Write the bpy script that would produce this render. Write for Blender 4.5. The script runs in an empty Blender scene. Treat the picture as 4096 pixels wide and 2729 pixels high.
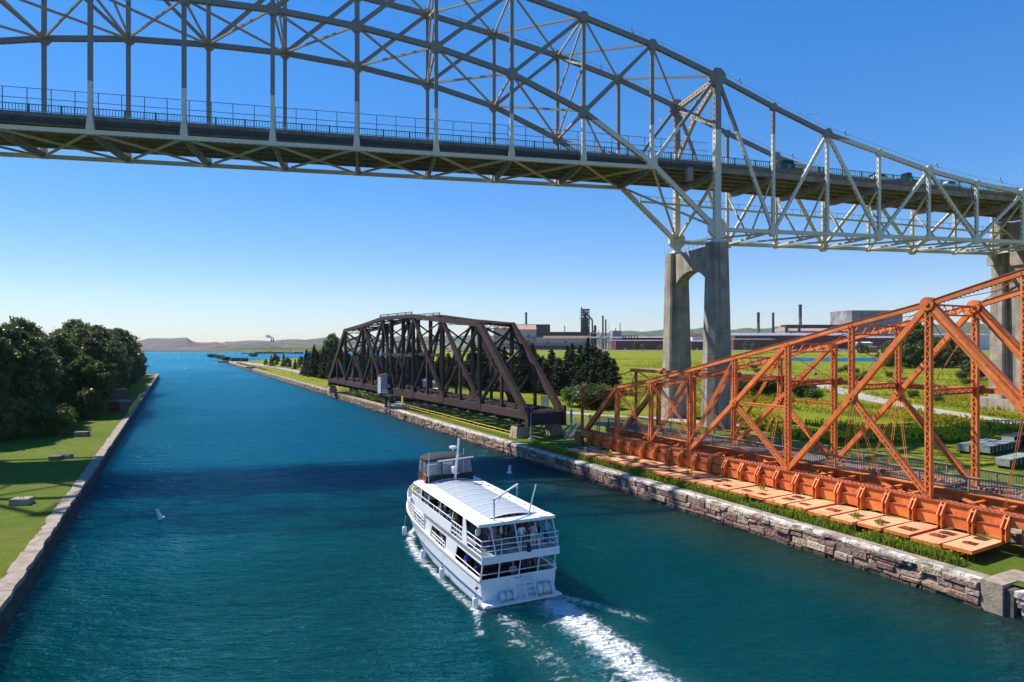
import bpy, bmesh, math, random
import numpy as np
from mathutils import Vector, Matrix
R = math.radians
random.seed(7)
S = bpy.context.scene
COL = S.collection

# ------------------------------------------------------------------ camera, sky, sun, exposure
CAM_H = 17.5
cam_d = bpy.data.cameras.new('camera'); cam = bpy.data.objects.new('camera', cam_d); COL.objects.link(cam)
cam.location = (0, 0, CAM_H); cam.rotation_euler = (R(90), 0, 0)
cam_d.sensor_width = 36; cam_d.lens = 36 * 2606 / 4096; cam_d.clip_start = .5; cam_d.clip_end = 30000
S.camera = cam
SUN_EL, SUN_AZ = R(49.5), R(-63)           # azimuth measured from the view axis (+Y), negative to the left
sv = Vector((math.sin(SUN_AZ) * math.cos(SUN_EL), math.cos(SUN_AZ) * math.cos(SUN_EL), math.sin(SUN_EL)))
W = bpy.data.worlds.new('World'); S.world = W; W.use_nodes = True
nt = W.node_tree; nt.nodes.clear()
sky = nt.nodes.new('ShaderNodeTexSky'); sky.sky_type = 'NISHITA'; sky.sun_disc = False
sky.sun_elevation = SUN_EL; sky.sun_rotation = SUN_AZ
sky.altitude = 0; sky.air_density = 1.0; sky.dust_density = 0.0; sky.ozone_density = 3.0
hs = nt.nodes.new('ShaderNodeHueSaturation'); hs.inputs['Saturation'].default_value = 1.8
gm = nt.nodes.new('ShaderNodeGamma'); gm.inputs['Gamma'].default_value = .6      # the camera's soft tone response on the sky
tint = nt.nodes.new('ShaderNodeMix'); tint.data_type = 'RGBA'; tint.blend_type = 'MULTIPLY'; tint.inputs['Factor'].default_value = 1; tint.inputs['B'].default_value = (1.0,1.10,1.42,1)   # camera white balance of the clear sky
bg = nt.nodes.new('ShaderNodeBackground'); bg.inputs[1].default_value = 0.148
out = nt.nodes.new('ShaderNodeOutputWorld')
nt.links.new(sky.outputs[0], gm.inputs['Color']); nt.links.new(gm.outputs[0], hs.inputs['Color']); nt.links.new(hs.outputs[0], tint.inputs['A']); nt.links.new(tint.outputs['Result'], bg.inputs[0]); nt.links.new(bg.outputs[0], out.inputs[0])
ld = bpy.data.lights.new('sun', 'SUN'); ld.energy = 5.0; ld.angle = R(.53); ld.color = (1, .95, .87)
lo = bpy.data.objects.new('sun', ld); COL.objects.link(lo); lo.rotation_euler = sv.to_track_quat('Z', 'Y').to_euler()
lo.location = (-100, 50, 150)
vs = S.view_settings; vs.view_transform = 'Standard'; vs.look = 'None'; vs.gamma = 1; vs.exposure = 0.60; vs.use_curve_mapping = False
S.render.film_transparent = False
try:
    S.cycles.use_denoising = True; S.cycles.max_bounces = 6; S.cycles.diffuse_bounces = 2; S.cycles.glossy_bounces = 3
    S.cycles.transparent_max_bounces = 8; S.cycles.caustics_reflective = False; S.cycles.caustics_refractive = False
except Exception: pass

# ------------------------------------------------------------------ photo measurements -> metres
F = 2606.0
def PX(x, Y): return (x - 2048) / F * Y
def PZ(y, Y): return CAM_H - (y - 1364.5) / F * Y
def GP(x, y, z=0.0):
    Y = (CAM_H - z) * F / (y - 1364.5); return Vector((PX(x, Y), Y, z))

# ------------------------------------------------------------------ mesh helpers
class MB:
    def __init__(s): s.v = []; s.f = []; s.m = []; s.uv = {}
    def quadbox(s, c8, mats=(0,)*6):
        b = len(s.v); s.v += [tuple(c) for c in c8]
        for i, q in enumerate(((0,3,2,1),(4,5,6,7),(0,1,5,4),(1,2,6,5),(2,3,7,6),(3,0,4,7))):
            s.f.append(tuple(b+k for k in q)); s.m.append(mats[i])
        return b
    def box(s, x0, x1, y0, y1, z0, z1, m=0):
        s.quadbox([(x0,y0,z0),(x1,y0,z0),(x1,y1,z0),(x0,y1,z0),(x0,y0,z1),(x1,y0,z1),(x1,y1,z1),(x0,y1,z1)], (m,)*6); return s
    def beam(s, p, q, w, h, ref=(0,0,1), m=0, perf=None, ext=0):
        """box along p-q; w is the size along ref (made square to the axis), h the other size; perf: material of the two faces whose normal is not along ref"""
        p = Vector(p); q = Vector(q); d = (q-p); L = d.length
        if L < 1e-6: return s
        d /= L; p = p - d*ext; q = q + d*ext
        a = Vector(ref); a = a - d*a.dot(d)
        if a.length < 1e-4: a = Vector((1,0,0)); a = a - d*a.dot(d)
        if a.length < 1e-4: a = Vector((0,1,0)); a = a - d*a.dot(d)
        a.normalize(); b = d.cross(a); a = a*(w/2); b = b*(h/2)
        i = len(s.v)
        for c in (p, q):
            for (sa, sb) in ((-1,-1),(1,-1),(1,1),(-1,1)): s.v.append(tuple(c + a*sa + b*sb))
        fs = [(0,3,2,1),(4,5,6,7),(0,1,5,4),(1,2,6,5),(2,3,7,6),(3,0,4,7)]
        for k, fq in enumerate(fs):
            mm = m
            if perf is not None and k in (2, 4): mm = perf
            s.uv[len(s.f)] = ((0,0),(0,1),(L,1),(L,0)) if k >= 2 and False else None
            s.f.append(tuple(i+j for j in fq)); s.m.append(mm)
            if k >= 2: s.uv[len(s.f)-1] = ((0,0),(0,1),(L,1),(L,0))
        return s
    def tube(s, p, q, r, r2=None, n=8, m=0, caps=True):
        p = Vector(p); q = Vector(q); d = q-p
        if d.length < 1e-6: return s
        d.normalize(); r2 = r if r2 is None else r2
        a = d.orthogonal().normalized(); b = d.cross(a); i = len(s.v)
        for c, rr in ((p, r), (q, r2)):
            for k in range(n):
                t = 2*math.pi*k/n; s.v.append(tuple(c + (a*math.cos(t)+b*math.sin(t))*rr))
        for k in range(n):
            k2 = (k+1) % n; s.f.append((i+k, i+k2, i+n+k2, i+n+k)); s.m.append(m)
        if caps:
            s.f.append(tuple(i+k for k in reversed(range(n)))); s.m.append(m)
            s.f.append(tuple(i+n+k for k in range(n))); s.m.append(m)
        return s
    def path(s, pts, r, n=6, m=0):
        for a, b in zip(pts[:-1], pts[1:]): s.tube(a, b, r, n=n, m=m)
        return s
    def poly(s, pts, m=0):
        i = len(s.v); s.v += [tuple(p) for p in pts]; s.f.append(tuple(range(i, i+len(pts)))); s.m.append(m); return s
    def prism(s, pts, vec, m=0):
        """closed polygon extruded by vec"""
        n = len(pts); i = len(s.v); vec = Vector(vec)
        s.v += [tuple(p) for p in pts]; s.v += [tuple(Vector(p)+vec) for p in pts]
        s.f.append(tuple(range(i+n-1, i-1, -1))); s.m.append(m); s.f.append(tuple(range(i+n, i+2*n))); s.m.append(m)
        for k in range(n):
            k2 = (k+1) % n; s.f.append((i+k, i+k2, i+n+k2, i+n+k)); s.m.append(m)
        return s
    def loft(s, rings, m=0, closed=True, cap=True):
        n = len(rings[0]); i = len(s.v)
        for r in rings: s.v += [tuple(p) for p in r]
        for j in range(len(rings)-1):
            for k in range(n if closed else n-1):
                k2 = (k+1) % n; a = i+j*n
                s.f.append((a+k, a+k2, a+n+k2, a+n+k)); s.m.append(m)
        if cap and closed:
            s.f.append(tuple(i+k for k in reversed(range(n)))); s.m.append(m)
            e = i+(len(rings)-1)*n; s.f.append(tuple(e+k for k in range(n))); s.m.append(m)
        return s
    def grid(s, fn, us, vs_, m=0):
        i = len(s.v); nv = len(vs_)
        for u in us:
            for v in vs_: s.v.append(tuple(fn(u, v)))
        for a in range(len(us)-1):
            for b in range(nv-1):
                k = i+a*nv+b; s.f.append((k, k+nv, k+nv+1, k+1)); s.m.append(m)
        return s
    def ball(s, c, r, nu=10, nv=6, m=0, sc=(1,1,1)):
        rings = []
        for j in range(nv+1):
            ph = math.pi*j/nv; rr = max(math.sin(ph), 1e-3)
            rings.append([(c[0]+r*sc[0]*rr*math.cos(2*math.pi*k/nu), c[1]+r*sc[1]*rr*math.sin(2*math.pi*k/nu), c[2]-r*sc[2]*math.cos(ph)) for k in range(nu)])
        return s.loft(rings, m)
    def lathe(s, c, prof, n=12, m=0):
        return s.loft([[(c[0]+r*math.cos(2*math.pi*k/n), c[1]+r*math.sin(2*math.pi*k/n), c[2]+z) for k in range(n)] for (r, z) in prof], m)
    def laced(s, p, q, w, h, ref, t=.1, pitch=None, m=0):
        """built-up member: two solid channels set apart along ref, joined by zigzag lacing bars on both open faces"""
        p = Vector(p); q = Vector(q); d = q-p; L = d.length; d.normalize()
        a = Vector(ref); a = (a - d*a.dot(d)).normalized(); b = d.cross(a)
        for sg in (-1, 1): s.beam(p + a*sg*(w/2-t/2), q + a*sg*(w/2-t/2), t, h, a, m)
        pitch = pitch or w*.9; n = max(2, int(L/pitch)); st = L/n
        for sb in (-1, 1):
            o = b*(sb*(h/2-.012))
            for k in range(n):
                sg = 1 if k % 2 else -1
                s.beam(p + d*(k*st) + a*sg*(w/2-t*.6) + o, p + d*((k+1)*st) - a*sg*(w/2-t*.6) + o, max(.055, t*.6), .018, a, m)
        return s
    def build(s, name, mats, parent=None, smooth=False, loc=None):
        me = bpy.data.meshes.new(name); me.from_pydata(s.v, [], s.f)
        if not isinstance(mats, (list, tuple)): mats = [mats]
        for mm in mats: me.materials.append(mm)
        if len(mats) > 1: me.polygons.foreach_set('material_index', s.m)
        if s.uv:
            ul = me.uv_layers.new(name='UVMap')
            for fi, u in s.uv.items():
                if u is None: continue
                pl = me.polygons[fi]
                for k, li in enumerate(pl.loop_indices): ul.data[li].uv = u[k]
        if smooth: me.polygons.foreach_set('use_smooth', [True]*len(me.polygons))
        me.update()
        o = bpy.data.objects.new(name, me); COL.objects.link(o)
        if parent is not None: o.parent = parent
        if loc is not None: o.location = loc
        return o
def tag(o, label=None, cat=None, group=None, kind=None):
    if label: o['label'] = label
    if cat: o['category'] = cat
    if group: o['group'] = group
    if kind: o['kind'] = kind
    return o
def empty(name, loc=(0,0,0), rz=0, label=None, cat=None, group=None):
    o = bpy.data.objects.new(name, None); COL.objects.link(o); o.location = loc; o.rotation_euler = (0,0,rz); o.empty_display_size = .2
    return tag(o, label, cat, group)
def base_empty(name, loc, label, cat, group=None):
    """an empty at loc whose children are given in world coordinates"""
    o = empty(name, loc, 0, label, cat, group); o['_off'] = list(loc); return o
def wbuild(mb, name, mats, root, smooth=False):
    """build mb (world coordinates) as a child of the unrotated empty root"""
    lx, ly, lz = root.location
    mb.v = [(x-lx, y-ly, z-lz) for (x, y, z) in mb.v]
    return mb.build(name, mats, root, smooth)
def copy_tree(o, parent=None):
    c = o.copy(); COL.objects.link(c)
    if parent is not None: c.parent = parent
    for ch in list(o.children): copy_tree(ch, c)
    return c

# ------------------------------------------------------------------ materials
def mat(name, col, rough=.6, var=.18, scale=2.0, col2=None, bump=0.0, bscale=12.0, metal=0.0, detail=5.0, rnd=0.0, thresh=None, coord='Object', spec=.4, spots=None, wet=False, streak=0.0):
    m = bpy.data.materials.new(name); m.use_nodes = True; n = m.node_tree.nodes; l = m.node_tree.links
    b = n['Principled BSDF']; b.inputs['Roughness'].default_value = rough; b.inputs['Metallic'].default_value = metal
    b.inputs['Specular IOR Level'].default_value = spec
    tc = n.new('ShaderNodeTexCoord')
    nz = n.new('ShaderNodeTexNoise'); nz.inputs['Scale'].default_value = scale; nz.inputs['Detail'].default_value = detail
    nz.inputs['Roughness'].default_value = .62
    l.new(tc.outputs[coord], nz.inputs['Vector'])
    rp = n.new('ShaderNodeValToRGB')
    c1 = [max(0, c*(1-var)) for c in col]; c2 = [min(1, c*(1+var)) for c in col] if col2 is None else col2
    t = thresh or (.3, .7)
    rp.color_ramp.elements[0].position = t[0]; rp.color_ramp.elements[0].color = (*c1, 1)
    rp.color_ramp.elements[1].position = t[1]; rp.color_ramp.elements[1].color = (*c2, 1)
    l.new(nz.outputs['Fac'], rp.inputs['Fac']); last = rp.outputs['Color']
    if spots:                                   # (colour, threshold, scale): rust or dirt patches with a shape of their own
        ns = n.new('ShaderNodeTexNoise'); ns.inputs['Scale'].default_value = spots[2]; ns.inputs['Detail'].default_value = 8; ns.inputs['Roughness'].default_value = .7; l.new(tc.outputs[coord], ns.inputs['Vector'])
        sm_ = n.new('ShaderNodeMapRange'); sm_.inputs['From Min'].default_value = spots[1]; sm_.inputs['From Max'].default_value = spots[1]+.1; sm_.inputs['To Max'].default_value = .85; l.new(ns.outputs['Fac'], sm_.inputs['Value'])
        sx = n.new('ShaderNodeMix'); sx.data_type = 'RGBA'; l.new(sm_.outputs[0], sx.inputs['Factor']); l.new(last, sx.inputs['A']); sx.inputs['B'].default_value = (*spots[0],1); last = sx.outputs['Result']
    if rnd:
        oi = n.new('ShaderNodeObjectInfo'); mr = n.new('ShaderNodeMapRange'); mr.inputs['To Min'].default_value = 1-rnd; mr.inputs['To Max'].default_value = 1+rnd
        l.new(oi.outputs['Random'], mr.inputs['Value'])
        mx = n.new('ShaderNodeMix'); mx.data_type = 'RGBA'; mx.blend_type = 'MULTIPLY'; mx.inputs['Factor'].default_value = 1
        l.new(last, mx.inputs['A']); l.new(mr.outputs[0], mx.inputs['B']); last = mx.outputs['Result']
    if streak:                                  # rain streaks running down the face
        g2 = n.new('ShaderNodeNewGeometry'); mp_ = n.new('ShaderNodeMapping'); mp_.inputs['Scale'].default_value = (1.1,1.1,.045); l.new(g2.outputs['Position'], mp_.inputs['Vector'])
        n2_ = n.new('ShaderNodeTexNoise'); n2_.inputs['Scale'].default_value = 1; n2_.inputs['Detail'].default_value = 6; n2_.inputs['Roughness'].default_value = .65; l.new(mp_.outputs[0], n2_.inputs['Vector'])
        r2_ = n.new('ShaderNodeMapRange'); r2_.inputs['From Min'].default_value = .48; r2_.inputs['From Max'].default_value = .66; r2_.inputs['To Max'].default_value = streak; l.new(n2_.outputs['Fac'], r2_.inputs['Value'])
        x2_ = n.new('ShaderNodeMix'); x2_.data_type = 'RGBA'; l.new(r2_.outputs[0], x2_.inputs['Factor']); l.new(last, x2_.inputs['A']); x2_.inputs['B'].default_value = (*[c*.35 for c in col],1); last = x2_.outputs['Result']
    if wet:                                     # dark algae line just above the water, ragged
        g_ = n.new('ShaderNodeNewGeometry'); s_ = n.new('ShaderNodeSeparateXYZ'); l.new(g_.outputs['Position'], s_.inputs[0])
        hz_ = n.new('ShaderNodeMath'); hz_.operation = 'MULTIPLY_ADD'; l.new(nz.outputs['Fac'], hz_.inputs[0]); hz_.inputs[1].default_value = -.7; l.new(s_.outputs['Z'], hz_.inputs[2])
        wr_ = n.new('ShaderNodeMapRange'); wr_.inputs['From Min'].default_value = .08; wr_.inputs['From Max'].default_value = -.12; wr_.inputs['To Max'].default_value = .85; l.new(hz_.outputs[0], wr_.inputs['Value'])
        wx_ = n.new('ShaderNodeMix'); wx_.data_type = 'RGBA'; l.new(wr_.outputs[0], wx_.inputs['Factor']); l.new(last, wx_.inputs['A']); wx_.inputs['B'].default_value = (.035,.030,.018,1); last = wx_.outputs['Result']
    l.new(last, b.inputs['Base Color'])
    if bump:
        nb = n.new('ShaderNodeTexNoise'); nb.inputs['Scale'].default_value = bscale; nb.inputs['Detail'].default_value = 4
        l.new(tc.outputs[coord], nb.inputs['Vector'])
        bp = n.new('ShaderNodeBump'); bp.inputs['Strength'].default_value = bump; bp.inputs['Distance'].default_value = .05 if bump < .9 else .14
        l.new(nb.outputs['Fac'], bp.inputs['Height']); l.new(bp.outputs[0], b.inputs['Normal'])
    return m
def nodes_of(m): return m.node_tree.nodes, m.node_tree.links, m.node_tree.nodes['Principled BSDF']
def math_node(n, l, op, a, b=None, c=None, clamp=False):
    x = n.new('ShaderNodeMath'); x.operation = op; x.use_clamp = clamp
    for i, v in enumerate((a, b, c)):
        if v is None: continue
        if isinstance(v, (int, float)): x.inputs[i].default_value = v
        else: l.new(v, x.inputs[i])
    return x.outputs[0]
def mix_col(n, l, fac, a, b, mode='MIX'):
    x = n.new('ShaderNodeMix'); x.data_type = 'RGBA'; x.blend_type = mode
    for k, v in (('Factor', fac), ('A', a), ('B', b)):
        if isinstance(v, (int, float)): x.inputs[k].default_value = v
        elif isinstance(v, (tuple, list)): x.inputs[k].default_value = (*v[:3], 1)
        else: l.new(v, x.inputs[k])
    return x.outputs['Result']
def steel_two_tone(name, hi, lo, zsplit, perforated):
    """bridge paint: repainted pale below zsplit, weathered grey above; rust streaks; optional rows of access holes"""
    m = mat(name, (.5,.5,.5), rough=.55); n, l, b = nodes_of(m)
    g = n.new('ShaderNodeNewGeometry'); sp = n.new('ShaderNodeSeparateXYZ'); l.new(g.outputs['Position'], sp.inputs[0])
    up = math_node(n, l, 'GREATER_THAN', sp.outputs['Z'], zsplit)
    nz = n.new('ShaderNodeTexNoise'); nz.inputs['Scale'].default_value = .9; nz.inputs['Detail'].default_value = 7; nz.inputs['Roughness'].default_value = .7
    l.new(g.outputs['Position'], nz.inputs['Vector'])
    f = math_node(n, l, 'MULTIPLY_ADD', nz.outputs['Fac'], .55, .72)
    base = mix_col(n, l, up, lo, hi)
    cmb = n.new('ShaderNodeCombineColor'); [l.new(f, cmb.inputs[i]) for i in range(3)]
    base = mix_col(n, l, 1.0, base, cmb.outputs[0], 'MULTIPLY')
    rust = math_node(n, l, 'SUBTRACT', nz.outputs['Fac'], .60, clamp=True); rust = math_node(n, l, 'MULTIPLY', rust, 3.0, clamp=True)
    base = mix_col(n, l, rust, base, (.16,.10,.055))
    if perforated:
        uv = n.new('ShaderNodeUVMap'); su = n.new('ShaderNodeSeparateXYZ'); l.new(uv.outputs[0], su.inputs[0])
        fr = math_node(n, l, 'FRACT', math_node(n, l, 'DIVIDE', su.outputs['X'], 1.05))
        a = math_node(n, l, 'LESS_THAN', math_node(n, l, 'ABSOLUTE', math_node(n, l, 'SUBTRACT', fr, .5)), .24)
        c = math_node(n, l, 'LESS_THAN', math_node(n, l, 'ABSOLUTE', math_node(n, l, 'SUBTRACT', su.outputs['Y'], .5)), .19)
        hole = math_node(n, l, 'MULTIPLY', a, c)
        base = mix_col(n, l, hole, base, (.02,.02,.02))
    l.new(base, b.inputs['Base Color']); return m
def leafmat(name, c1, c2, trans=.25, rough=.55):
    m = bpy.data.materials.new(name); m.use_nodes = True; n = m.node_tree.nodes; l = m.node_tree.links; b = n['Principled BSDF']
    b.inputs['Roughness'].default_value = rough; b.inputs['Specular IOR Level'].default_value = .35
    g = n.new('ShaderNodeNewGeometry'); oi = n.new('ShaderNodeObjectInfo')
    nz = n.new('ShaderNodeTexNoise'); nz.inputs['Scale'].default_value = .45; nz.inputs['Detail'].default_value = 3
    l.new(g.outputs['Position'], nz.inputs['Vector'])
    f = math_node(n, l, 'ADD', math_node(n, l, 'MULTIPLY', g.outputs['Random Per Island'], .45), math_node(n, l, 'MULTIPLY', nz.outputs['Fac'], .6))
    f = math_node(n, l, 'ADD', f, math_node(n, l, 'MULTIPLY', math_node(n, l, 'SUBTRACT', oi.outputs['Random'], .5), .5), clamp=True)
    col = mix_col(n, l, f, c1, c2); l.new(col, b.inputs['Base Color'])
    tr = n.new('ShaderNodeBsdfTranslucent'); l.new(col, tr.inputs['Color'])
    mx = n.new('ShaderNodeMixShader'); mx.inputs[0].default_value = trans
    l.new(b.outputs[0], mx.inputs[1]); l.new(tr.outputs[0], mx.inputs[2]); l.new(mx.outputs[0], n['Material Output'].inputs[0])
    return m
def glassmat(name, col, alpha, rough=.1):
    m = mat(name, col, rough=rough, var=.05); b = m.node_tree.nodes['Principled BSDF']; b.inputs['Alpha'].default_value = alpha; return m

M = {}
M['steel'] = steel_two_tone('bridge steel paint', (.20,.19,.168), (.62,.57,.475), 55.7, False)
M['steel_perf'] = steel_two_tone('bridge steel perforated plate', (.20,.19,.168), (.62,.57,.475), 55.7, True)
M['steel_tan'] = steel_two_tone('tan bracing steel', (.37,.30,.205), (.58,.51,.38), 55.7, False)  # warmer tan colour used on the cross bracing
M['steel_tan_perf'] = steel_two_tone('tan perforated bracing', (.37,.30,.205), (.58,.51,.38), 55.7, True)
M['deck_conc'] = mat('bridge deck concrete', (.16,.14,.12), .9, .4, 1.2)
M['deck_steel'] = mat('floor system steel', (.24,.215,.19), .65, .35, .8)
M['green_rail'] = mat('dark green railing paint', (.012,.13,.10), .45)
M['pipe_dark'] = mat('dark conduit', (.04,.055,.055), .5)
M['asphalt'] = mat('asphalt', (.05,.05,.052), .9)
M['shade_stone'] = mat('stone darkened for shade', (.060,.052,.045), .9, .5, 1.2, bump=1.0, bscale=4)  # left wall face: its shade is put into the stone colour
M['wire'] = mat('galvanised wire', (.10,.13,.16), .5)
M['galv'] = mat('galvanised steel', (.42,.44,.45), .4, .1, metal=.5)
M['conc'] = mat('pier concrete', (.29,.25,.20), .9, .34, .35, bump=.25, bscale=6, streak=.75)
M['coping'] = mat('coping concrete', (.29,.235,.18), .95, .38, 1.1, bump=.8, bscale=6)
M['limewash'] = mat('pale worn mortar edge', (.30,.26,.21), .95, .2, 1.3, col2=(.62,.58,.50), thresh=(.40,.56), bump=.9, bscale=7)
M['mortar'] = mat('dark joint fill', (.10,.085,.07), 1, .4, 2)
STONE = [mat('sandstone %d' % i, c, .92, .48, 2.6, bump=1.0, bscale=5, rnd=.28, wet=True) for i, c in enumerate([(.30,.175,.125),(.28,.195,.145),(.36,.26,.18),(.26,.135,.105),(.19,.145,.115),(.42,.33,.24)])]
M['orange'] = mat('faded orange paint', (.68,.150,.026), .6, .12, 1.0, col2=(.80,.235,.055), bump=.15, bscale=14, spots=((.30,.085,.03),.56,1.5), rnd=.17, streak=.30)
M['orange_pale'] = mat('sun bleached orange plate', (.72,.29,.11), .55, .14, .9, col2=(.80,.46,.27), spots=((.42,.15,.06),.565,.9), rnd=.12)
M['orange_dark'] = mat('rusty and shaded orange', (.38,.085,.03), .7, .4, 1.5)  # dark orange; on the middle struts it paints in their shade
M['puddle'] = mat('brown rain puddle', (.10,.045,.02), .03, .4, 2)
M['brown'] = mat('rusty brown steel', (.036,.018,.014), .75, .45, 2.2, col2=(.070,.033,.024), bump=.3, bscale=10, spots=((.16,.065,.03),.60,1.3), rnd=.2)
M['black_steel'] = mat('blackened steel', (.026,.022,.021), .7, .4, 2)
M['tie'] = mat('old timber tie', (.13,.09,.07), .9, .5, 4)
M['wood_rail'] = mat('grey weathered wood', (.25,.215,.18), .85, .3, 3)
M['wood_deck'] = mat('worn deck boards', (.17,.14,.115), .9, .35, 2.5)
M['yellow'] = mat('yellow railing paint', (.80,.55,.03), .45, .1)
M['white'] = mat('white gelcoat', (.80,.80,.79), .25, .05, .7, spots=((.58,.55,.49),.60,1.1))
M['blue'] = mat('blue hull stripe', (.02,.16,.42), .3)
M['black'] = mat('black canvas', (.02,.021,.024), .8, .3, 4)
M['dark_glass'] = mat('dark window glass', (.015,.02,.025), .06, .1)
M['steel_pole'] = mat('aluminium', (.55,.56,.57), .35, .1, metal=.6)
M['grass'] = None
# ------------------------------------------------------------------ water
def build_water():
    m = bpy.data.materials.new('canal water'); m.use_nodes = True; n = m.node_tree.nodes; l = m.node_tree.links; b = n['Principled BSDF']
    g = n.new('ShaderNodeNewGeometry'); pos = g.outputs['Position']
    sp = n.new('ShaderNodeSeparateXYZ'); l.new(pos, sp.inputs[0])
    # distance across the canal: shallow brown shelf along the right-hand wall
    off = math_node(n, l, 'ADD', math_node(n, l, 'MULTIPLY', sp.outputs['X'], .877), math_node(n, l, 'MULTIPLY', sp.outputs['Y'], .480))
    mr = n.new('ShaderNodeMapRange'); mr.interpolation_type = 'SMOOTHSTEP'
    mr.inputs['From Min'].default_value = 36.5; mr.inputs['From Max'].default_value = 47.4; l.new(off, mr.inputs['Value'])
    near = n.new('ShaderNodeMapRange'); near.inputs['From Min'].default_value = 170; near.inputs['From Max'].default_value = 110; l.new(sp.outputs['Y'], near.inputs['Value'])
    big = n.new('ShaderNodeTexNoise'); big.inputs['Scale'].default_value = .035; big.inputs['Detail'].default_value = 3; l.new(pos, big.inputs['Vector'])
    base = mix_col(n, l, big.outputs['Fac'], (.0001,.040,.047), (.0001,.054,.059))
    # bluer base colour up the channel and towards the left bank
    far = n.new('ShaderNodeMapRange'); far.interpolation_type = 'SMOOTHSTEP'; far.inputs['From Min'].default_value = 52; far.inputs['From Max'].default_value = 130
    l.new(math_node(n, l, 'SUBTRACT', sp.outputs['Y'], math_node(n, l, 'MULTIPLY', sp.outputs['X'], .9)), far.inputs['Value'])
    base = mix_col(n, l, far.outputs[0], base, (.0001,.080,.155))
    shal = math_node(n, l, 'MULTIPLY', mr.outputs[0], near.outputs[0])
    shal = math_node(n, l, 'MULTIPLY', shal, math_node(n, l, 'MULTIPLY_ADD', big.outputs['Fac'], .8, .25), clamp=True)
    base = mix_col(n, l, shal, base, (.034,.048,.024))
    # foam from the wake: density attribute broken up by two noises
    at = n.new('ShaderNodeAttribute'); at.attribute_name = 'foam'
    n1 = n.new('ShaderNodeTexNoise'); n1.inputs['Scale'].default_value = .85; n1.inputs['Detail'].default_value = 8; n1.inputs['Roughness'].default_value = .68; n1.inputs['Distortion'].default_value = 1.4; l.new(pos, n1.inputs['Vector'])
    n2 = n.new('ShaderNodeTexVoronoi'); n2.feature = 'DISTANCE_TO_EDGE'; n2.inputs['Scale'].default_value = 1.5
    wv = n.new('ShaderNodeVectorMath'); wv.operation = 'MULTIPLY_ADD'; l.new(n1.outputs['Color'], wv.inputs[0]); wv.inputs[1].default_value = (1.3,1.3,1.3); l.new(pos, wv.inputs[2]); l.new(wv.outputs[0], n2.inputs['Vector'])
    web = math_node(n, l, 'SUBTRACT', .33, n2.outputs['Distance'], clamp=True)
    th = math_node(n, l, 'ADD', math_node(n, l, 'MULTIPLY_ADD', n1.outputs['Fac'], 1.55, -.30), math_node(n, l, 'MULTIPLY', web, .75))
    fm = math_node(n, l, 'ADD', at.outputs['Fac'], math_node(n, l, 'SUBTRACT', th, 1.12))
    foam = n.new('ShaderNodeMapRange'); foam.inputs['From Min'].default_value = 0; foam.inputs['From Max'].default_value = .34; l.new(fm, foam.inputs['Value'])
    churn = math_node(n, l, 'MULTIPLY', at.outputs['Fac'], .32, clamp=True)
    base = mix_col(n, l, churn, base, (.08,.24,.22))
    rf = n.new('ShaderNodeMapRange'); rf.inputs['From Min'].default_value = 60; rf.inputs['From Max'].default_value = 420; rf.inputs['To Min'].default_value = .05; rf.inputs['To Max'].default_value = .38; l.new(sp.outputs['Y'], rf.inputs['Value'])   # unresolved ripples far off
    n.remove(b); dif = n.new('ShaderNodeSubsurfaceScattering'); dif.falloff = 'BURLEY'; dif.inputs['Scale'].default_value = 1.35; dif.inputs['Radius'].default_value = (3,13,17); l.new(base, dif.inputs['Color'])   # light spreads sideways in the water before it comes back
    gl = n.new("ShaderNodeBsdfGlossy"); gl.inputs['Color'].default_value = (.20,.76,1,1); l.new(rf.outputs[0], gl.inputs['Roughness'])
    fr = n.new('ShaderNodeFresnel'); fr.inputs['IOR'].default_value = 1.33
    mx = n.new('ShaderNodeMixShader'); l.new(math_node(n, l, 'MULTIPLY', fr.outputs[0], 1.25, clamp=True), mx.inputs[0]); lam = n.new('ShaderNodeBsdfDiffuse'); l.new(base, lam.inputs['Color']); mxd = n.new('ShaderNodeMixShader'); mxd.inputs[0].default_value = .3; l.new(dif.outputs[0], mxd.inputs[1]); l.new(lam.outputs[0], mxd.inputs[2]); l.new(mxd.outputs[0], mx.inputs[1]); l.new(gl.outputs[0], mx.inputs[2])
    wf = n.new('ShaderNodeBsdfDiffuse'); wf.inputs['Color'].default_value = (.80,.84,.85,1)
    mf = n.new('ShaderNodeMixShader'); l.new(foam.outputs[0], mf.inputs[0]); l.new(mx.outputs[0], mf.inputs[1]); l.new(wf.outputs[0], mf.inputs[2]); l.new(mf.outputs[0], n['Material Output'].inputs[0])
    # waves
    def wave(sc, rot, det, rough=.55, dist=.0):
        mp = n.new('ShaderNodeMapping'); mp.inputs['Scale'].default_value = sc; mp.inputs['Rotation'].default_value = (0,0,rot); l.new(pos, mp.inputs['Vector'])
        t = n.new('ShaderNodeTexNoise'); t.inputs['Scale'].default_value = 1; t.inputs['Detail'].default_value = det; t.inputs['Roughness'].default_value = rough; t.inputs['Distortion'].default_value = dist
        l.new(mp.outputs[0], t.inputs['Vector']); return t.outputs['Fac']
    w1 = wave((.22,.60,1), R(-13), 3, .5, .3); w2 = wave((.75,1.9,1), R(-8), 4, .6, .5); w3 = wave((3.0,5.0,1), R(-20), 3, .6)
    hgt = math_node(n, l, 'ADD', math_node(n, l, 'MULTIPLY', w1, 2.4), math_node(n, l, 'MULTIPLY', w2, 1.0))
    hgt = math_node(n, l, 'ADD', hgt, math_node(n, l, 'MULTIPLY', w3, .10))
    w4 = wave((.42,1.5,1), R(-11), 3, .55, .6); w5 = wave((1.3,3.6,1), R(-16), 3, .55, .5)      # sharp-crested wavelets
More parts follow.
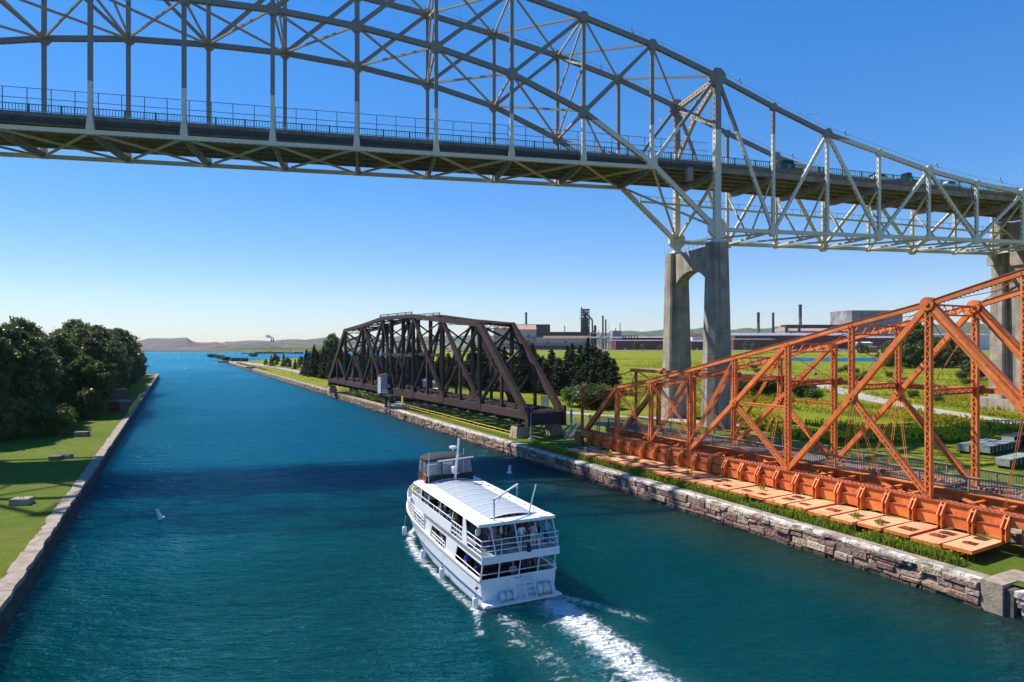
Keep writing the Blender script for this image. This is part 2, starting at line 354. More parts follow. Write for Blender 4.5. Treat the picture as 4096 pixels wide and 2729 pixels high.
    for w_, k_ in ((w4, -1.7), (w5, -.25)): hgt = math_node(n, l, 'ADD', hgt, math_node(n, l, 'MULTIPLY', math_node(n, l, 'ABSOLUTE', math_node(n, l, 'SUBTRACT', w_, .5)), k_))
    gust = wave((.016,.05,1), R(-32), 4, .65, .8); gust = math_node(n, l, 'MULTIPLY_ADD', gust, 2.2, .05)
    hgt = math_node(n, l, 'MULTIPLY', hgt, gust)
    hgt = math_node(n, l, 'ADD', hgt, math_node(n, l, 'MULTIPLY', foam.outputs[0], .25))
    bp = n.new('ShaderNodeBump'); bp.inputs['Strength'].default_value = 1.0; bp.inputs['Distance'].default_value = 1.0
    l.new(hgt, bp.inputs['Height']); [l.new(bp.outputs[0], q.inputs['Normal']) for q in (gl, fr, dif, wf, lam)]
    # one sheet: fine grid by the boat, coarse rings outwards
    def axis(lo_f, hi_f, step, lo_, hi_):
        a = list(np.arange(lo_f, hi_f+1e-6, step)); s = step; v = lo_f
        while v > lo_: s *= 1.35; v -= s; a.insert(0, v)
        s = step; v = hi_f
        while v < hi_: s *= 1.35; v += s; a.append(v)
        return a
    xs = axis(-16, 22, .25, -6500, 6500); ys = axis(18, 64, .25, -300, 6000)
    mb = MB(); mb.grid(lambda u, v: (u, v, 0.0), xs, ys)
    o = mb.build('water', m)
    me = o.data; fo = me.attributes.new('foam', 'FLOAT', 'POINT')
    co = np.zeros(len(me.vertices)*3); me.vertices.foreach_get('co', co); co = co.reshape(-1, 3)
    st = np.array([.47, 43.6]); hd = np.array([-.427, .904]); rt = np.array([.904, .427])
    d = co[:, :2] - st; a = -(d @ hd); c = d @ rt                 # metres aft of the transom, metres to starboard
    fv = np.zeros(len(co))
    def band(pts, w0, w1, amp0, amp1, soft=1.0):
        """soft band along a polyline given as (aft, starboard)"""
        nonlocal fv
        P = np.array(pts, float); seg = np.linalg.norm(np.diff(P, axis=0), axis=1); tot = seg.sum(); run = 0
        best = np.zeros(len(co))
        for i in range(len(P)-1):
            u = P[i+1]-P[i]; L = seg[i]; q = np.c_[a, c]-P[i]; t = np.clip((q@u)/L**2, 0, 1)
            dist = np.linalg.norm(q - t[:, None]*u, axis=1); k = (run + t*L)/tot
            w = w0+(w1-w0)*k; am = amp0+(amp1-amp0)*k
            best = np.maximum(best, am*np.clip(1.25*(1-dist/w), 0, 1)); run += L
        fv = np.maximum(fv, best)
    band([(-.3,1.9),(3,2.1),(7,2.0),(12,1.7),(18,1.5),(26,1.6)], 1.8, 3.2, 1.10, .82)       # prop wash
    band([(.3,3.1),(2.5,4.4),(5.8,6.0)], .6, .8, .90, .50)                  # starboard quarter wave
    band([(-.7,-3.0),(.8,-3.3),(2.1,-3.8),(3.4,-4.2)], .5, .6, .86, .55)             # port quarter wave
    band([(.4,-2.9),(.7,0),(.5,2.8)], .8, .8, .70, .74)                                       # along the transom
    band([(-20,-.9),(-18,-2.1),(-15.5,-2.9),(-12.6,-3.3),(-9.5,-3.4)], .6, .95, 1.05, .74)    # bow wave
    band([(-10,-3.3),(-5,-3.3),(.2,-3.1)], .65, .7, .74, .66)
    band([(.5,1.2),(6,1.9),(12,1.4),(24,1.0)], 2.6, 4.6, .66, .60)
    band([(1,-1.5),(5,-2),(10,-2)], 2.2, 2.6, .52, .46)
    # churned, slightly raised water in the wake
    rg = np.random.default_rng(3); ph_ = rg.uniform(0, 6.28, (24,)); kk = rg.normal(0, 2.6, (24,2)); hh = sum(np.sin(co[:,0]*k_[0]+co[:,1]*k_[1]+p_) for k_, p_ in zip(kk, ph_))/6
    co[:,2] = np.clip(fv-.35, 0, 1)*(.10+.13*hh); me.vertices.foreach_set('co', co.reshape(-1))
    fo.data.foreach_set('value', fv.astype(np.float32))
    tag(o, kind='structure')
build_water()

# ------------------------------------------------------------------ ground
WALL_PX = [(4018,2467),(3494,2289),(2846,2077.5),(2250,1890.5),(2032,1819),(1643,1695),(1353,1595),(1180,1543),(989,1484),(901,1455)]
RW = [GP(x, y) for x, y in WALL_PX]                          # water line of the right-hand wall, near to far
RW = [Vector((31.9, 40.2, 0))] + RW[1:]
for _ in range(2):                                            # iron out reading noise
    RW = [RW[0]] + [(RW[i-1]+RW[i]*2+RW[i+1])/4 for i in range(1, len(RW)-1)] + [RW[-1]]
RDIR = (RW[3]-RW[0]).normalized()
def rw_x(Y):
    if Y <= RW[0].y: return RW[0].x + RDIR.x/RDIR.y*(Y-RW[0].y)
    for p, q in zip(RW[:-1], RW[1:]):
        if Y <= q.y: return p.x + (q.x-p.x)*(Y-p.y)/(q.y-p.y)
    return RW[-1].x
RTOP = 1.9
def shore_x(Y):
    if Y <= 504: return rw_x(Y)+1.05
    K = [(504,-220),(530,-212),(575,-200),(620,-165),(660,-128),(900,-120),(1060,-120),(1085,-1700),(1100,-3000),(7500,-5200)]
    for (a, b), (c, d) in zip(K[:-1], K[1:]):
        if Y <= c: return b+(d-b)*(Y-a)/(c-a)
    return -5200
def smooth(a, b, x):
    t = min(1, max(0, (x-a)/(b-a))); return t*t*(3-2*t)
def ground_z(X, Y):
    z = RTOP
    # low grassy rise behind the lawn
    m = smooth(185, 400, Y)*(1-smooth(480, 640, Y)) * smooth(-60, 20, X)*(1-smooth(75, 150, X))
    z += 4.6*m + .3*m*math.sin(X*.09)*math.sin(Y*.05+1)
    z += .25*math.sin(X*.05+1)*math.sin(Y*.04)*smooth(60, 90, X)*smooth(90,140,Y)*(1-smooth(430, 480, Y))
    z += 6.5*smooth(1090, 1140, Y)*smooth(-560, -330, X)*(1-smooth(-150,-60,X))*(1-smooth(1200, 1300, Y))
    z -= 5.0*smooth(222, 230, X)*(1-smooth(412, 425, X))*smooth(496, 508, Y)*(1-smooth(668, 682, Y))     # inlet behind the meadow
    if Y > 640: z += .6
    return z
def grass_material():
    m = bpy.data.materials.new('grass and meadow'); m.use_nodes = True; n = m.node_tree.nodes; l = m.node_tree.links; b = n['Principled BSDF']
    b.inputs['Roughness'].default_value = .95; b.inputs['Specular IOR Level'].default_value = .1
    g = n.new('ShaderNodeNewGeometry'); pos = g.outputs['Position']; sp = n.new('ShaderNodeSeparateXYZ'); l.new(pos, sp.inputs[0])
    def noise(s, d=4, r=.6):
        t = n.new('ShaderNodeTexNoise'); t.inputs['Scale'].default_value = s; t.inputs['Detail'].default_value = d; t.inputs['Roughness'].default_value = r; l.new(pos, t.inputs['Vector']); return t.outputs['Fac']
    def rng(v, a, c, sm=True):
        r = n.new('ShaderNodeMapRange'); r.inputs['From Min'].default_value = a; r.inputs['From Max'].default_value = c
        if isinstance(v, (int, float)): r.inputs['Value'].default_value = v
        else: l.new(v, r.inputs['Value'])
        return r.outputs[0]
    fine = noise(5.5, 6, .75); mid = noise(.55, 4); bigv = noise(.06, 3)
    lawn = mix_col(n, l, rng(fine, .3, .7), (.070,.105,.009), (.160,.200,.020))
    lawn = mix_col(n, l, math_node(n, l, 'MULTIPLY', rng(mid, .45, .72), .75), lawn, (.190,.175,.040))
    lawn = mix_col(n, l, math_node(n, l, 'MULTIPLY', rng(bigv, .42, .62), .55), lawn, (.060,.120,.010))
    mead = mix_col(n, l, rng(fine, .32, .68), (.105,.130,.006), (.250,.270,.012))
    mead = mix_col(n, l, rng(noise(.22, 5), .48, .7), mead, (.185,.225,.008))
    fl = rng(noise(1.7, 7, .75), .55, .63)
    patch = rng(noise(.05, 4, .6), .42, .56)
    # mown lawn near the wall, meadow behind the paths
    wl = math_node(n, l, 'ADD', math_node(n, l, 'MULTIPLY', sp.outputs['X'], .877), math_node(n, l, 'MULTIPLY', sp.outputs['Y'], .480))
    md = rng(math_node(n, l, 'ADD', wl, math_node(n, l, 'MULTIPLY', noise(.04), 20)), 92, 100)
    col = mix_col(n, l, md, lawn, mead)
    yl = math_node(n, l, 'MULTIPLY', fl, math_node(n, l, 'MULTIPLY', patch, rng(wl, 62, 75)), clamp=True)
    near_strip = math_node(n, l, 'MULTIPLY', rng(sp.outputs['Y'], 190, 230), math_node(n, l, 'MULTIPLY', rng(noise(1.4, 6, .7), .5, .62), .75))
    near_strip = math_node(n, l, 'MULTIPLY', near_strip, rng(sp.outputs['X'], -20, -50))
    yl = math_node(n, l, 'MAXIMUM', yl, near_strip); yl = math_node(n, l, 'MULTIPLY', yl, rng(sp.outputs['Y'], 1000, 800))
    col = mix_col(n, l, math_node(n, l, 'MULTIPLY', rng(noise(.09, 5, .7), .50, .64), math_node(n, l, 'MULTIPLY', md, .75)), col, (.052,.085,.012)); col = mix_col(n, l, yl, col, (.62,.44,.012))
    dirt = math_node(n, l, 'MULTIPLY', rng(sp.outputs['Y'], 980, 1080), rng(bigv, .30, .5))
    col = mix_col(n, l, dirt, col, (.16,.14,.115))
    l.new(col, b.inputs['Base Color'])
    bp = n.new('ShaderNodeBump'); bp.inputs['Strength'].default_value = .8; bp.inputs['Distance'].default_value = .25
    l.new(math_node(n, l, 'ADD', fine, math_node(n, l, 'MULTIPLY', md, noise(2.2, 5))), bp.inputs['Height']); l.new(bp.outputs[0], b.inputs['Normal'])
    return m
M['grass'] = grass_material()
def build_ground():
    ys = list(np.arange(-60, 240, 4)) + list(np.arange(240, 680, 7)) + [700,750,800,870,950,1040,1060,1070,1078,1085,1092,1100,1110,1125,1140,1170,1200,1260,1320,1450,1700,2200,3000,4500,6500,7300]
    ds = [0,.8,2,4,7,11,16,22,29,37,46,56,67,79,92,106,121,137,154,172,191,211,232,254,277,301,320,340,360,380,400,420,430,440,447,452,457,465,475,490,510,530,550,570,590,610,625,640,650,660,680,700,850,1050,1400,2000,3000,5000,9000,11500]
    mb = MB()
    def fn(Y, d):
        X = shore_x(Y)+d; z = ground_z(X, Y)
        if Y > 504 and d < 1: z = -.6
        return (X, Y, z)
    mb.grid(fn, ys, ds); mb.f = [tuple(reversed(f)) for f in mb.f]
    return tag(mb.build('ground', M['grass'], smooth=True), kind='structure')
build_ground()
# left bank
LW0 = GP(0, 2441, 1.9); LW1 = GP(636, 1495.6, 1.9); LDIR = (LW1-LW0); LDIR.z = 0; LLEN = LDIR.length; LDIR.normalize(); LN = Vector((-LDIR.y, LDIR.x, 0))   # LN points left, away from the water
def lw(s, o=0, z=0): p = LW0 + LDIR*s + LN*o; return Vector((p.x, p.y, z))
def build_left():
    mb = MB()
    mb.grid(lambda s, o: lw(s, o, 1.88 + .25*smooth(30, 90, o)), list(np.arange(-90, LLEN+1, 8))+[LLEN+.1], [.92,2,4,6,10,16,24,36,52,75,110,160,240,400,800,1600])
    mb.f = [tuple(f) for f in mb.f]
    tag(mb.build('lawn', M['grass'], smooth=True), kind='structure')
build_left()
def strip(name, pts, width, m, dz=.03, kind='structure', zf=None):
    """path laid a little above the ground along a centre line"""
    P = [Vector(p) for p in pts]; Q = []
    for i in range(len(P)-1):
        k = max(2, int((P[i+1]-P[i]).length/3))
        for j in range(k): Q.append(P[i].lerp(P[i+1], j/k))
    Q.append(P[-1])
    for _ in range(6): Q = [Q[0]]+[(Q[i-1]+Q[i]*2+Q[i+1])/4 for i in range(1, len(Q)-1)]+[Q[-1]]
    mb = MB(); rings = []
    for i, p in enumerate(Q):
        d = (Q[min(i+1, len(Q)-1)]-Q[max(i-1, 0)]); d.z = 0; d.normalize(); nn = Vector((d.y, -d.x, 0)); w = width*(1+.08*math.sin(i*.7))
        rings.append([p+nn*(w*(t-.5)) for t in (0,.25,.5,.75,1)])
    zf = zf or ground_z
    mb.loft([[(q.x, q.y, zf(q.x, q.y)+dz) for q in r] for r in rings], closed=False, cap=False)
    return tag(mb.build(name, m), kind=kind)
M['gravel'] = mat('pale gravel path', (.33,.30,.27), .95, .2, .8, bump=.3, bscale=6, coord='Object')
def gp2(x, y): return GP(x, y, RTOP)
strip('path', [gp2(1020,1457), gp2(1080,1466), gp2(1146,1477), gp2(1220,1494), gp2(1300,1511), gp2(1400,1535), gp2(1536,1560), gp2(1700,1590), gp2(1950,1620), gp2(2266,1653), gp2(2470,1664), gp2(2670,1676), gp2(2960,1705)], 4.2, M['gravel'])
strip('path', [gp2(2560,1500), gp2(2800,1502), gp2(3060,1505), gp2(3184,1513), gp2(3300,1548), gp2(3536,1607), gp2(3842,1664), gp2(4200,1712)], 6.5, M['gravel'], .045)
# gravel landing beyond the far paths
strip('path', [gp2(930,1447), gp2(985,1453), gp2(1040,1460)], 9, M['gravel'], .02)

# ------------------------------------------------------------------ far hills, slag ridge, green bank
def ridge(name, prof, Y, depth, m, zb=1.5, rough=1.0, smoothm=True, nv=12):
    xs = [p[0] for p in prof]; lo_, hi_ = xs[0], xs[-1]; N = max(60, int((hi_-lo_)/8)); mb = MB(); rnd = random.Random(len(name)+len(prof))
    ph = [rnd.random()*6 for _ in range(9)]
    def top(x):
        for (a, b), (c, d) in zip(prof[:-1], prof[1:]):
            if x <= c: return b+(d-b)*(x-a)/(c-a)
        return prof[-1][1]
    def fn(u, v):
        x = lo_+(hi_-lo_)*u; zt = PZ(top(x), Y)
        s = math.sin(math.pi*min(1, v*1.0)) ** .8
        X = PX(x, Y); nz = sum(math.sin(X*.021*(k+1)+v*9*(k+1)+ph[k])/(k+1.5) for k in range(6))*rough*(0 if v in (0,1) else 1)
        return (X*(1+(v-.5)*depth/Y), Y+(v-.5)*depth, zb+(zt-zb)*s + nz*s)
    mb.grid(fn, list(np.linspace(0, 1, N)), list(np.linspace(0, 1, nv+1))); mb.f = [tuple(f) for f in mb.f]
    return tag(mb.build(name, m, smooth=smoothm), kind='structure')
M['slag'] = mat('grey slag', (.085,.075,.078), .95, .4, .03, bump=0, detail=8, col2=(.16,.14,.135))
M['forest_far'] = mat('far wooded hill', (.035,.062,.025), .95, .35, .012, detail=9, col2=(.075,.11,.05))
M['bank_green'] = mat('scrubby bank', (.08,.105,.03), .95, .45, .05, detail=8, col2=(.15,.16,.06))
ridge('hills', [(900,1369),(1095,1364),(1180,1361),(1248,1357),(1300,1354),(1500,1350),(1800,1345),(2100,1338),(2350,1333),(2487,1328),(2585,1325),(2665,1322),(2777,1318),(2818,1314),(2900,1320),(2946,1321),(3003,1312),(3047,1314),(3071,1315.5),(3107,1310),(3136,1312),(3300,1316),(3500,1308),(3700,1300),(3879,1292),(4000,1296),(4300,1300),(4700,1310)], 5200, 1600, M['forest_far'], rough=7, nv=16)
ridge('slag_heap', [(470,1380),(520,1366),(575,1360),(588,1353),(640,1351.5),(700,1352.5),(748,1350.5),(775,1369),(800,1373),(826,1371.5),(867,1368.5),(880,1374),(936,1375),(940,1368.5),(1010,1366.5),(1078,1365.5),(1088,1369.5),(1180,1370),(1260,1374),(1300,1380)], 1380, 260, M['slag'], rough=.9)
ridge('slag_heap', [(480,1392),(600,1389),(700,1386),(760,1390),(840,1385),(890,1382),(930,1388),(1000,1391)], 1180, 70, M['slag'], zb=.5, rough=.7)
ridge('shore_bank', [(850,1397),(900,1390),(960,1386),(1050,1384),(1160,1382),(1260,1383),(1330,1388)], 1110, 50, M['bank_green'], zb=0, rough=.9)
# ------------------------------------------------------------------ high road bridge (truss arch over the canal)
BA = R(12.6); BE = Vector((math.cos(BA), math.sin(BA), 0)); BPV = Vector((-math.sin(BA), math.cos(BA), 0)); B0 = Vector((37.13, 118, 0)); TW = 15.7
def BP(t, w, z): p = B0 + BE*t + BPV*w; return Vector((p.x, p.y, z))
PAN, SPAN = 12.7, 11.46
ARCH_B = {1:69.3,2:69.05,3:67.8,4:65.7,5:62.5,6:57.1,7:48.9,8:37.7}
ARCH_T = {1:82.6,2:82.0,3:80.7,4:78.8,5:76.3,6:73.4,7:69.9,8:65.4}
for k in list(ARCH_B): ARCH_B[2-k] = ARCH_B[k]; ARCH_T[2-k] = ARCH_T[k]
SIDE_T = [65.4,60.8,56.6,53.8,50.95,49.07,47.66,47.2]
TIE = 48.2; SB = 37.7
def tn(n): return (n-8)*PAN
def rail_z(t):
    K = [(-260,52.4),(-101,52.1),(-35,51.8),(0,51.3),(11,50.98),(69,49.0),(120,47.0)]
    for (a, b), (c, d) in zip(K[:-1], K[1:]):
        if t <= c: return b+(d-b)*(t-a)/(c-a)
    return 47
bridge = base_empty('arch_bridge', BP(0, 7.85, 35.9), 'high grey and cream steel truss arch road bridge crossing above the canal', 'bridge')
ST = [M['steel'], M['steel_perf']]
def bm(name, p, q, w, h, ref=None, perf=1, mats=None):
    mb = MB(); mb.beam(p, q, w, h, ref if ref is not None else BPV, 0, perf); return wbuild(mb, name, mats or ST, bridge)
def gusset(p, r, n=8, th=.86):
    mb = MB(); pts = [Vector(p) - BPV*(th/2) + BE*(r*math.cos(2*math.pi*(k+.5)/n)*.95) + Vector((0,0,r*math.sin(2*math.pi*(k+.5)/n))) for k in range(n)]
    mb.prism(pts, BPV*th); return wbuild(mb, 'gusset_plate', ST, bridge)
NMIN = -3
for w in (0, TW):
    for n in range(NMIN, 8):
        bm('bottom_chord', BP(tn(n), w, ARCH_B[n]), BP(tn(n+1), w, ARCH_B[n+1]), .75, .82)
        bm('top_chord', BP(tn(n), w, ARCH_T[n]), BP(tn(n+1), w, ARCH_T[n+1]), .72, .82)
        if n < 7: bm('tie_chord', BP(tn(n), w, TIE), BP(tn(n+1), w, TIE), .6, .62)
        bm('post', BP(tn(n), w, ARCH_B[n]), BP(tn(n), w, ARCH_T[n]), .55, .62)
        if n < 7:
            bm('hanger', BP(tn(n), w, TIE), BP(tn(n), w, ARCH_B[n]), .52, .60)
            mb = MB(); c = BP(tn(n), w, TIE)
            mb.prism([c+BE*x+Vector((0,0,z))-BPV*.32 for x, z in ((-.65,-.35),(.65,-.35),(.34,2.2),(-.34,2.2))], BPV*.64); wbuild(mb, 'gusset_plate', ST, bridge)
        gusset(BP(tn(n), w, ARCH_B[n]), 1.05); gusset(BP(tn(n), w, ARCH_T[n]), .95)
        if n >= 1: bm('diagonal', BP(tn(n), w, ARCH_B[n]), BP(tn(n+1), w, ARCH_T[n+1]), .5, .58)
        if n <= 1 and n > NMIN: bm('diagonal', BP(tn(n), w, ARCH_B[n]), BP(tn(n-1), w, ARCH_T[n-1]), .5, .58)
    bm('post', BP(0, w, SB-.9), BP(0, w, 65.4), 1.0, 1.15); gusset(BP(0, w, 65.2), 1.75); gusset(BP(0, w, SB+.3), 1.9)
    mb = MB(); c = BP(0, w, 0)          # bearing shoe on the pier
    mb.loft([[BP(a*r, w+b*r, z) for a, b in ((-1,-1),(1,-1),(1,1),(-1,1))] for r, z in ((1.1,35.25),(.95,35.6),(.45,36.2),(.5,36.9))]); wbuild(mb, 'bearing', ST, bridge)
    for k in range(7):
        t0, t1 = k*SPAN, min(79.2, (k+1)*SPAN)
        z0 = SIDE_T[k] if k < 8 else 47; z1 = SIDE_T[k+1] if k+1 < 8 else 47
        bm('top_chord', BP(t0, w, z0), BP(t1, w, z1), .68, .72)
        bm('bottom_chord', BP(t0, w, SB), BP(t1, w, SB), .68, .68)
        bm('post', BP(t1, w, SB), BP(t1, w, z1), .5, .55)
        gusset(BP(t1, w, SB+.1), 1.05 if k % 2 == 0 else .7); gusset(BP(t1, w, z1), .7 if k % 2 == 0 else 1.0)
        if k % 2 == 0: bm('diagonal', BP(t0, w, z0), BP(t1, w, SB), .5, .58)
        else: bm('diagonal', BP(t0, w, SB), BP(t1, w, z1), .5, .58)
Z3 = Vector((0,0,1))
def brace(name, p, q, s): bm(name, p, q, s, s*.8, Z3, 1 if s > .6 else 0, [M['steel_tan'], M['steel_tan_perf']])
for n in range(NMIN, 8):
    for ZZ in (ARCH_T, ARCH_B):
        if ZZ is ARCH_B and n == 7: continue
        brace('lateral_brace', BP(tn(n), 0, ZZ[n]), BP(tn(n+1), TW, ZZ[n+1]), .34)
        brace('lateral_brace', BP(tn(n), TW, ZZ[n]+.1), BP(tn(n+1), 0, ZZ[n+1]+.1), .34)
    brace('cross_strut', BP(tn(n), 0, ARCH_T[n]), BP(tn(n), TW, ARCH_T[n]), .36)
    if n < 7: brace('cross_strut', BP(tn(n), 0, ARCH_B[n]), BP(tn(n), TW, ARCH_B[n]), .36)
    if n % 2 == 0:
        zt, zb = ARCH_T[n]-.6, ARCH_B[n]+.6; zm = (zt+zb)/2
        for a, b in ((zt, zm), (zm, zb)):
            brace('sway_brace', BP(tn(n), 0, a), BP(tn(n), TW, b), .34); brace('sway_brace', BP(tn(n)+.1, 0, b), BP(tn(n)+.1, TW, a), .34)
    if n < 7:
        brace('lateral_brace', BP(tn(n), 0, TIE-.1), BP(tn(n+1), TW, TIE-.1), .34); brace('lateral_brace', BP(tn(n), TW, TIE), BP(tn(n+1), 0, TIE), .34)
# portal at the pier
brace('cross_strut', BP(0,0,65.0), BP(0,TW,65.0), .95)
brace('sway_brace', BP(0,0,64.4), BP(0,TW*.5,60.6), .8); brace('sway_brace', BP(0,TW,64.4), BP(0,TW*.5,60.6), .8)
brace('sway_brace', BP(0,TW*.5,60.6), BP(0,TW,54.2), .8); brace('sway_brace', BP(0,TW*.5,60.6), BP(0,0,56.8), .8)
for a, b in (((0,38.3),(TW,47.5)), ((TW,38.3),(0,47.5))): brace('sway_brace', BP(.2,a[0],a[1]), BP(.2,b[0],b[1]), .5)
brace('lateral_brace', BP(tn(7),0,48.6), BP(0,TW,38), .42); brace('lateral_brace', BP(tn(7),TW,48.6), BP(0,0,38), .42)
for k in range(7):
    t0, t1 = k*SPAN, min(79.2, (k+1)*SPAN)
    brace('lateral_brace', BP(t0,0,SB-.2), BP(t1,TW,SB-.2), .34); brace('lateral_brace', BP(t0,TW,SB-.1), BP(t1,0,SB-.1), .34)
    brace('cross_strut', BP(t1,0,SB), BP(t1,TW,SB), .36)
    zz = rail_z(t1)-3.0
    brace('sway_brace', BP(t1,0,zz), BP(t1,TW/2,SB), .3); brace('sway_brace', BP(t1,TW,zz), BP(t1,TW/2,SB), .3)
# floor system
FS = [M['deck_steel']]
ts = [tn(n) for n in range(NMIN, 8)] + [k*SPAN for k in range(0, 9)]
for t in ts:
    zd = rail_z(t)-1.15; mb = MB()
    side = t >= 0; zc = zd-2.15 if side else TIE+.1
    mb.prism([BP(t-.18, w, z) for w, z in ((0,zc-.35),(TW*.25,zc-.75),(TW*.75,zc-.75),(TW,zc-.35),(TW,zc+.55),(0,zc+.55))], BE*.36); wbuild(mb, 'floor_beam', FS, bridge)
for a, b in zip(ts[:-1], ts[1:]):
    if b-a < 1: continue
    za, zb = rail_z(a)-1.15, rail_z(b)-1.15
    mb = MB()                                                   # slab with kerb fascia
    mb.quadbox([BP(a,1.0,za-.65), BP(b,1.0,zb-.65), BP(b,TW-1.0,zb-.65), BP(a,TW-1.0,za-.65), BP(a,1.0,za), BP(b,1.0,zb), BP(b,TW-1,zb), BP(a,TW-1,za)])
    wbuild(mb, 'deck_slab', [M['deck_conc']], bridge)
    for w in (1.35, 3.6, 6.2, 8.9, 11.6, 14.35):
        mb = MB(); mb.beam(BP(a, w, za-1.18), BP(b, w, zb-1.18), .3, 1.05, BPV); wbuild(mb, 'stringer', FS, bridge)
    if b <= 1:
        for zo in (.95, 1.25, 1.5):
            mb = MB(); mb.tube(BP(a, .72, za-zo), BP(b, .72, zb-zo), .1, n=6); wbuild(mb, 'pipe', [M['pipe_dark']], bridge)
    for w in (1.12, TW-1.12):                                   # green baluster railing
        mb = MB(); mb.beam(BP(a,w,za+1.12), BP(b,w,zb+1.12), .12, .1, BPV); mb.beam(BP(a,w,za+.16), BP(b,w,zb+.16), .08, .08, BPV)
        nb = int((b-a)/.42)
        for i in range(nb):
            t = a+(b-a)*i/nb; z = za+(zb-za)*i/nb
            if i % 10 == 0: mb.beam(BP(t,w,z-.1), BP(t,w,z+1.2), .2, .22, BPV)
            else: mb.beam(BP(t,w,z+.16), BP(t,w,z+1.1), .05, .07, BPV)
        wbuild(mb, 'railing', [M['green_rail']], bridge)
    if b <= 1:                                                  # tall fence along the footway
        w = 3.0; nf = 4
        for i in range(nf):
            t = a+(b-a)*i/nf; z = za+(zb-za)*i/nf
            mb = MB(); mb.tube(BP(t,w,z), BP(t,w,z+4.1), .06, n=6); wbuild(mb, 'fence_post', [M['wire']], bridge)
        mb = MB(); mb.tube(BP(a,w,za+4.1), BP(b,w,zb+4.1), .05, n=5); mb.tube(BP(a,w,za+2.6), BP(b,w,zb+2.6), .05, n=5); wbuild(mb, 'fence_rail', [M['wire']], bridge)
        for i in range(int((b-a)/.55)):
            t = a+.55*i; z = za+(zb-za)*(t-a)/(b-a)
        mb = MB()
        for i in range(int((b-a)/.35)):
            t = a+.35*i
            mb.beam(BP(t,w,za+.2), BP(min(b,t+1.9),w,za+4.0), .006, .006, BPV); mb.beam(BP(min(b,t+1.9),w,za+.2), BP(t,w,za+4.0), .006, .006, BPV)
        tag(wbuild(mb, 'fence_mesh', [M['wire']], bridge), kind='stuff')
# inspection walkway below the side span, ladders and cables on the chords
mb = MB()
mb.beam(BP(-9,TW-2,45.2), BP(9*SPAN,TW-2,41.2), .9, .22, BPV); wbuild(mb, 'catwalk', ST, bridge)
mb = MB()
for i in range(62):
    t = -9+1.8*i; z = 45.2-4.0*(t+9)/(9+9*SPAN); mb.beam(BP(t,TW-2.4,z), BP(t,TW-2.4,z+1.1), .05, .05)
mb.beam(BP(-9,TW-2.4,46.3), BP(9*SPAN,TW-2.4,42.3), .06, .06, BPV); wbuild(mb, 'catwalk_railing', [M['pipe_dark']], bridge)
for w in (0, TW):
    pts = [(tn(n), ARCH_T[n]) for n in range(NMIN, 9)] + [(k*SPAN, SIDE_T[k]) for k in range(1, 8)]
    for (a, za), (b, zb) in zip(pts[:-1], pts[1:]):
        for dz, dw in ((1.05,-.35),(1.5,.35),(.8,.35)):
            mb = MB(); mb.tube(BP(a,w+dw,za+dz), BP(b,w+dw,zb+dz), .022, n=4); wbuild(mb, 'hand_cable', [M['galv']], bridge)
        for i in range(3):
            f = (i+.5)/3; t = a+(b-a)*f; z = za+(zb-za)*f
            mb = MB(); mb.beam(BP(t,w+.35,z+.3), BP(t,w+.35,z+1.55), .05, .05); mb.beam(BP(t,w-.35,z+.3), BP(t,w-.35,z+1.1), .05, .05); wbuild(mb, 'cable_post', [M['galv']], bridge)
    for t, z in ((tn(6)+9, 71.2), (4.6, 64.2), (SPAN*2+4, 56.2), (SPAN*4+2, 51.3), (SPAN*5+6,49.2)):
        mb = MB(); mb.beam(BP(t,w,z), BP(t,w,z+1.0), .1, .1); mb.box(0,0,0,0,0,0); mb.lathe(BP(t-.15,w,z+.9), [(.12,0),(.2,.12),(.2,.38),(.06,.5)], 8); mb.lathe(BP(t+.2,w,z+.3), [(.1,0),(.16,.1),(.16,.3),(.05,.4)], 8); wbuild(mb, 'beacon', [M['galv']], bridge)
# caged ladder at the near pier post
mb = MB()
for s in (-.25, .25): mb.beam(BP(-.95+s*.2,-.9+s,36.3), BP(-.95+s*.2,-.9+s,52.6), .06, .06)
for i in range(18): mb.tube(BP(-.95,-1.15,36.5+i*.9), BP(-.95,-.65,36.5+i*.9), .025, n=4)
for i in range(6):
    z = 42+i*2.0
    ring = [BP(-.95-.75*math.sin(math.pi*k/8), -.9+.62*math.cos(math.pi*k/8), z) for k in range(9)]; mb.path(ring, .03, 4)
wbuild(mb, 'caged_ladder', [M['galv']], bridge)
mb = MB(); mb.box(0,.01,0,.01,0,.01); c = BP(-5.2, 2.2, 47.6)
mb = MB(); mb.beam(BP(-5.2,.6,46.4), BP(-5.2,.6,48.7), 1.0, 1.1, BPV); wbuild(mb, 'equipment_box', [M['deck_steel']], bridge)

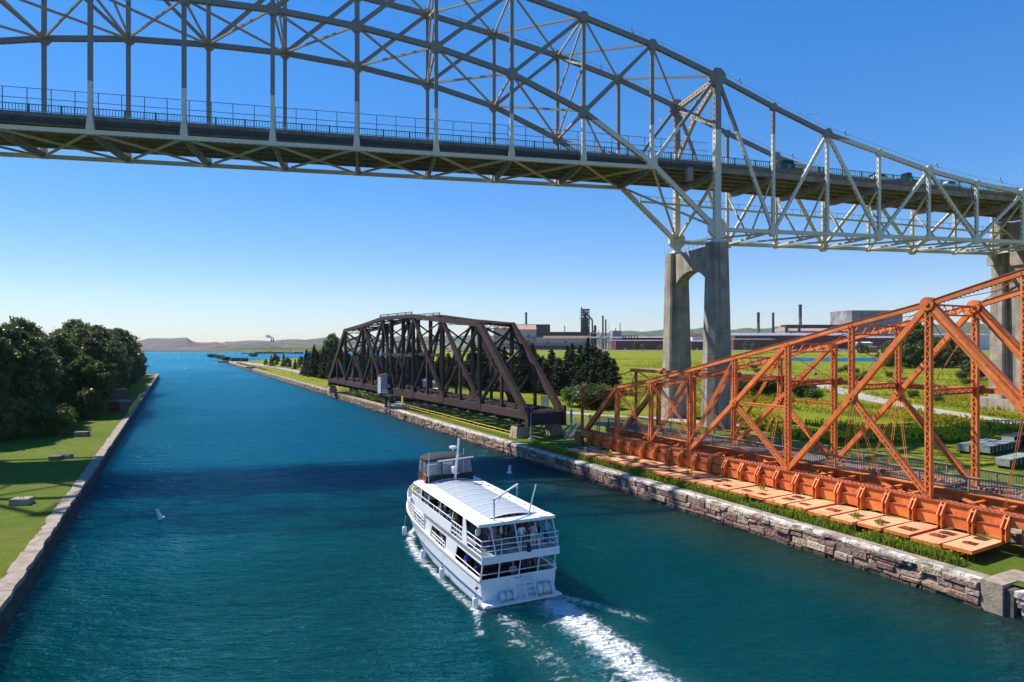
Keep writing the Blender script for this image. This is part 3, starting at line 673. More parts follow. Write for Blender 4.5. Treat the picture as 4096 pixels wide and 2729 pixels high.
# piers
def pier(t, label, base_z=1.9, top=35.25, tower=None):
    root = base_empty('bridge_pier', BP(t, 7.85, base_z), label, 'pier', 'concrete piers of the high bridge')
    def octa(w, a, b, z, ch):
        pts = [(-a,-b+ch),(-a+ch,-b),(a-ch,-b),(a,-b+ch),(a,b-ch),(a-ch,b),(-a+ch,b),(-a,b-ch)]
        return [BP(t+x, w+y, z) for x, y in pts]
    for w in (0, TW):
        mb = MB(); rings = []; hs_ = [base_z-.6]; z = base_z+4
        while z < top-.5: hs_.append(z); z += 4.6
        hs_.append(top)
        for i, z in enumerate(hs_):
            f = (z-base_z)/(top-base_z); a = 2.65*(1-f)+1.95*f; b = 1.95*(1-f)+1.5*f; ch = .95 if w == 0 else .3
            if 0 < i < len(hs_)-1:
                rings.append(octa(w, a, b, z-.05, ch)); rings.append(octa(w, a-.05, b-.05, z, ch))
            rings.append(octa(w, a, b, z+(.05 if 0 < i < len(hs_)-1 else 0), ch))
        mb.loft(rings); wbuild(mb, 'leg', [M['conc']], root)
    # cross beam with an arched soffit
    wa, wb = 1.2, TW-1.2; pts = []
    for i in range(13):
        f = i/12; w = wa+(wb-wa)*f; pts.append((w, 27.6+3.4*math.sin(math.pi*f)**.55))
    pts += [(wb, top-.35), (wa, top-.35)]
    mb = MB(); mb.prism([BP(t-1.15, w, z) for w, z in pts], BE*2.3); wbuild(mb, 'cross_beam', [M['conc']], root)
    for w in (0, TW):
        mb = MB()
        for dt in (-2.0, 2.0):
            mb.tube(BP(t+dt,w-1.5,top+1.0), BP(t+dt,w+1.5,top+1.0), .035, n=5); mb.tube(BP(t+dt,w-1.5,top+.55), BP(t+dt,w+1.5,top+.55), .03, n=5)
            for dw in (-1.5,0,1.5): mb.tube(BP(t+dt,w+dw,top), BP(t+dt,w+dw,top+1.0), .035, n=5)
        wbuild(mb, 'guard_rail', [M['galv']], root)
    mb = MB()
    mb.tube(BP(t-1.0,2,top+.8), BP(t-1.0,TW-2,top+.8), .035, n=5); mb.tube(BP(t-1.0,2,top+.35), BP(t-1.0,TW-2,top+.35), .03, n=5)
    for i in range(8): mb.tube(BP(t-1,2+i*1.67,top-.4), BP(t-1,2+i*1.67,top+.8), .035, n=5)
    wbuild(mb, 'guard_rail', [M['galv']], root)
    return root
pier(0, 'tall two-legged concrete pier standing behind the low end of the orange truss')
p2 = pier(82.6, 'concrete pier at the right edge behind the tall end of the orange truss', 3.2, 44.8)
for w in (0, TW):
    mb = MB(); mb.quadbox([BP(t, w+b, z) for z in (35.0,36.9) for t, b in ((78.7,-.9),(80.6,-.9),(80.6,.9),(78.7,.9))]); wbuild(mb, 'bearing_ledge', [M['conc']], p2)
mb = MB(); mb.quadbox([BP(82.6+a*4.2, b, z) for z in (1.8, 4.3) for a, b in ((-1,-4.2),(1,-4.2),(1,TW+4.2),(-1,TW+4.2))]); wbuild(mb, 'footing', [M['conc']], p2)
# stiffening panel of the far pier below the deck
mb = MB(); mb.quadbox([BP(82.6+a*.9, b, z) for z in (4, 44) for a, b in ((-1,1.2),(1,1.2),(1,TW-1.2),(-1,TW-1.2))]); wbuild(mb, 'web_wall', [M['conc']], p2)
# deck bents that carry the road on beyond the far pier are out of view

# ------------------------------------------------------------------ traffic and lamp on the high bridge
def tyre_mesh(r=.33, w=.22):
    mb = MB(); prof = [(.17,-w/2),(r*.9,-w/2),(r,-w*.3),(r,w*.3),(r*.9,w/2),(.17,w/2)]
    mb.loft([[(math.cos(2*math.pi*k/14)*rr, z, math.sin(2*math.pi*k/14)*rr) for k in range(14)] for rr, z in prof]); return mb
M['rubber'] = mat('tyre rubber', (.02,.02,.02), .85)
M['head'] = mat('lamp lens', (.8,.8,.78), .1); M['tail'] = mat('red tail lamp', (.5,.01,.01), .2)
def vehicle(name, label, col, t, w, heading, L=4.7, H=1.75, kind='suv'):
    root = empty(name, BP(t, w, rail_z(t)-1.15+.012), BA + (0 if heading > 0 else math.pi), label, 'car', 'vehicles on the high bridge')
    paint = mat('paint '+label, col, .25, .04, spec=.6); h = L/2
    prof = {'suv': [(-h,.45),(-h,1.0),(-h+.12,1.1),(-h+.35,H-.06),(-h+.8,H),(.35,H),(1.0,1.12),(h-.15,.98),(h,.8),(h,.42)],
            'pickup': [(-h,.5),(-h,1.08),(-h+.1,1.12),(-.35,1.12),(-.2,H),(.75,H),(1.3,1.15),(h-.12,1.02),(h,.85),(h,.45)],
            'car': [(-h,.42),(-h,.92),(-h+.2,.98),(-h+.75,1.02),(-.75,H),(.35,H),(1.15,.98),(h-.15,.85),(h,.7),(h,.38)]}[kind]
    mb = MB(); bw = .92
    mb.loft([[(x, y*bw*(1 if z < 1.1 else .86), z) for x, z in prof] for y in (-1,-.93,.93,1)]); b = mb.build('body', paint, root)
    zt = H-.13; zl = 1.14 if kind != 'car' else 1.02
    for sg in (-1, 1):
        mb = MB(); x0, x1 = (-h+.5, .75) if kind == 'suv' else ((-.2, .85) if kind == 'pickup' else (-.95, .8))
        y = sg*.925
        mb.prism([(x0,y*.99,zl),(x1,y*.99,zl),(x1-.45,y*.87,zt),(x0+.25,y*.87,zt)], (0,sg*.012,0)); mb.build('window', M['dark_glass'], root)
    mb = MB(); mb.prism([(-h+.10 if kind!='pickup' else -.36,-.7,zl),(-h+.10 if kind!='pickup' else -.36,.7,zl),(-h+.35 if kind!='pickup' else -.24,.6,zt),(-h+.35 if kind!='pickup' else -.24,-.6,zt)], (-.02,0,0)); mb.build('window', M['dark_glass'], root)
    for sx in (-h+.85, h-.85):
        for sy in (-.82, .82):
            wh = tyre_mesh().build('wheel', M['rubber'], root); wh.location = (sx, sy, .34)
            hb = MB(); hb.tube((0,-.1 if sy<0 else .1,0),(0,-.125 if sy<0 else .125,0),.19,n=10); hb.build('rim', M['steel_pole'], wh)
    for sy in (-.7,.7):
        mb = MB(); mb.box(h-.03,h+.02,sy-.17,sy+.17,.72,.88); mb.build('headlight', M['head'], root)
        mb = MB(); mb.box(-h-.02,-h+.03,sy-.12,sy+.12,.75,1.0); mb.build('tail_light', M['tail'], root)
    return root
def t_at(x, w):
    u = (x-2048)/F; a = B0 + BPV*w; return (u*a.y-a.x)/(BE.x-u*BE.y)
vehicle('suv', 'black sport utility car on the bridge just right of the cream pier post', (.012,.013,.014), t_at(3155, 3.4), 3.4, 1, 4.9, 2.35, 'suv')
vehicle('pickup', 'black pickup truck on the bridge ahead of the white car', (.015,.016,.02), t_at(3620, 3.4), 3.4, 1, 5.3, 2.45, 'pickup')
vehicle('car', 'white car on the bridge behind the black pickup truck', (.75,.75,.75), t_at(3520, 3.4), 3.4, 1, 4.6, 1.75, 'car')
vehicle('car', 'silver car on the bridge nearest the right edge of the picture', (.55,.57,.58), t_at(3795, 3.4), 3.4, 1, 4.7, 1.7, 'car')
lt = t_at(3275, 1.6); lz = rail_z(lt)-1.15
lamp = base_empty('street_lamp', BP(lt, 1.6, lz), 'grey street lamp with curved arm standing on the bridge deck', 'lamp')
mb = MB(); mb.tube(BP(lt,1.6,lz), BP(lt,1.6,lz+11.2), .13, .08, 8); wbuild(mb, 'pole', M['steel_pole'], lamp)
mb = MB(); mb.path([BP(lt,1.6,lz+11.1), BP(lt-.8,1.6,lz+11.35), BP(lt-1.9,1.6,lz+11.2)], .05, 6); wbuild(mb, 'arm', M['steel_pole'], lamp)
mb = MB(); mb.loft([[BP(lt-1.8-x, 1.6+a*s, lz+11.15+b*s-x*.1) for a, b in ((-1,0),(-.6,.5),(.6,.5),(1,0),(.5,-.4),(-.5,-.4))] for x, s in ((0,.08),(.2,.2),(.7,.2),(.95,.06))]); wbuild(mb, 'lamp_head', M['steel_pole'], lamp)
mb = MB(); mb.beam(BP(lt,1.6,lz), BP(lt,1.6,lz+1.3), .5, .5); wbuild(mb, 'base', M['green_rail'], lamp)

# ------------------------------------------------------------------ brown railway swing bridge, swung open
SD = Vector((.52,-.854,0)).normalized(); SN = Vector((.854,.52,0)).normalized(); SC = Vector((-26.6,151.3,0)); SW = 6.75; BZ = 6.0
def SP(s, w, z): p = SC + SD*s + SN*w; return Vector((p.x, p.y, z))
swing = base_empty('swing_bridge', SP(0, SW/2, 3.6), 'rusty brown railway truss swing bridge parked open along the canal', 'bridge')
BR = [M['brown']]
def sm(name, p, q, w, h, ref=None, lace=False, m=None, t=.1):
    mb = MB()
    if lace: mb.laced(p, q, w, h, ref if ref is not None else SD, t)
    else: mb.beam(p, q, w, h, ref if ref is not None else SN)
    return wbuild(mb, name, [m or M['brown']], swing)
TOPZ = {9.5:23.0, 24.6:21.6, 40.0:20.5}
for w in (0, SW):
    nodes = [(-40.0,20.5),(-24.6,21.6),(-9.5,23.0),(9.5,23.0),(24.6,21.6),(40.0,20.5)]
    for (a, za), (b, zb) in zip(nodes[:-1], nodes[1:]): sm('top_chord', SP(a,w,za), SP(b,w,zb), .75, .85)
    for sg in (-1, 1):
        sm('end_post', SP(40*sg,w,20.5), SP(55.5*sg,w,BZ), .8, 1.25)
        for a, zz in ((9.5,23.0),(24.6,21.6),(40.0,20.5)): sm('post', SP(a*sg,w,BZ), SP(a*sg,w,zz), .62, .6, None, True, M['black_steel'])
        sm('diagonal', SP(9.5*sg,w,22.8), SP(24.6*sg,w,BZ+.3), .62, .6, SD, True, None, .2)
        sm('diagonal', SP(24.6*sg,w,21.4), SP(40*sg,w,BZ+.3), .62, .6, SD, True, None, .2)
        sm('counter', SP(32.3*sg,w,13.8), SP(24.6*sg,w,BZ+.3), .5, .5, SD, True, M['black_steel'])
        sm('counter', SP(17*sg,w,14.6), SP(9.5*sg,w,BZ+.3), .5, .5, SD, True, M['black_steel'])
        sm('counter', SP(47.8*sg,w,13.0), SP(40*sg,w,BZ+.3), .5, .5, SD, True, M['black_steel'])
        sm('counter', SP(32.3*sg,w,13.8), SP(40*sg,w,20.3), .42, .42, SD, True, M['black_steel'])
        sm('counter', SP(17*sg,w,14.6), SP(24.6*sg,w,21.4), .42, .42, SD, True, M['black_steel'])
        for a, z in ((17.0,14.6),(32.3,13.8),(47.8,13.0)): sm('hanger', SP(a*sg,w,BZ), SP(a*sg,w,z), .45, .5)
        sm('diagonal', SP(9.5*sg,w,22.7), SP(1.5*sg,w,BZ+.6), .5, .5, SD, False, M['black_steel'])
        for a, b in ((0,9.5),(9.5,24.6),(24.6,40),(40,56.2)): sm('bottom_chord', SP(a*sg,w,BZ-.35), SP(b*sg,w,BZ-.35), .7, 1.25 if a else 1.7)
        for a in (9.5, 24.6, 40.0):
            mb = MB(); c = SP(a*sg, w, BZ)
            mb.prism([c+SD*x+Vector((0,0,z))-SN*.42 for x, z in ((-1.0,-.7),(1.0,-.7),(1.0,.7),(.45,1.5),(-.45,1.5),(-1.0,.7))], SN*.84); wbuild(mb, 'gusset_plate', BR, swing)
    sm('diagonal', SP(-23.5,w,21.3), SP(-9.5,w,BZ+.3), .6, .6, SD, True, None, .18)
    for a in (-3.6, 3.6): sm('post', SP(a,w,BZ), SP(a,w,23.4), .7, .7, None, True, M['black_steel'])
    mb = MB(); mb.laced(SP(-11.5,w,23.62), SP(8.5,w,23.62), .7, .4, Z3, .08); [mb.beam(SP(q,w,stz0-.4), SP(q,w,23.9), .2, .2) for q, stz0 in ((-11.5,22.8),(-6,23),(0,23),(5,23),(8.5,23))]; wbuild(mb, 'crown_truss', BR, swing)
    sm('mid_strut', SP(-9.5,w,14.3), SP(9.5,w,14.3), .5, .7, None, False, M['black_steel'])
    mb = MB()
    for i in range(1, 112, 2): mb.tube(SP(-56+i, w, BZ+.25), SP(-56+i, w, BZ+.31), .1, n=5)
    tag(wbuild(mb, 'rivet_row', BR, swing), kind='stuff')
for a in (-40,-24.6,-9.5,9.5,24.6,40):
    zt = {40:20.4,24.6:21.5,9.5:22.8}[abs(a)]
    mb = MB(); mb.laced(SP(a,0,zt-.3), SP(a,SW,zt-.3), .9, .5, Z3, .08); wbuild(mb, 'top_strut', BR, swing)
    if abs(a) < 40:
        sm('sway_brace', SP(a,0,zt-.8), SP(a,SW,zt-5.5), .28, .28, None, False, M['black_steel']); sm('sway_brace', SP(a+.1,SW,zt-.8), SP(a+.1,0,zt-5.5), .28, .28, None, False, M['black_steel'])
        mb = MB(); mb.laced(SP(a,0,zt-5.8), SP(a,SW,zt-5.8), .8, .4, Z3, .07); wbuild(mb, 'sway_strut', [M['black_steel']], swing)
segs = [-40,-32.3,-24.6,-17,-9.5,0,9.5,17,24.6,32.3,40]
def stz(a):
    a = abs(a); return 23.0 if a <= 9.5 else (23.0-(a-9.5)*.093 if a <= 24.6 else 21.6-(a-24.6)*.0714)
for a, b in zip(segs[:-1], segs[1:]):
    sm('lateral_brace', SP(a,0,stz(a)-.1), SP(b,SW,stz(b)-.1), .3, .22, Z3, False, M['black_steel']); sm('lateral_brace', SP(a,SW,stz(a)), SP(b,0,stz(b)), .3, .22, Z3, False, M['black_steel'])
for sg in (-1, 1):    # inclined portals
    def EP(f, w): return SP((40+15.5*f)*sg, w, 20.5-14.5*f)
    for f0, f1 in ((.03,.27),(.27,.51)):
        sm('portal_brace', EP(f0,.2), EP(f1,SW-.2), .42, .3, Z3); sm('portal_brace', EP(f0,SW-.2), EP(f1,.2), .42, .3, Z3)
    mb = MB(); mb.laced(EP(.02,0), EP(.02,SW), .9, .4, Z3, .08); mb.laced(EP(.27,0), EP(.27,SW), .8, .4, Z3, .08); mb.laced(EP(.52,0), EP(.52,SW), .7, .35, Z3, .08); wbuild(mb, 'portal_strut', BR, swing)
for i in range(23):    # floor beams
    s = -55+i*5; mb = MB(); mb.prism([SP(s-.2,w,z) for w, z in ((.3,BZ-.2),(.3,BZ-1.5),(1.2,BZ-2.1),(SW-1.2,BZ-2.1),(SW-.3,BZ-1.5),(SW-.3,BZ-.2))], SD*.4); wbuild(mb, 'floor_beam', [M['black_steel']], swing)
for w in (1.9, SW-1.9): sm('stringer', SP(-56,w,BZ-.55), SP(56,w,BZ-.55), .35, .9, None, False, M['black_steel'])
rr = random.Random(3); tie0 = None
for i in range(150):   # timber ties
    s = -55.8+i*.745
    if tie0 is None:
        mb = MB(); mb.box(-.11,.11,-2.35,2.35,-.11,.11); tie0 = mb.build('tie', M['tie'], swing); o = tie0
    else: o = tie0.copy(); COL.objects.link(o)
    o.location = SP(s, SW/2, BZ+.02+rr.uniform(-.01,.01)) - swing.location; o.rotation_euler = (0,0,math.atan2(SN.y, SN.x)-math.pi/2 + rr.uniform(-.02,.02)); 
for w in (SW/2-.72, SW/2+.72, SW/2-1.9, SW/2+1.9): sm('rail' if abs(w-SW/2) < 1 else 'guard_timber', SP(-56,w,BZ+.22), SP(56,w,BZ+.22), .12 if abs(w-SW/2) < 1 else .25, .16)
# pivot drum and pier
mb = MB(); mb.lathe(SP(0,SW/2,0), [(3.6,3.6),(3.6,4.3),(3.9,4.3),(3.9,4.7),(3.4,4.7),(3.4,5.2)], 24); wbuild(mb, 'drum', [M['black_steel']], swing)
pv = base_empty('pivot_pier', SP(0,SW/2,1.9), 'round white-topped concrete pivot pier under the middle of the brown swing bridge', 'pier')
mb = MB(); mb.lathe(SP(0,SW/2,0), [(5.2,1.5),(5.0,2.6),(5.0,3.1),(4.6,3.1),(4.5,3.6)], 28); wbuild(mb, 'drum_base', [M['conc']], pv)
mb = MB(); mb.lathe(SP(0,SW/2,0), [(5.35,2.55),(5.35,3.15),(5.02,3.2)], 28); wbuild(mb, 'pale_rim', [M['limewash']], pv)
for sg, nm in ((1,'near'), (-1,'far')):
    for w in (0, SW):
        c = SP(53.4*sg, w, 0); r = empty('support_block', (c.x, c.y, 1.85), math.atan2(SD.y, SD.x), 'concrete block under the %s corner of the brown bridge %s end' % ('canal-side' if w == 0 else 'landward', nm), 'block', 'blocks under the swing bridge ends')
        mb = MB(); mb.loft([[(a*x, b*x*1.1, z) for a, b in ((-1,-1),(1,-1),(1,1),(-1,1))] for x, z in ((1.12,0),(.92,1.75),(.85,1.85))]); mb.build('block', STONE[2], r)
        mb = MB(); mb.box(-.8,.8,-.8,.8,1.85,2.1); mb.tube((0,0,2.1),(0,0,3.75 if w==0 else 3.75),.22,n=8); mb.build('jack', M['black_steel'], r)
    sm('end_floor_beam', SP(56.0*sg,-.3,BZ-1.0), SP(56.0*sg,SW+.3,BZ-1.0), .5, 2.0, SD, False, M['black_steel'])
    for w in (-.1, SW+.1): sm('end_plate', SP(56.1*sg,w,BZ-2.3), SP(56.1*sg,w,BZ+1.0), .5, 1.0)
for w in (1.5, 3.3, 5.2):
    mb = MB(); mb.box(-.5,.5,-.3,.3,-.4,.4); o = wbuild(mb, 'wedge_machinery', [M['black_steel']], swing); o.location = SP(54.5,w,3.7)-swing.location
# blue actuators and their poles at the near end
for w, lab in ((-.2,'canal-side'), (SW+.9,'landward')):
    c = SP(57.2, w, 1.9); r = base_empty('actuator_post', c, 'thin %s post with blue actuator at the near end of the brown bridge' % lab, 'post')
    mb = MB(); mb.lathe(c, [(.45,0),(.4,.35),(.14,.4),(.14,2.3)], 8); wbuild(mb, 'stand', M['galv'], r)
    mb = MB(); mb.tube(c+Vector((0,0,2.3)), c+Vector((0,0,4.4)), .2 if w > 0 else .08, n=8); wbuild(mb, 'actuator', mat('blue equipment paint', (.05,.22,.5), .4), r)
    mb = MB(); mb.tube(c+Vector((.1,0,4.4)), c+Vector((.1,0,8.5 if w > 0 else 5.0)), .06, n=6); mb.box(c.x-.1,c.x+.3,c.y-.15,c.y+.15,c.z+(8.1 if w>0 else 4.9),c.z+(8.5 if w>0 else 5.1)); wbuild(mb, 'pole', M['wire'], r)
# control cabin bracketed to the canal side
cab = empty('control_cabin', SP(-5.5,-1.6,BZ-.9), math.atan2(SD.y, SD.x), 'pale grey control cabin box on the canal side of the brown bridge', 'cabin')
mb = MB(); mb.loft([[(-1.0,-.85,0),(1.0,-.85,0),(1.0,.85,0),(-1.0,.85,0)],[(-1.0,-.85,4.1),(1.0,-.85,4.1),(1.0,.85,4.4),(-1.0,.85,4.4)]]); mb.build('wall', mat('pale grey cladding', (.50,.52,.54), .5), cab)
mb = MB(); mb.quadbox([(-1.1,-.95,4.1),(1.1,-.95,4.1),(1.1,.95,4.42),(-1.1,.95,4.42),(-1.1,-.95,4.25),(1.1,-.95,4.25),(1.1,.95,4.57),(-1.1,.95,4.57)]); mb.build('roof', M['brown'], cab)
mb = MB(); mb.box(-1.02,-1.0,-.35,.25,2.6,3.3); mb.build('window', M['dark_glass'], cab)
mb = MB(); mb.box(-.9,.9,-.7,1.6,-.3,0); mb.build('bracket', M['black_steel'], cab)
pl = base_empty('service_platform', SP(-1.8,-1.4,BZ-1.4), 'dark steel service platform and stair beside the control cabin', 'platform')
mb = MB(); mb.quadbox([SP(-3.5,-2.4,BZ-1.3),SP(.5,-2.4,BZ-1.3),SP(.5,-.5,BZ-1.3),SP(-3.5,-.5,BZ-1.3),SP(-3.5,-2.4,BZ-1.1),SP(.5,-2.4,BZ-1.1),SP(.5,-.5,BZ-1.1),SP(-3.5,-.5,BZ-1.1)]); wbuild(mb, 'floor', M['black_steel'], pl)
mb = MB()
for z in (.6, 1.1): mb.path([SP(-3.5,-2.4,BZ-1.1+z), SP(.5,-2.4,BZ-1.1+z), SP(.5,-.6,BZ-1.1+z)], .04, 5)
for s in (-3.5,-2.2,-.9,.5): mb.tube(SP(s,-2.4,BZ-1.1), SP(s,-2.4,BZ), .04, n=5)
wbuild(mb, 'railing', M['galv'], pl)
mb = MB()
for w in (-2.3,-1.5): mb.beam(SP(.5,w,BZ-1.2), SP(-2.2,w,2.0), .08, .25)
for i in range(9): f = i/9; a = SP(.5-2.7*f,-2.3,BZ-1.2+(2.0-BZ+1.2)*f); b = SP(.5-2.7*f,-1.5,BZ-1.2+(2.0-BZ+1.2)*f); mb.beam(a, b, .25, .05, SD)
wbuild(mb, 'stair', M['black_steel'], pl)
for s in (-3.4, .3):
    mb = MB(); mb.beam(SP(s,-1.5,1.9), SP(s,-1.5,BZ-1.3), .5, .5); wbuild(mb, 'leg', M['black_steel'], pl)
sg_ = base_empty('warning_sign', SP(4.4,-.6,BZ-2.0), 'small yellow warning sign hung under the brown bridge girder', 'sign')
mb = MB(); mb.quadbox([SP(s,w,z) for z in (BZ-2.5,BZ-1.0) for s, w in ((4.0,-.62),(4.9,-.62),(4.9,-.56),(4.0,-.56))]); wbuild(mb, 'panel', M['yellow'], sg_)
mb = MB()
for i in range(4): mb.quadbox([SP(s,w,z) for z in (BZ-1.35-.3*i,BZ-1.25-.3*i) for s, w in ((4.15,-.63),(4.75,-.63),(4.75,-.625),(4.15,-.625))])
wbuild(mb, 'lettering_lines', M['black'], sg_)
# ------------------------------------------------------------------ orange emergency swing dam
DA = Vector((27.2,64.2,0)); DD = Vector((.497,-.868,0)).normalized(); DN = Vector((.868,.497,0)).normalized(); SUB = 6.6; DW = 7.3; GZ = 4.75
def DPm(s, w, z): p = DA + DD*s + DN*w; return Vector((p.x, p.y, z))
def DP(k, w, z): return DPm(k*SUB, w, z)
dam = base_empty('swing_dam', DP(2, 3.5, 2.2), 'bright orange steel truss emergency swing dam lying along the canal wall', 'dam')
OR = [M['orange']]
def dm(name, p, q, w, h, ref=None, lace=False, m=None, t=.1, pitch=None):
    mb = MB()
    if lace: mb.laced(p, q, w, h, ref if ref is not None else DD, t, pitch)
    else: mb.beam(p, q, w, h, ref if ref is not None else DN)
    return wbuild(mb, name, [m or M['orange']], dam)
TZ = {-4:11.35,-3:12.5,-2:14.1,-1:15.7,0:17.25,1:18.95,2:20.5,3:22.5,4:24.3,5:26.0}
MID = {-1:10.9, 1:12.45, 3:12.9}
for w in (0, DW):
    ks = sorted(TZ)
    for a, b in zip(ks[:-1], ks[1:]):
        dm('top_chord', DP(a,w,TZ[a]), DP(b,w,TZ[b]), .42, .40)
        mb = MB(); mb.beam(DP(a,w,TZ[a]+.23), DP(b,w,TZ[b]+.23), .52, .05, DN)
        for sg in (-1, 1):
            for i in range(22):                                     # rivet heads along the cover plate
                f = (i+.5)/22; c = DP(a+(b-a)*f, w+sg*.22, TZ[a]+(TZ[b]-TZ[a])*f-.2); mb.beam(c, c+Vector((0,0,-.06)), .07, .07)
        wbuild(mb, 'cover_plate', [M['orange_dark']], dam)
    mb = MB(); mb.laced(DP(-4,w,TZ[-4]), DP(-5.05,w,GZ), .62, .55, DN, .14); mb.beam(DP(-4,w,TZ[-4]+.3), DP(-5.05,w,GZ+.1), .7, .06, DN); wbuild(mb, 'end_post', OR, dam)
    for k in (-4,-3,-2,0,2,4): dm('post', DP(k,w,GZ), DP(k,w,TZ[k]), .48, .46, DD, True, None, .13, .40)
    for k in (-1, 1, 3): dm('sub_post', DP(k,w,MID[k]), DP(k,w,TZ[k]), .44, .42, DD, True, None, .12, .40)
    for k in (-1, 1, 3):
        dm('diagonal', DP(k+1,w,TZ[k+1]) if k < 3 else DP(2,w,TZ[2]), DP(k,w,MID[k]), .46 if k < 3 else .62, .42 if k < 3 else .62)
        if k < 3:
            dm('diagonal', DP(k,w,MID[k]), DP(k-1,w,GZ+.1), .46, .42)
            dm('diagonal', DP(k,w,MID[k]), DP(k+1,w,GZ+.1), .46, .42, DD, True, None, .17, .42)
        else:
            mb = MB(); mb.laced(DP(2,w,TZ[2]), DP(4,w,GZ), .72, .62, DD, .24, .5); wbuild(mb, 'main_diagonal', OR, dam)
        mb = MB(); c = DP(k,w,MID[k]); mb.tube(c-DN*.34, c+DN*.34, .42, n=12); mb.tube(c-DN*.42, c+DN*.42, .15, n=10); wbuild(mb, 'pin_joint', OR, dam)
    mb = MB(); c = DP(2,w,TZ[2]); mb.tube(c-DN*.4, c+DN*.4, .55, n=14); mb.tube(c-DN*.5, c+DN*.5, .18, n=10); wbuild(mb, 'pin_joint', OR, dam)
    dm('strut', DP(-1,w,MID[-1]), DP(0,w,MID[-1]), .3, .3, Z3, True, None, .07)
    # paired eyebars and rods of the low panels
    for dw in (-.16,.16):
        dm('eyebar', DP(-4,w+dw,TZ[-4]), DP(-3,w+dw,GZ), .05, .16); dm('eyebar', DP(-2,w+dw,TZ[-2]), DP(-3,w+dw,GZ), .05, .14)
        dm('eyebar', DP(-3,w+dw,TZ[-3]), DP(-4,w+dw,GZ), .05, .12)
        dm('rod', DP(-3,w+dw,TZ[-3]), DP(-2,w+dw,GZ), .05, .06); dm('rod', DP(-1,w+dw,TZ[-1]), DP(-2,w+dw,GZ+1), .06, .16)
        for k in (-1, 1, 3):
            for ds, dz in ((-.30,-.2),(.0,0),(.30,-.2)):
                dm('rod', DP(k,w+dw,MID[k]), DP(k+ds, 1.6+dw if w == 0 else 5.6+dw, GZ+.05+dz), .035, .035)
for k in (-4,-3,-2,-1,0,1,2,3):
    mb = MB(); zt = TZ[k]-.1; mb.beam(DP(k,0,zt+.05), DP(k,DW,zt+.05), .16, .1); mb.beam(DP(k,0,zt-.75), DP(k,DW,zt-.75), .14, .1); n = 10
    for i in range(n):
        a = .3+(DW-.6)*i/n; b = .3+(DW-.6)*(i+1)/n; mb.beam(DP(k,a,zt if i%2 else zt-.75), DP(k,b,zt-.75 if i%2 else zt), .06, .05)
    wbuild(mb, 'top_strut', OR, dam)
    if k > -4:
        dm('sway_rod', DP(k,0,zt-.9), DP(k,DW,max(GZ+2.5, 13.5 if k >= -1 else zt-4)), .045, .045, None, False, M['orange_dark'])
        dm('sway_rod', DP(k,DW,zt-.9), DP(k,0,max(GZ+2.5, 13.5 if k >= -1 else zt-4)), .045, .045, None, False, M['orange_dark'])
    if k >= -1:
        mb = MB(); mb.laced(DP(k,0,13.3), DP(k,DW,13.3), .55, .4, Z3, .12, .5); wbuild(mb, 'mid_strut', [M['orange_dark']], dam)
for a, b in zip(ks[:-1], ks[1:]):
    dm('lateral_rod', DP(a,0,TZ[a]), DP(b,DW,TZ[b]), .05, .05, None, False, M['orange_dark']); dm('lateral_rod', DP(a,DW,TZ[a]), DP(b,0,TZ[b]), .05, .05, None, False, M['orange_dark'])
# boom along the far side with its masts
mb = MB(); mb.beam(DP(-5,DW+.75,13.2), DP(5,DW+.75,13.2), .45, .62); wbuild(mb, 'boom', OR, dam)
for k in (-4,-3,-2,-1,0,1,2,3):
    mb = MB(); c = DP(k,DW+.7,13.3); mb.tube(c-DD*.28, c+DD*.28, .42, n=10); wbuild(mb, 'boom_roller', [M['orange_dark']], dam)
dm('mast', DP(-4.85,DW+.75,2.2), DP(-4.85,DW+.75,13.4), .3, .3, None, False, M['orange_dark'])
dm('mast', DP(-5.45,1.2,GZ-2.6), DP(-5.45,1.2,10.6), .32, .32, None, False, M['orange_dark'])
for p, q in ((DP(-5.45,1.2,10.5),DP(-4,1.2,10.9)),(DP(-5.45,1.2,10.0),DP(-4.1,4.5,9.8)),(DP(-5.45,1.2,10.6),DP(-4.85,DW+.75,13.3)),(DP(-4.85,DW+.75,12.9),DP(-4.2,3,10.6)),(DP(-5.45,1.2,7.6),DP(-5.0,3.4,9.9)),(DP(-4.85,DW+.75,13.2),DP(-4,DW,11.4)),(DP(-4,DW+.75,13.2),DP(-3,DW,12.5))):
    dm('stay', p, q, .12, .12, None, False, M['orange_dark'])
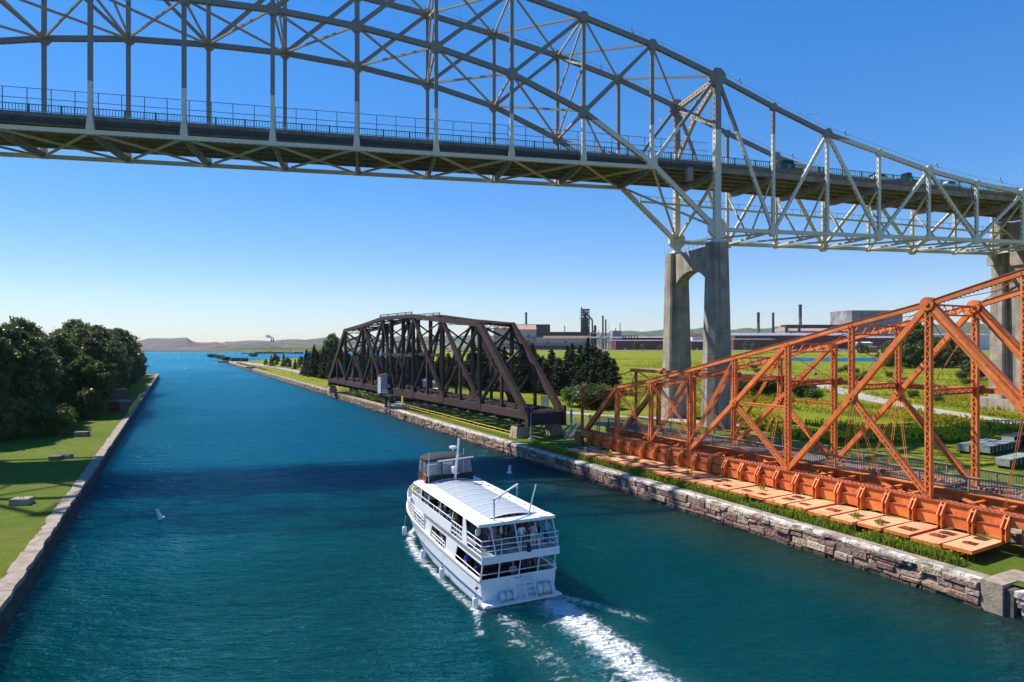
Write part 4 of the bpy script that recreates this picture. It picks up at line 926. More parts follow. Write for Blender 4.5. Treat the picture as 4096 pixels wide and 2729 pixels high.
# plate girder, its wicket bays and brackets
s0, s1, NB = -31.5, 18.8, 23; pit = (s1-s0)/NB
mb = MB(); mb.beam(DPm(-34.3,-.15,4.28), DPm(46,-.15,4.28), .16, .82, DN); wbuild(mb, 'girder_web', OR, dam)
mb = MB(); mb.beam(DPm(-34.4,.1,4.74), DPm(46,.1,4.74), .95, .09, DN); wbuild(mb, 'girder_flange', [M['orange_dark']], dam)
mb = MB()
for i in range(200):
    c = DPm(-34+.4*i, -.25, 4.81); mb.beam(c, c+Vector((0,0,.06)), .09, .09)
    c = DPm(-34+.4*i, .3, 4.81); mb.beam(c, c+Vector((0,0,.06)), .09, .09)
tag(wbuild(mb, 'flange_rivet', [M['orange_dark']], dam), kind='stuff')
rr = random.Random(11); weeds_at = []
for i in range(NB+1):
    s = s0+i*pit; mb = MB()
    for ds in (-.14, .14):
        mb.prism([DPm(s+ds,w,z) for w, z in ((-.24,4.6),(-.95,3.75),(-.95,2.85),(-.24,2.85))], DD*.06)
        mb.beam(DPm(s+ds+.03,-.3,4.72), DPm(s+ds+.03,-1.02,3.82), .09, .12, DD)
    mb.tube(DPm(s-.25,-.45,4.5), DPm(s+.25,-.45,4.5), .1, n=8); mb.beam(DPm(s-.12,-.6,3.2), DPm(s+.2,-.6,3.2), .4, .5); wbuild(mb, 'bracket', OR, dam)
    if i < NB:
        a, b = s+.24, s+pit-.24
        mb = MB(); mb.beam(DPm(a,-.42,3.42), DPm(b,-.42,3.42), .08, .95, DN); wbuild(mb, 'lower_plate', OR, dam)
        mb = MB(); mb.beam(DPm(a,-.40,3.90), DPm(b,-.40,3.90), .3, .06, DN); wbuild(mb, 'ledge', [M['orange_dark']], dam)
        sh = rr.uniform(-.2,.2); zt = 2.78+rr.uniform(-.05,.05); mb = MB(); g = .14
        tilt = rr.uniform(-.03,.03)
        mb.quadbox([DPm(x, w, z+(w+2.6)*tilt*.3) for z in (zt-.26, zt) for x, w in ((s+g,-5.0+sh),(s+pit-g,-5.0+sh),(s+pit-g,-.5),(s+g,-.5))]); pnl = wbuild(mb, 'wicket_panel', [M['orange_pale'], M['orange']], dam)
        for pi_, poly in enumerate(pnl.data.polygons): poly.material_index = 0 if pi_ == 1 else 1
        for q in range(rr.choice((1,1,2,2))):                        # rain puddles and stains lying in the shallow trays
            w0 = (-3.6,-1.9)[q]+rr.uniform(-.4,.4); ww = rr.uniform(.7,1.15); x0 = s+rr.uniform(.4,.6); xl = rr.uniform(.9,1.25); mbp = MB()
            mbp.poly([DPm(x0+xl*a_+rr.uniform(-.05,.05), w0+ww*b_+rr.uniform(-.06,.06), zt+.012+(w0+ww*b_+2.6)*tilt*.3) for a_, b_ in ((0,.05),(.3,0),(.7,.02),(1,0),(1.02,.4),(.98,.8),(1,1),(.6,.97),(.3,1.02),(.02,.95),(-.03,.5))]); pd = MB(); pd.v = mbp.v; pd.f = mbp.f; pd.m = mbp.m
            po = wbuild(pd, 'puddle', [M['puddle']], dam)
        if i in (3, 5, 9, 13, 18, 19): weeds_at.append(DPm(s+pit*.7, -3.0+rr.uniform(-1,1.2), zt))
# bearing framing under panels and floor system between the trusses
for i in range(12):
    s = -33+i*6.6
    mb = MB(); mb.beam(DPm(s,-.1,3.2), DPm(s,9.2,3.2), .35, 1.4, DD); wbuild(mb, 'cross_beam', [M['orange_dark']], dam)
    dm('floor_brace', DPm(s,0,4.3), DPm(s+6.6,4.4,4.3), .22, .15, Z3); dm('floor_brace', DPm(s,4.4,4.35), DPm(s+6.6,0,4.35), .22, .15, Z3)
    for f in (.33,.66): dm('floor_strut', DPm(s+6.6*f,.4,4.45), DPm(s+6.6*f,4.4,4.45), .3, .28, Z3, True, None, .07)
mb = MB(); mb.beam(DPm(-34.3,.9,4.62), DPm(46,.9,4.62), .8, .05, DN); wbuild(mb, 'lacing_plate', OR, dam)
mb = MB(); mb.beam(DPm(-34.3,4.35,4.5), DPm(46,4.35,4.5), .3, .75, DN); mb.beam(DPm(-34.3,4.2,4.9), DPm(46,4.2,4.9), .6, .07, DN); wbuild(mb, 'walkway_girder', OR, dam)
mb = MB(); mb.beam(DPm(-34.3,9.2,4.5), DPm(46,9.2,4.5), .3, .75, DN); wbuild(mb, 'walkway_girder', OR, dam)
mb = MB(); mb.beam(DPm(-36,-.1,3.4), DPm(-34.4,-.1,3.4), .2, 1.6, DN); wbuild(mb, 'end_plate', [M['orange_dark']], dam)
for s in (-33.5,-8,18,44):
    mb = MB(); mb.beam(DPm(s,4.5,1.7), DPm(s,4.5,2.6), 2.6, 2.2, DD); wbuild(mb, 'support_pier', [M['conc']], dam)
# wooden footway on the dam with picket railings
walk = base_empty('footway', DPm(0,7,5.0), 'weathered grey wooden footway with picket railings on the orange dam', 'walkway')
mb = MB(); n = 80
for i in range(n):
    a = -34+80*i/n; mb.beam(DPm(a+.5,4.6,4.98+.01*rr.random()), DPm(a+.5,9.1,4.98+.01*rr.random()), .96, .07, DD)
tag(wbuild(mb, 'deck_board', [M['wood_deck']], walk), kind='stuff')
for w in (4.5, 9.15):
    for i in range(20):
        s = -34+4*i; mb = MB()
        for j in range(18):
            x = s+.2+j*.21; mb.beam(DPm(x,w,5.12), DPm(x,w,6.08), .035, .045)
        tag(wbuild(mb, 'picket', [M['wood_rail']], walk), kind='stuff')
        mb = MB(); mb.beam(DPm(s,w,4.9), DPm(s,w,6.15), .13, .13); wbuild(mb, 'rail_post', [M['wood_rail']], walk)
        mb = MB(); mb.beam(DPm(s,w,6.17), DPm(s+4.0,w,6.17), .24, .05, DN); mb.beam(DPm(s,w+.03,6.05), DPm(s+4,w+.03,6.05), .05, .1, DN); mb.beam(DPm(s,w+.03,5.14), DPm(s+4,w+.03,5.14), .05, .09, DN); wbuild(mb, 'hand_rail', [M['wood_rail']], walk)
# curving approach of the footway at the far end
ap = [DPm(-34,4.5,0), DPm(-35.5,3.6,0), DPm(-37,3.4,0), DPm(-38.5,4.4,0), DPm(-38.8,6.5,0), DPm(-37.5,8.5,0), DPm(-34,9.15,0)]
for a, b in zip(ap[:-1], ap[1:]):
    L = (b-a).length; mb = MB(); up = Vector((0,0,1))
    for j in range(int(L/.21)): c = a.lerp(b, j*.21/L); mb.beam(c+up*5.12, c+up*6.08, .035, .045)
    tag(wbuild(mb, 'picket', [M['wood_rail']], walk), kind='stuff')
    mb = MB(); mb.beam(a+up*6.17, b+up*6.17, .24, .05, (b-a).cross(up)); wbuild(mb, 'hand_rail', [M['wood_rail']], walk)
    mb = MB(); mb.beam(a+up*2, a+up*6.15, .13, .13); wbuild(mb, 'rail_post', [M['wood_rail']], walk)
mb = MB(); mb.prism([Vector((p.x,p.y,4.9)) for p in ap]+[DPm(-34,4.5,4.9)], (0,0,.08)); wbuild(mb, 'landing', [M['wood_rail']], walk)
# loose rust-orange rubble heaps on the footway
mb = MB()
for i, s in enumerate((-22,-13,-5.5,.5,5.5,10,15.5,19.5)):
    L = rr.uniform(1.2,2.4); c0 = rr.uniform(5.9,7.6)
    for j in range(46):
        x = s+rr.gauss(0,L*.4); w = c0+rr.gauss(0,.3); r = rr.uniform(.08,.16); mb.ball(DPm(x,w,5.06+abs(rr.gauss(0,.07))), r, 5, 3, 0, (1,1.3,.7))
tag(mb.build('rubble', M['orange']), 'loose heaps of rust-orange rubble strewn along the dam footway', 'rubble', kind='stuff')
# steel stair at the far end
stc = base_empty('steel_stair', DPm(-40.5,2.4,1.9), 'galvanised steel stair leading up to the far end of the dam footway', 'stair')
def SS(f, w, z): return DPm(-42.4+3.2*f, 2.4+w, 1.9+2.9*f+z)
for w in (0, 1.2):
    mb = MB(); mb.beam(SS(0,w,.1), SS(1,w,.1), .08, .28); wbuild(mb, 'stringer', M['galv'], stc)
    mb = MB(); mb.path([SS(0,w,1.0), SS(1,w,1.0)], .035, 6); mb.path([SS(0,w,.55), SS(1,w,.55)], .03, 6)
    for f in (0,.33,.66,1): mb.tube(SS(f,w,0), SS(f,w,1.0), .035, n=6)
    wbuild(mb, 'hand_rail', M['galv'], stc)
for i in range(11):
    mb = MB(); mb.beam(SS((i+.5)/11,0,.12), SS((i+.5)/11,1.2,.12), .28, .04, DD); wbuild(mb, 'tread', M['galv'], stc)

# ------------------------------------------------------------------ stone canal wall, right bank
def rw_at(Y, o=0, z=0):
    e = .8; d = Vector((rw_x(Y+e)-rw_x(Y-e), 2*e, 0)).normalized(); nrm = Vector((d.y, -d.x, 0))
    return Vector((rw_x(Y), Y, z)) + nrm*o
wallr = base_empty('canal_wall', rw_at(70, 0, 0), 'rough pinkish sandstone canal wall with pale coping below the orange dam', 'wall')
ys = list(np.arange(41.0, 505, 3.0))
mb = MB(); mb.loft([[rw_at(Y,.16,-2.5), rw_at(Y,.16,1.72), rw_at(Y,1.08,1.72), rw_at(Y,1.08,-2.5)] for Y in ys]); wbuild(mb, 'core', [M['mortar']], wallr)
rs = random.Random(5); pieces = []
def stone(mbx, Y0, Y1, z0, z1, bul, proud):
    j = lambda a: rs.uniform(-a, a)
    g = .018
    out_ = [(Y0+g+j(.06), z0+g+j(.055)), (Y1-g+j(.06), z0+g+j(.055)), (Y1-g+j(.06), z1-g+j(.055)), (Y0+g+j(.06), z1-g+j(.055))]
    ins = .07*min(1, (z1-z0)/.3)
    inn = [(Y0+ins+j(.04), z0+ins+j(.03)), (Y1-ins+j(.04), z0+ins+j(.03)), (Y1-ins+j(.04), z1-ins+j(.03)), (Y0+ins+j(.04), z1-ins+j(.03))]
    b = len(mbx.v)
    for y, z in out_: mbx.v.append(tuple(rw_at(y, .22, z)))
    for y, z in out_: mbx.v.append(tuple(rw_at(y, -proud*.35+j(.02), z)))
    for y, z in inn: mbx.v.append(tuple(rw_at(y, -proud-bul+j(.035), z)))
    for k in range(4):
        k2 = (k+1) % 4
        mbx.f.append((b+k, b+k2, b+4+k2, b+4+k)); mbx.m.append(0); mbx.f.append((b+4+k, b+4+k2, b+8+k2, b+8+k)); mbx.m.append(0)
    mbx.f.append((b+8, b+9, b+10, b+11)); mbx.m.append(0)
Y = 42.6; count = 0; rest = [MB() for _ in STONE]
while Y < 250:
    pl_ = rs.uniform(2.2, 4.4); Y1 = Y+pl_; nc = rs.choice((3,4,4,5)); hs_ = [rs.uniform(.6,1.5) for _ in range(nc)]; tot = sum(hs_); z = -.28
    for h in hs_:
        z1 = z+h/tot*2.0; y = Y+rs.uniform(-.15,.15)
        while y < Y1-.05:
            ll = rs.choice((.45,.6,.8,1.0,1.3,1.7,2.0))*rs.uniform(.8,1.2); y1 = min(Y1+rs.uniform(-.15,.15), y+ll)
            if y1-y > .18:
                si = rs.choices(range(6), (3,3,2.2,2.4,1.6,1))[0]; missing = rs.random() < .035 or (150 < y < 154 and z < .6) or (140 < y < 142.5 and z < .5)
                if not missing:
                    if count < 300:
                        mb = MB(); stone(mb, y, y1, z, z1, rs.uniform(.0,.10), rs.uniform(-.02,.16)); wbuild(mb, 'stone', [STONE[si]], wallr); count += 1
                    else: stone(rest[si], y, y1, z, z1, rs.uniform(.0,.10), rs.uniform(-.02,.16))
            y = y1
        z = z1
    Y = Y1
for si, r_ in enumerate(rest): tag(wbuild(r_, 'stonework', [STONE[si]], wallr), kind='stuff')
mb = MB()
def rough(Y, z): return math.sin(Y*2.3+z*5)*.06+math.sin(Y*.9+z*3)*.08+math.sin(Y*5.1+z*9)*.04
mb.grid(lambda y, z: rw_at(y, -.02+rough(y, z), z), list(np.arange(249, 504, .7)), [-.5,0,.35,.7,1.05,1.4,1.75]); mb.f = [tuple(reversed(f)) for f in mb.f]
wbuild(mb, 'far_face', [STONE[2]], wallr)
Y = 42.6
while Y < 500:          # coping: pale broken mortar edge in front, concrete slabs behind
    L = rs.uniform(2.6,4.6)*(1 if Y < 200 else 3); Y1 = min(503, Y+L); n = 6; mb = MB(); a = .50+rs.uniform(-.14,.14); c1, c2 = 1.15+rs.uniform(-.08,.12), 1.15+rs.uniform(-.08,.12)
    fr = [(Y+(Y1-Y)*i/n, rs.uniform(-.14,.20), rs.uniform(-.12,.02)) for i in range(n+1)]
    for (y0,o0,d0), (y1,o1,d1) in zip(fr[:-1], fr[1:]):
        mb.quadbox([rw_at(y0,o0,1.66), rw_at(y1,o1,1.66), rw_at(y1,a,1.66), rw_at(y0,a,1.66), rw_at(y0,o0+.05,1.90+d0), rw_at(y1,o1+.05,1.90+d1), rw_at(y1,a,1.93), rw_at(y0,a,1.93)])
    wbuild(mb, 'mortar_edge', [M['limewash'] if Y < 150 else M['coping']], wallr)
    mb = MB(); mb.quadbox([rw_at(Y+.02,a+.01,1.6), rw_at(Y1-.02,a+.01,1.6), rw_at(Y1-.02,c2,1.6), rw_at(Y+.02,c1,1.6), rw_at(Y+.02,a+.01,1.955), rw_at(Y1-.02,a+.01,1.955), rw_at(Y1-.02,c2,1.955), rw_at(Y+.02,c1,1.955)]); wbuild(mb, 'coping_slab', [M['coping']], wallr)
    Y = Y1
# concrete end of the wall and the block beyond the stop-log slot
ab = base_empty('concrete_abutment', rw_at(41.5, 1, 0), 'smooth grey concrete abutment ending the stone wall at lower right', 'wall')
mb = MB(); mb.quadbox([rw_at(y,o,z) for z in (-2.5,1.96) for y, o in ((41.45,-.08),(42.58,-.06),(42.58,4.0),(41.45,4.0))]); wbuild(mb, 'block', [M['coping']], ab)
mb = MB(); mb.quadbox([rw_at(y,o,z) for z in (-2.5,1.95) for y, o in ((38.0,1.7),(41.44,1.7),(41.44,6.0),(38.0,6.0))]); wbuild(mb, 'slot_back', [M['mortar']], ab)
mb = MB(); mb.quadbox([rw_at(y,o,z) for z in (1.964,2.02) for y, o in ((37.0,1.9),(41.9,1.7),(41.9,7.5),(37.0,7.5))]); wbuild(mb, 'apron', [M['coping']], ab)
wb = base_empty('white_stone_pier', rw_at(39.2, 0, 0), 'whitewashed broken stone pier cut off by the lower right edge', 'wall')
for i, (z0, z1, o, c) in enumerate(((-2,.35,.5,0),(.35,.8,.2,0),(.8,1.25,-.05,1),(1.25,1.6,-.35,0),(1.6,1.95,-.45,0))):
    mb = MB(); q = [rw_at(y,oo,z) for z in (z0,z1-.03) for y, oo in ((36,o+.15),(40.75-.12*(i%2),o),(40.7-.06*i,1.68),(36,1.68))]
    mb.quadbox([p+Vector((rs.uniform(-.06,.06),rs.uniform(-.06,.06),rs.uniform(-.04,.04))) for p in q]); wbuild(mb, 'stone', [M['limewash'] if not c else STONE[4]], wb)

# ------------------------------------------------------------------ left bank wall
walll = base_empty('canal_wall', lw(20,0,0), 'shaded dark canal wall with worn concrete coping on the left bank', 'wall')
mb = MB(); rs2 = random.Random(9)
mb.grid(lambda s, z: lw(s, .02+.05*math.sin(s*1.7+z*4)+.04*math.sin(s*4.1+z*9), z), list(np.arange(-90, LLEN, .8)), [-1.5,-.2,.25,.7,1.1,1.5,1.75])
wbuild(mb, 'face', [M['shade_stone']], walll)
mb = MB(); mb.loft([[lw(s,.2,-2), lw(s,.2,1.7), lw(s,.95,1.7), lw(s,.95,-2)] for s in (-90, LLEN)]); wbuild(mb, 'core', [M['mortar']], walll)
s = -88
while s < LLEN-1:
    L = rs2.uniform(3.2,5.2); e = min(LLEN, s+L); n = 5; mb = MB(); cw = 1.02+rs2.uniform(-.12,.12)
    fr = [(s+.03+(e-s-.06)*i/n, rs2.uniform(-.09,.07), cw+rs2.uniform(-.12,.12)) for i in range(n+1)]
    for (a,o,c), (b,p_,d) in zip(fr[:-1], fr[1:]):
        mb.quadbox([lw(a,o,1.62), lw(b,p_,1.62), lw(b,d,1.62), lw(a,c,1.62), lw(a,o+.03,1.96), lw(b,p_+.03,1.96), lw(b,d,1.97), lw(a,c,1.97)])
        mb.f[-6:] = [tuple(reversed(f)) for f in mb.f[-6:]]
    wbuild(mb, 'coping_slab', [M['coping']], walll); s = e
# footings and slabs on the left lawn
def slab(name, label, x, y, L, Wd, H, rz=.12, m=None, ring=False):
    p = GP(x, y, 1.9); r = empty(name, (p.x, p.y, 1.86), rz, label, 'concrete block')
    mb = MB(); mb.loft([[(-L/2,-Wd/2,0),(L/2,-Wd/2,0),(L/2,Wd/2,0),(-L/2,Wd/2,0)],[(-L/2,-Wd/2,H*.93),(L/2,-Wd/2,H*.93),(L/2,Wd/2,H*.93),(-L/2,Wd/2,H*.93)],[(-L/2+.04,-Wd/2+.04,H),(L/2-.04,-Wd/2+.04,H),(L/2-.04,Wd/2-.04,H),(-L/2+.04,Wd/2-.04,H)]]); mb.build('slab', m or M['coping'], r)
    if ring:
        mb = MB(); mb.path([(.16*math.cos(math.pi*k/6),0,H+.16*math.sin(math.pi*k/6)) for k in range(7)], .025, 5); mb.build('lifting_ring', M['black_steel'], r)
    return r
slab('concrete_block', 'grey concrete block with lifting ring on the left lawn nearest the camera', 88, 2016, 1.65, 1.2, .62, .15, None, True)
slab('concrete_slab', 'low dark concrete slab beside the shadow band on the left lawn', 226, 1838, 1.3, 1.3, .55, .1, STONE[4])
slab('concrete_slab', 'low pale concrete slab beside the shadow band on the left lawn', 265, 1832, 1.25, 1.2, .5, .1)
slab('concrete_block', 'small dark block at the foot of the left trees', 328, 1745, 2.0, 1.2, .8, .1, STONE[4])
M['brick'] = mat('old brown brick', (.20,.105,.075), .95, .5, 5, bump=.6, bscale=9)
def ruin(label, x0, x1, yb, yt, dep):
    p = GP((x0+x1)/2, yb, 1.9); hw = (x1-x0)/2/F*p.y; H = (yb-yt)/F*p.y
    r = empty('ruined_wall', (p.x, p.y+dep/2, 1.9), -.47, label, 'wall'); mb = MB(); mb.box(-hw,hw,-dep/2,dep/2,-.1,H-.4); mb.build('brickwork', M['brick'], r)
    mb = MB(); mb.box(-hw-.15,hw+.15,-dep/2-.15,dep/2+.15,H-.4,H); mb.build('cap', M['coping'], r); return r
ruin('tall brown brick ruin half hidden under the left trees', 368, 462, 1610, 1556, 5)
ruin('low crumbling brick wall on the left lawn in front of the taller ruin', 432, 500, 1645, 1603, 2.5)
# yellow hand rails
def handrail(pts, label, group='yellow railings along the canal', H=1.1, step=2.1, vert=False):
    r = base_empty('hand_railing', pts[0], label, 'railing', group); up = Vector((0,0,1)); k = 0
    for a, b in zip(pts[:-1], pts[1:]):
        L = (b-a).length; n = max(1, int(round(L/step)))
        for i in range(n+(b is pts[-1])):
            c = a.lerp(b, i/n); mb = MB(); mb.tube(c, c+up*H, .045 if i % 6 else .06, n=6); wbuild(mb, 'post', M['yellow'], r)
        for h in (H, H*.55):
            mb = MB(); mb.tube(a+up*h, b+up*h, .045, n=6); wbuild(mb, 'rail', M['yellow'], r)
    return r
def rpts(Y0, Y1, o, n=4): return [rw_at(Y0+(Y1-Y0)*i/n, o, 1.95) for i in range(n+1)]
handrail(rpts(102.5, 146, 2.1), 'long yellow tube railing along the canal under the near half of the brown bridge')
handrail(rpts(160, 206, 2.0), 'long yellow tube railing along the canal under the far half of the brown bridge')
handrail([lw(113,.5,1.97), lw(134,.5,1.97), lw(156,.5,1.97)], 'short yellow railing on the left bank coping beside the brick ruin', step=1.6)
# ------------------------------------------------------------------ tour boat
BROT = math.atan2(.427,.904)
boat = empty('tour_boat', (.47,43.6,0), BROT, 'white two-deck passenger tour boat heading up the canal', 'boat')
BM = Matrix.Translation((.47,43.6,0)) @ Matrix.Rotation(BROT, 4, 'Z')
def interp(K, t):
    for (a, b), (c, d) in zip(K[:-1], K[1:]):
        if t <= c: return b+(d-b)*(t-a)/(c-a)
    return K[-1][1]
HB = [(0,2.8),(1,2.85),(4,2.92),(12,2.95),(15.5,2.88),(17.5,2.6),(19,2.1),(20.2,1.4),(21.1,.7),(21.7,.08)]
HWL = [(0,2.55),(1,2.6),(4,2.7),(10,2.65),(14,2.3),(17,1.65),(19,1.0),(20.5,.4),(21.7,.03)]
SH = [(0,1.9),(8,1.95),(12,2.1),(15,2.25),(18,2.45),(21.7,2.75)]
ysn = [0,.5,1,2,4,6,8,10,12,13.5,15,16.2,17.2,18.2,19,19.6,20.2,20.7,21.1,21.5,21.7]
def hullpt(y, f, off=0):      # f 0 keel line .. 1 sheer
    b, wl, sh = interp(HB, y), interp(HWL, y), interp(SH, y); bow = max(0, (y-16)/5.7)
    K = [(0,(0,-.9)),(.22,(wl*.8,-.55)),(.4,(wl,0)),(.62,((wl*.45+b*.55),sh*.42)),(1,(b,sh))]
    for (a, p), (c, q) in zip(K[:-1], K[1:]):
        if f <= c+1e-9:
            t = (f-a)/(c-a); return (p[0]+(q[0]-p[0])*t+off, y + bow*.7*((p[1]+(q[1]-p[1])*t)/2.7), p[1]+(q[1]-p[1])*t)
mb = MB(); fsn = [0,.22,.4,.52,.62,.8,1]
ring_ = lambda y: [hullpt(y, f) for f in reversed(fsn)] + [(-p[0], p[1], p[2]) for p in (hullpt(y, f) for f in fsn[1:])]
mb.loft([ring_(y) for y in ysn], closed=False, cap=False); mb.poly(ring_(0)); mb.build('hull', M['white'], boat, smooth=False)
for f0, f1, nm in ((.55,.61,'blue_stripe'), (.35,.43,'boot_stripe')):
    mb = MB()
    for sg in (-1, 1):
        mb.loft([[(sg*(hullpt(y,f0)[0]+.012), hullpt(y,f0)[1], hullpt(y,f0)[2]), (sg*(hullpt(y,f1)[0]+.012), hullpt(y,f1)[1], hullpt(y,f1)[2])] for y in ysn[:-1]], closed=False, cap=False)
    mb.build(nm, M['blue'], boat)
mb = MB()
for sg in (-1, 1): mb.loft([[(sg*(interp(HB,y)+dx), y+max(0,(y-16)/5.7)*.7, interp(SH,y)+dz) for dx, dz in ((-.08,-.1),(.07,-.1),(.07,.06),(-.08,.06))] for y in ysn])
mb.build('rub_rail', M['white'], boat)
M['deckgrey'] = mat('grey non-slip deck', (.20,.21,.225), .8, .15, 4)
mb = MB(); mb.poly([(-2.6,.05,1.92-.9),(2.6,.05,1.02),(2.75,8,1.02),(2.5,12,1.02),(-2.5,12,1.02),(-2.75,8,1.02)]); mb.build('lower_deck', mat('brown deck darkened for shade', (.04,.028,.02), .6), boat)  # floor colour darkened to paint in the shade of the deck above
# open cockpit: inner lining so that the open aft deck reads as a recess
pts = [(y, interp(HB, y)-.12, interp(SH, y)) for y in (12,13.5,15,16.2,17.2,18.2,19,19.7,20.3,20.9,21.4)]
mb = MB(); mb.poly([(-b,y+max(0,(y-16)/5.7)*.6,z-.25) for y,b,z in pts]+[(b,y+max(0,(y-16)/5.7)*.6,z-.25) for y,b,z in reversed(pts)]); mb.build('fore_deck', M['deckgrey'], boat)
mb = MB()
mb.prism([(-2.85,-.75,.30),(2.85,-.75,.30),(2.75,.0,.30),(-2.75,.0,.30)], (0,0,.14)); mb.build('swim_platform', M['white'], boat)
for x in (-1.8,0,1.8):
    mb = MB(); mb.prism([(x-.04,-.6,.30),(x-.04,0,.30),(x-.04,0,-.2)], (.08,0,0)); mb.build('platform_bracket', M['white'], boat)
# bulwark cap and lower house
def panel(name, x, yz, m, th=.06):
    mb = MB(); mb.prism([(x, y, z) for y, z in yz], (th if x < 0 else -th, 0, 0)); return mb.build(name, m, boat)
for sg in (-1, 1):
    X = sg*2.86
    panel('side_panel', X, ((4.7,1.9),(6.7,1.9),(6.3,3.3),(4.0,3.3)), M['white'])
    panel('side_panel', X, ((10.3,2.0),(11.7,2.1),(11.2,3.3),(9.7,3.3)), M['white'])
    panel('fascia', X-sg*.01, ((-.35,3.02),(14.6,3.02),(14.6,3.52),(-.35,3.52)), M['white'])
    panel('upper_side_panel', X, ((5.6,3.5),(14.2,3.5),(15.4,4.3),(5.3,4.25)), M['white'])
    panel('bulkhead_panel', X, ((2.2,3.5),(3.2,3.5),(3.0,5.3),(2.5,5.3)), M['white'])
    mb = MB(); mb.box(sg*2.2-.04, sg*2.2+.04, 6.8, 14, 1.05, 3.05); h = mb.build('house_side', M['white'], boat)
    for a, b in ((7.0,8.1),(8.25,9.35),(9.5,10.6),(10.75,12.2)):
        mb = MB(); mb.box(sg*2.25-.012, sg*2.25+.012, a, b, 1.9, 2.9); mb.build('window', M['dark_glass'], boat)
for sg in (-1, 1):
    for yy in (6.95,8.17,9.42,10.67,12.25):
        mb = MB(); mb.box(sg*2.27-.02, sg*2.27+.02, yy-.06, yy+.06, 1.85, 2.95); mb.build('window_mullion', M['white'], boat)
mb = MB(); mb.path([(-2.2,13.75+.3*math.cos(k*.5236),5.95+.3*math.sin(k*.5236)) for k in range(13)], .06, 6); mb.build('life_ring', mat('orange life ring', (.75,.12,.03), .5), boat)
mb = MB(); mb.box(-2.2,2.2,6.76,6.84,1.05,3.05); mb.build('house_bulkhead', M['dark_glass'], boat)
mb = MB(); mb.box(-2.0,2.0,13.95,14.05,2.0,3.05); mb.build('house_front', M['white'], boat)
mb = MB(); mb.prism([(-2.86,-.35,3.2),(2.86,-.35,3.2),(2.86,12,3.2),(2.4,15.3,3.2),(-2.4,15.3,3.2),(-2.86,12,3.2)], (0,0,.26)); mb.build('upper_deck', M['deckgrey'], boat)
mb = MB(); mb.box(-2.8,2.8,-.3,6.7,3.14,3.195); mb.build('shade_liner', M['black'], boat)  # black sheet added under the upper deck to darken the stern below
mb = MB(); mb.box(-2.88,2.88,-.41,-.345,3.0,3.52); mb.build('aft_fascia', M['white'], boat)
# rails
def rails(name, pts, hs_, step, r=.028, m=None):
    mb = MB(); P = [Vector(p) for p in pts]
    for a, b in zip(P[:-1], P[1:]):
        n = max(1, round((b-a).length/step))
        for i in range(n+1): c = a.lerp(b, i/n); mb.tube(c, c+Vector((0,0,hs_[0])), r, n=6)
        for h in hs_: mb.tube(a+Vector((0,0,h)), b+Vector((0,0,h)), r*1.15, n=6)
    return mb.build(name, m or M['white'], boat)
rails('aft_rail', [(-2.82,2.4,3.46),(-2.82,-.3,3.46),(2.82,-.3,3.46),(2.82,2.4,3.46)], (1.05,.7,.35), 1.35)
for sg in (-1, 1):
    rails('side_rail', [(sg*2.82,3.2,3.46),(sg*2.82,5.4,3.46)], (1.05,.7,.35), .55); rails('side_rail', [(sg*2.82,5.4,4.2),(sg*2.82,13.6,4.25)], (.42,), 1.9)
    rails('lower_side_rail', [(sg*2.82,.05,1.9),(sg*2.84,4.6,1.92)], (.36,), 2.2); rails('gate_rail', [(sg*2.84,6.8,1.95),(sg*2.82,9.9,2.0)], (.55,.28), .5)
    bow = [(sg*(interp(HB,y)-.05), y+max(0,(y-16)/5.7)*.7, interp(SH,y)) for y in (11.6,13.2,14.6,16,17.2,18.3,19.3,20.2,21.0,21.6)]
    rails('bow_rail', bow, (1.15,.85,.55,.28), .9)
    ub = [(sg*2.8,13.6,3.46),(sg*2.75,15.4,3.46),(sg*2.3,17.1,3.46),(sg*1.2,18.4,3.46),(0,18.8,3.46)]
    rails('upper_bow_rail', ub, (1.15,.8,.45), .7)
mb = MB(); mb.prism([(-2.8,13.8,3.3),(2.8,13.8,3.3),(2.75,15.4,3.3),(2.3,17.1,3.3),(1.2,18.4,3.3),(-1.2,18.4,3.3),(-2.3,17.1,3.3),(-2.75,15.4,3.3)], (0,0,.14)); mb.build('upper_fore_deck', M['deckgrey'], boat)
rails('lower_aft_rail', [(-2.75,0,1.9),(2.75,0,1.9)], (.32,), 2.75)
for x in (-2.75,-1.5,0,1.4,2.65):
    mb = MB(); mb.beam((x,.02,1.9), (x-.0,-.25,3.05), .07, .07); mb.build('aft_post', M['white'], boat)
for x in (-1.9,-.15,1.35,2.75):
    mb = MB(); mb.beam((x+.1,-.32,3.3), (x,.45,5.32), .06, .06); mb.build('roof_post', M['white'], boat)
for sg in (-1, 1):
    for y in (5.4,8.2,11,13.4):
        mb = MB(); mb.beam((sg*2.78,y,4.2), (sg*2.65,y,5.3), .07, .07); mb.build('roof_post', M['white'], boat)
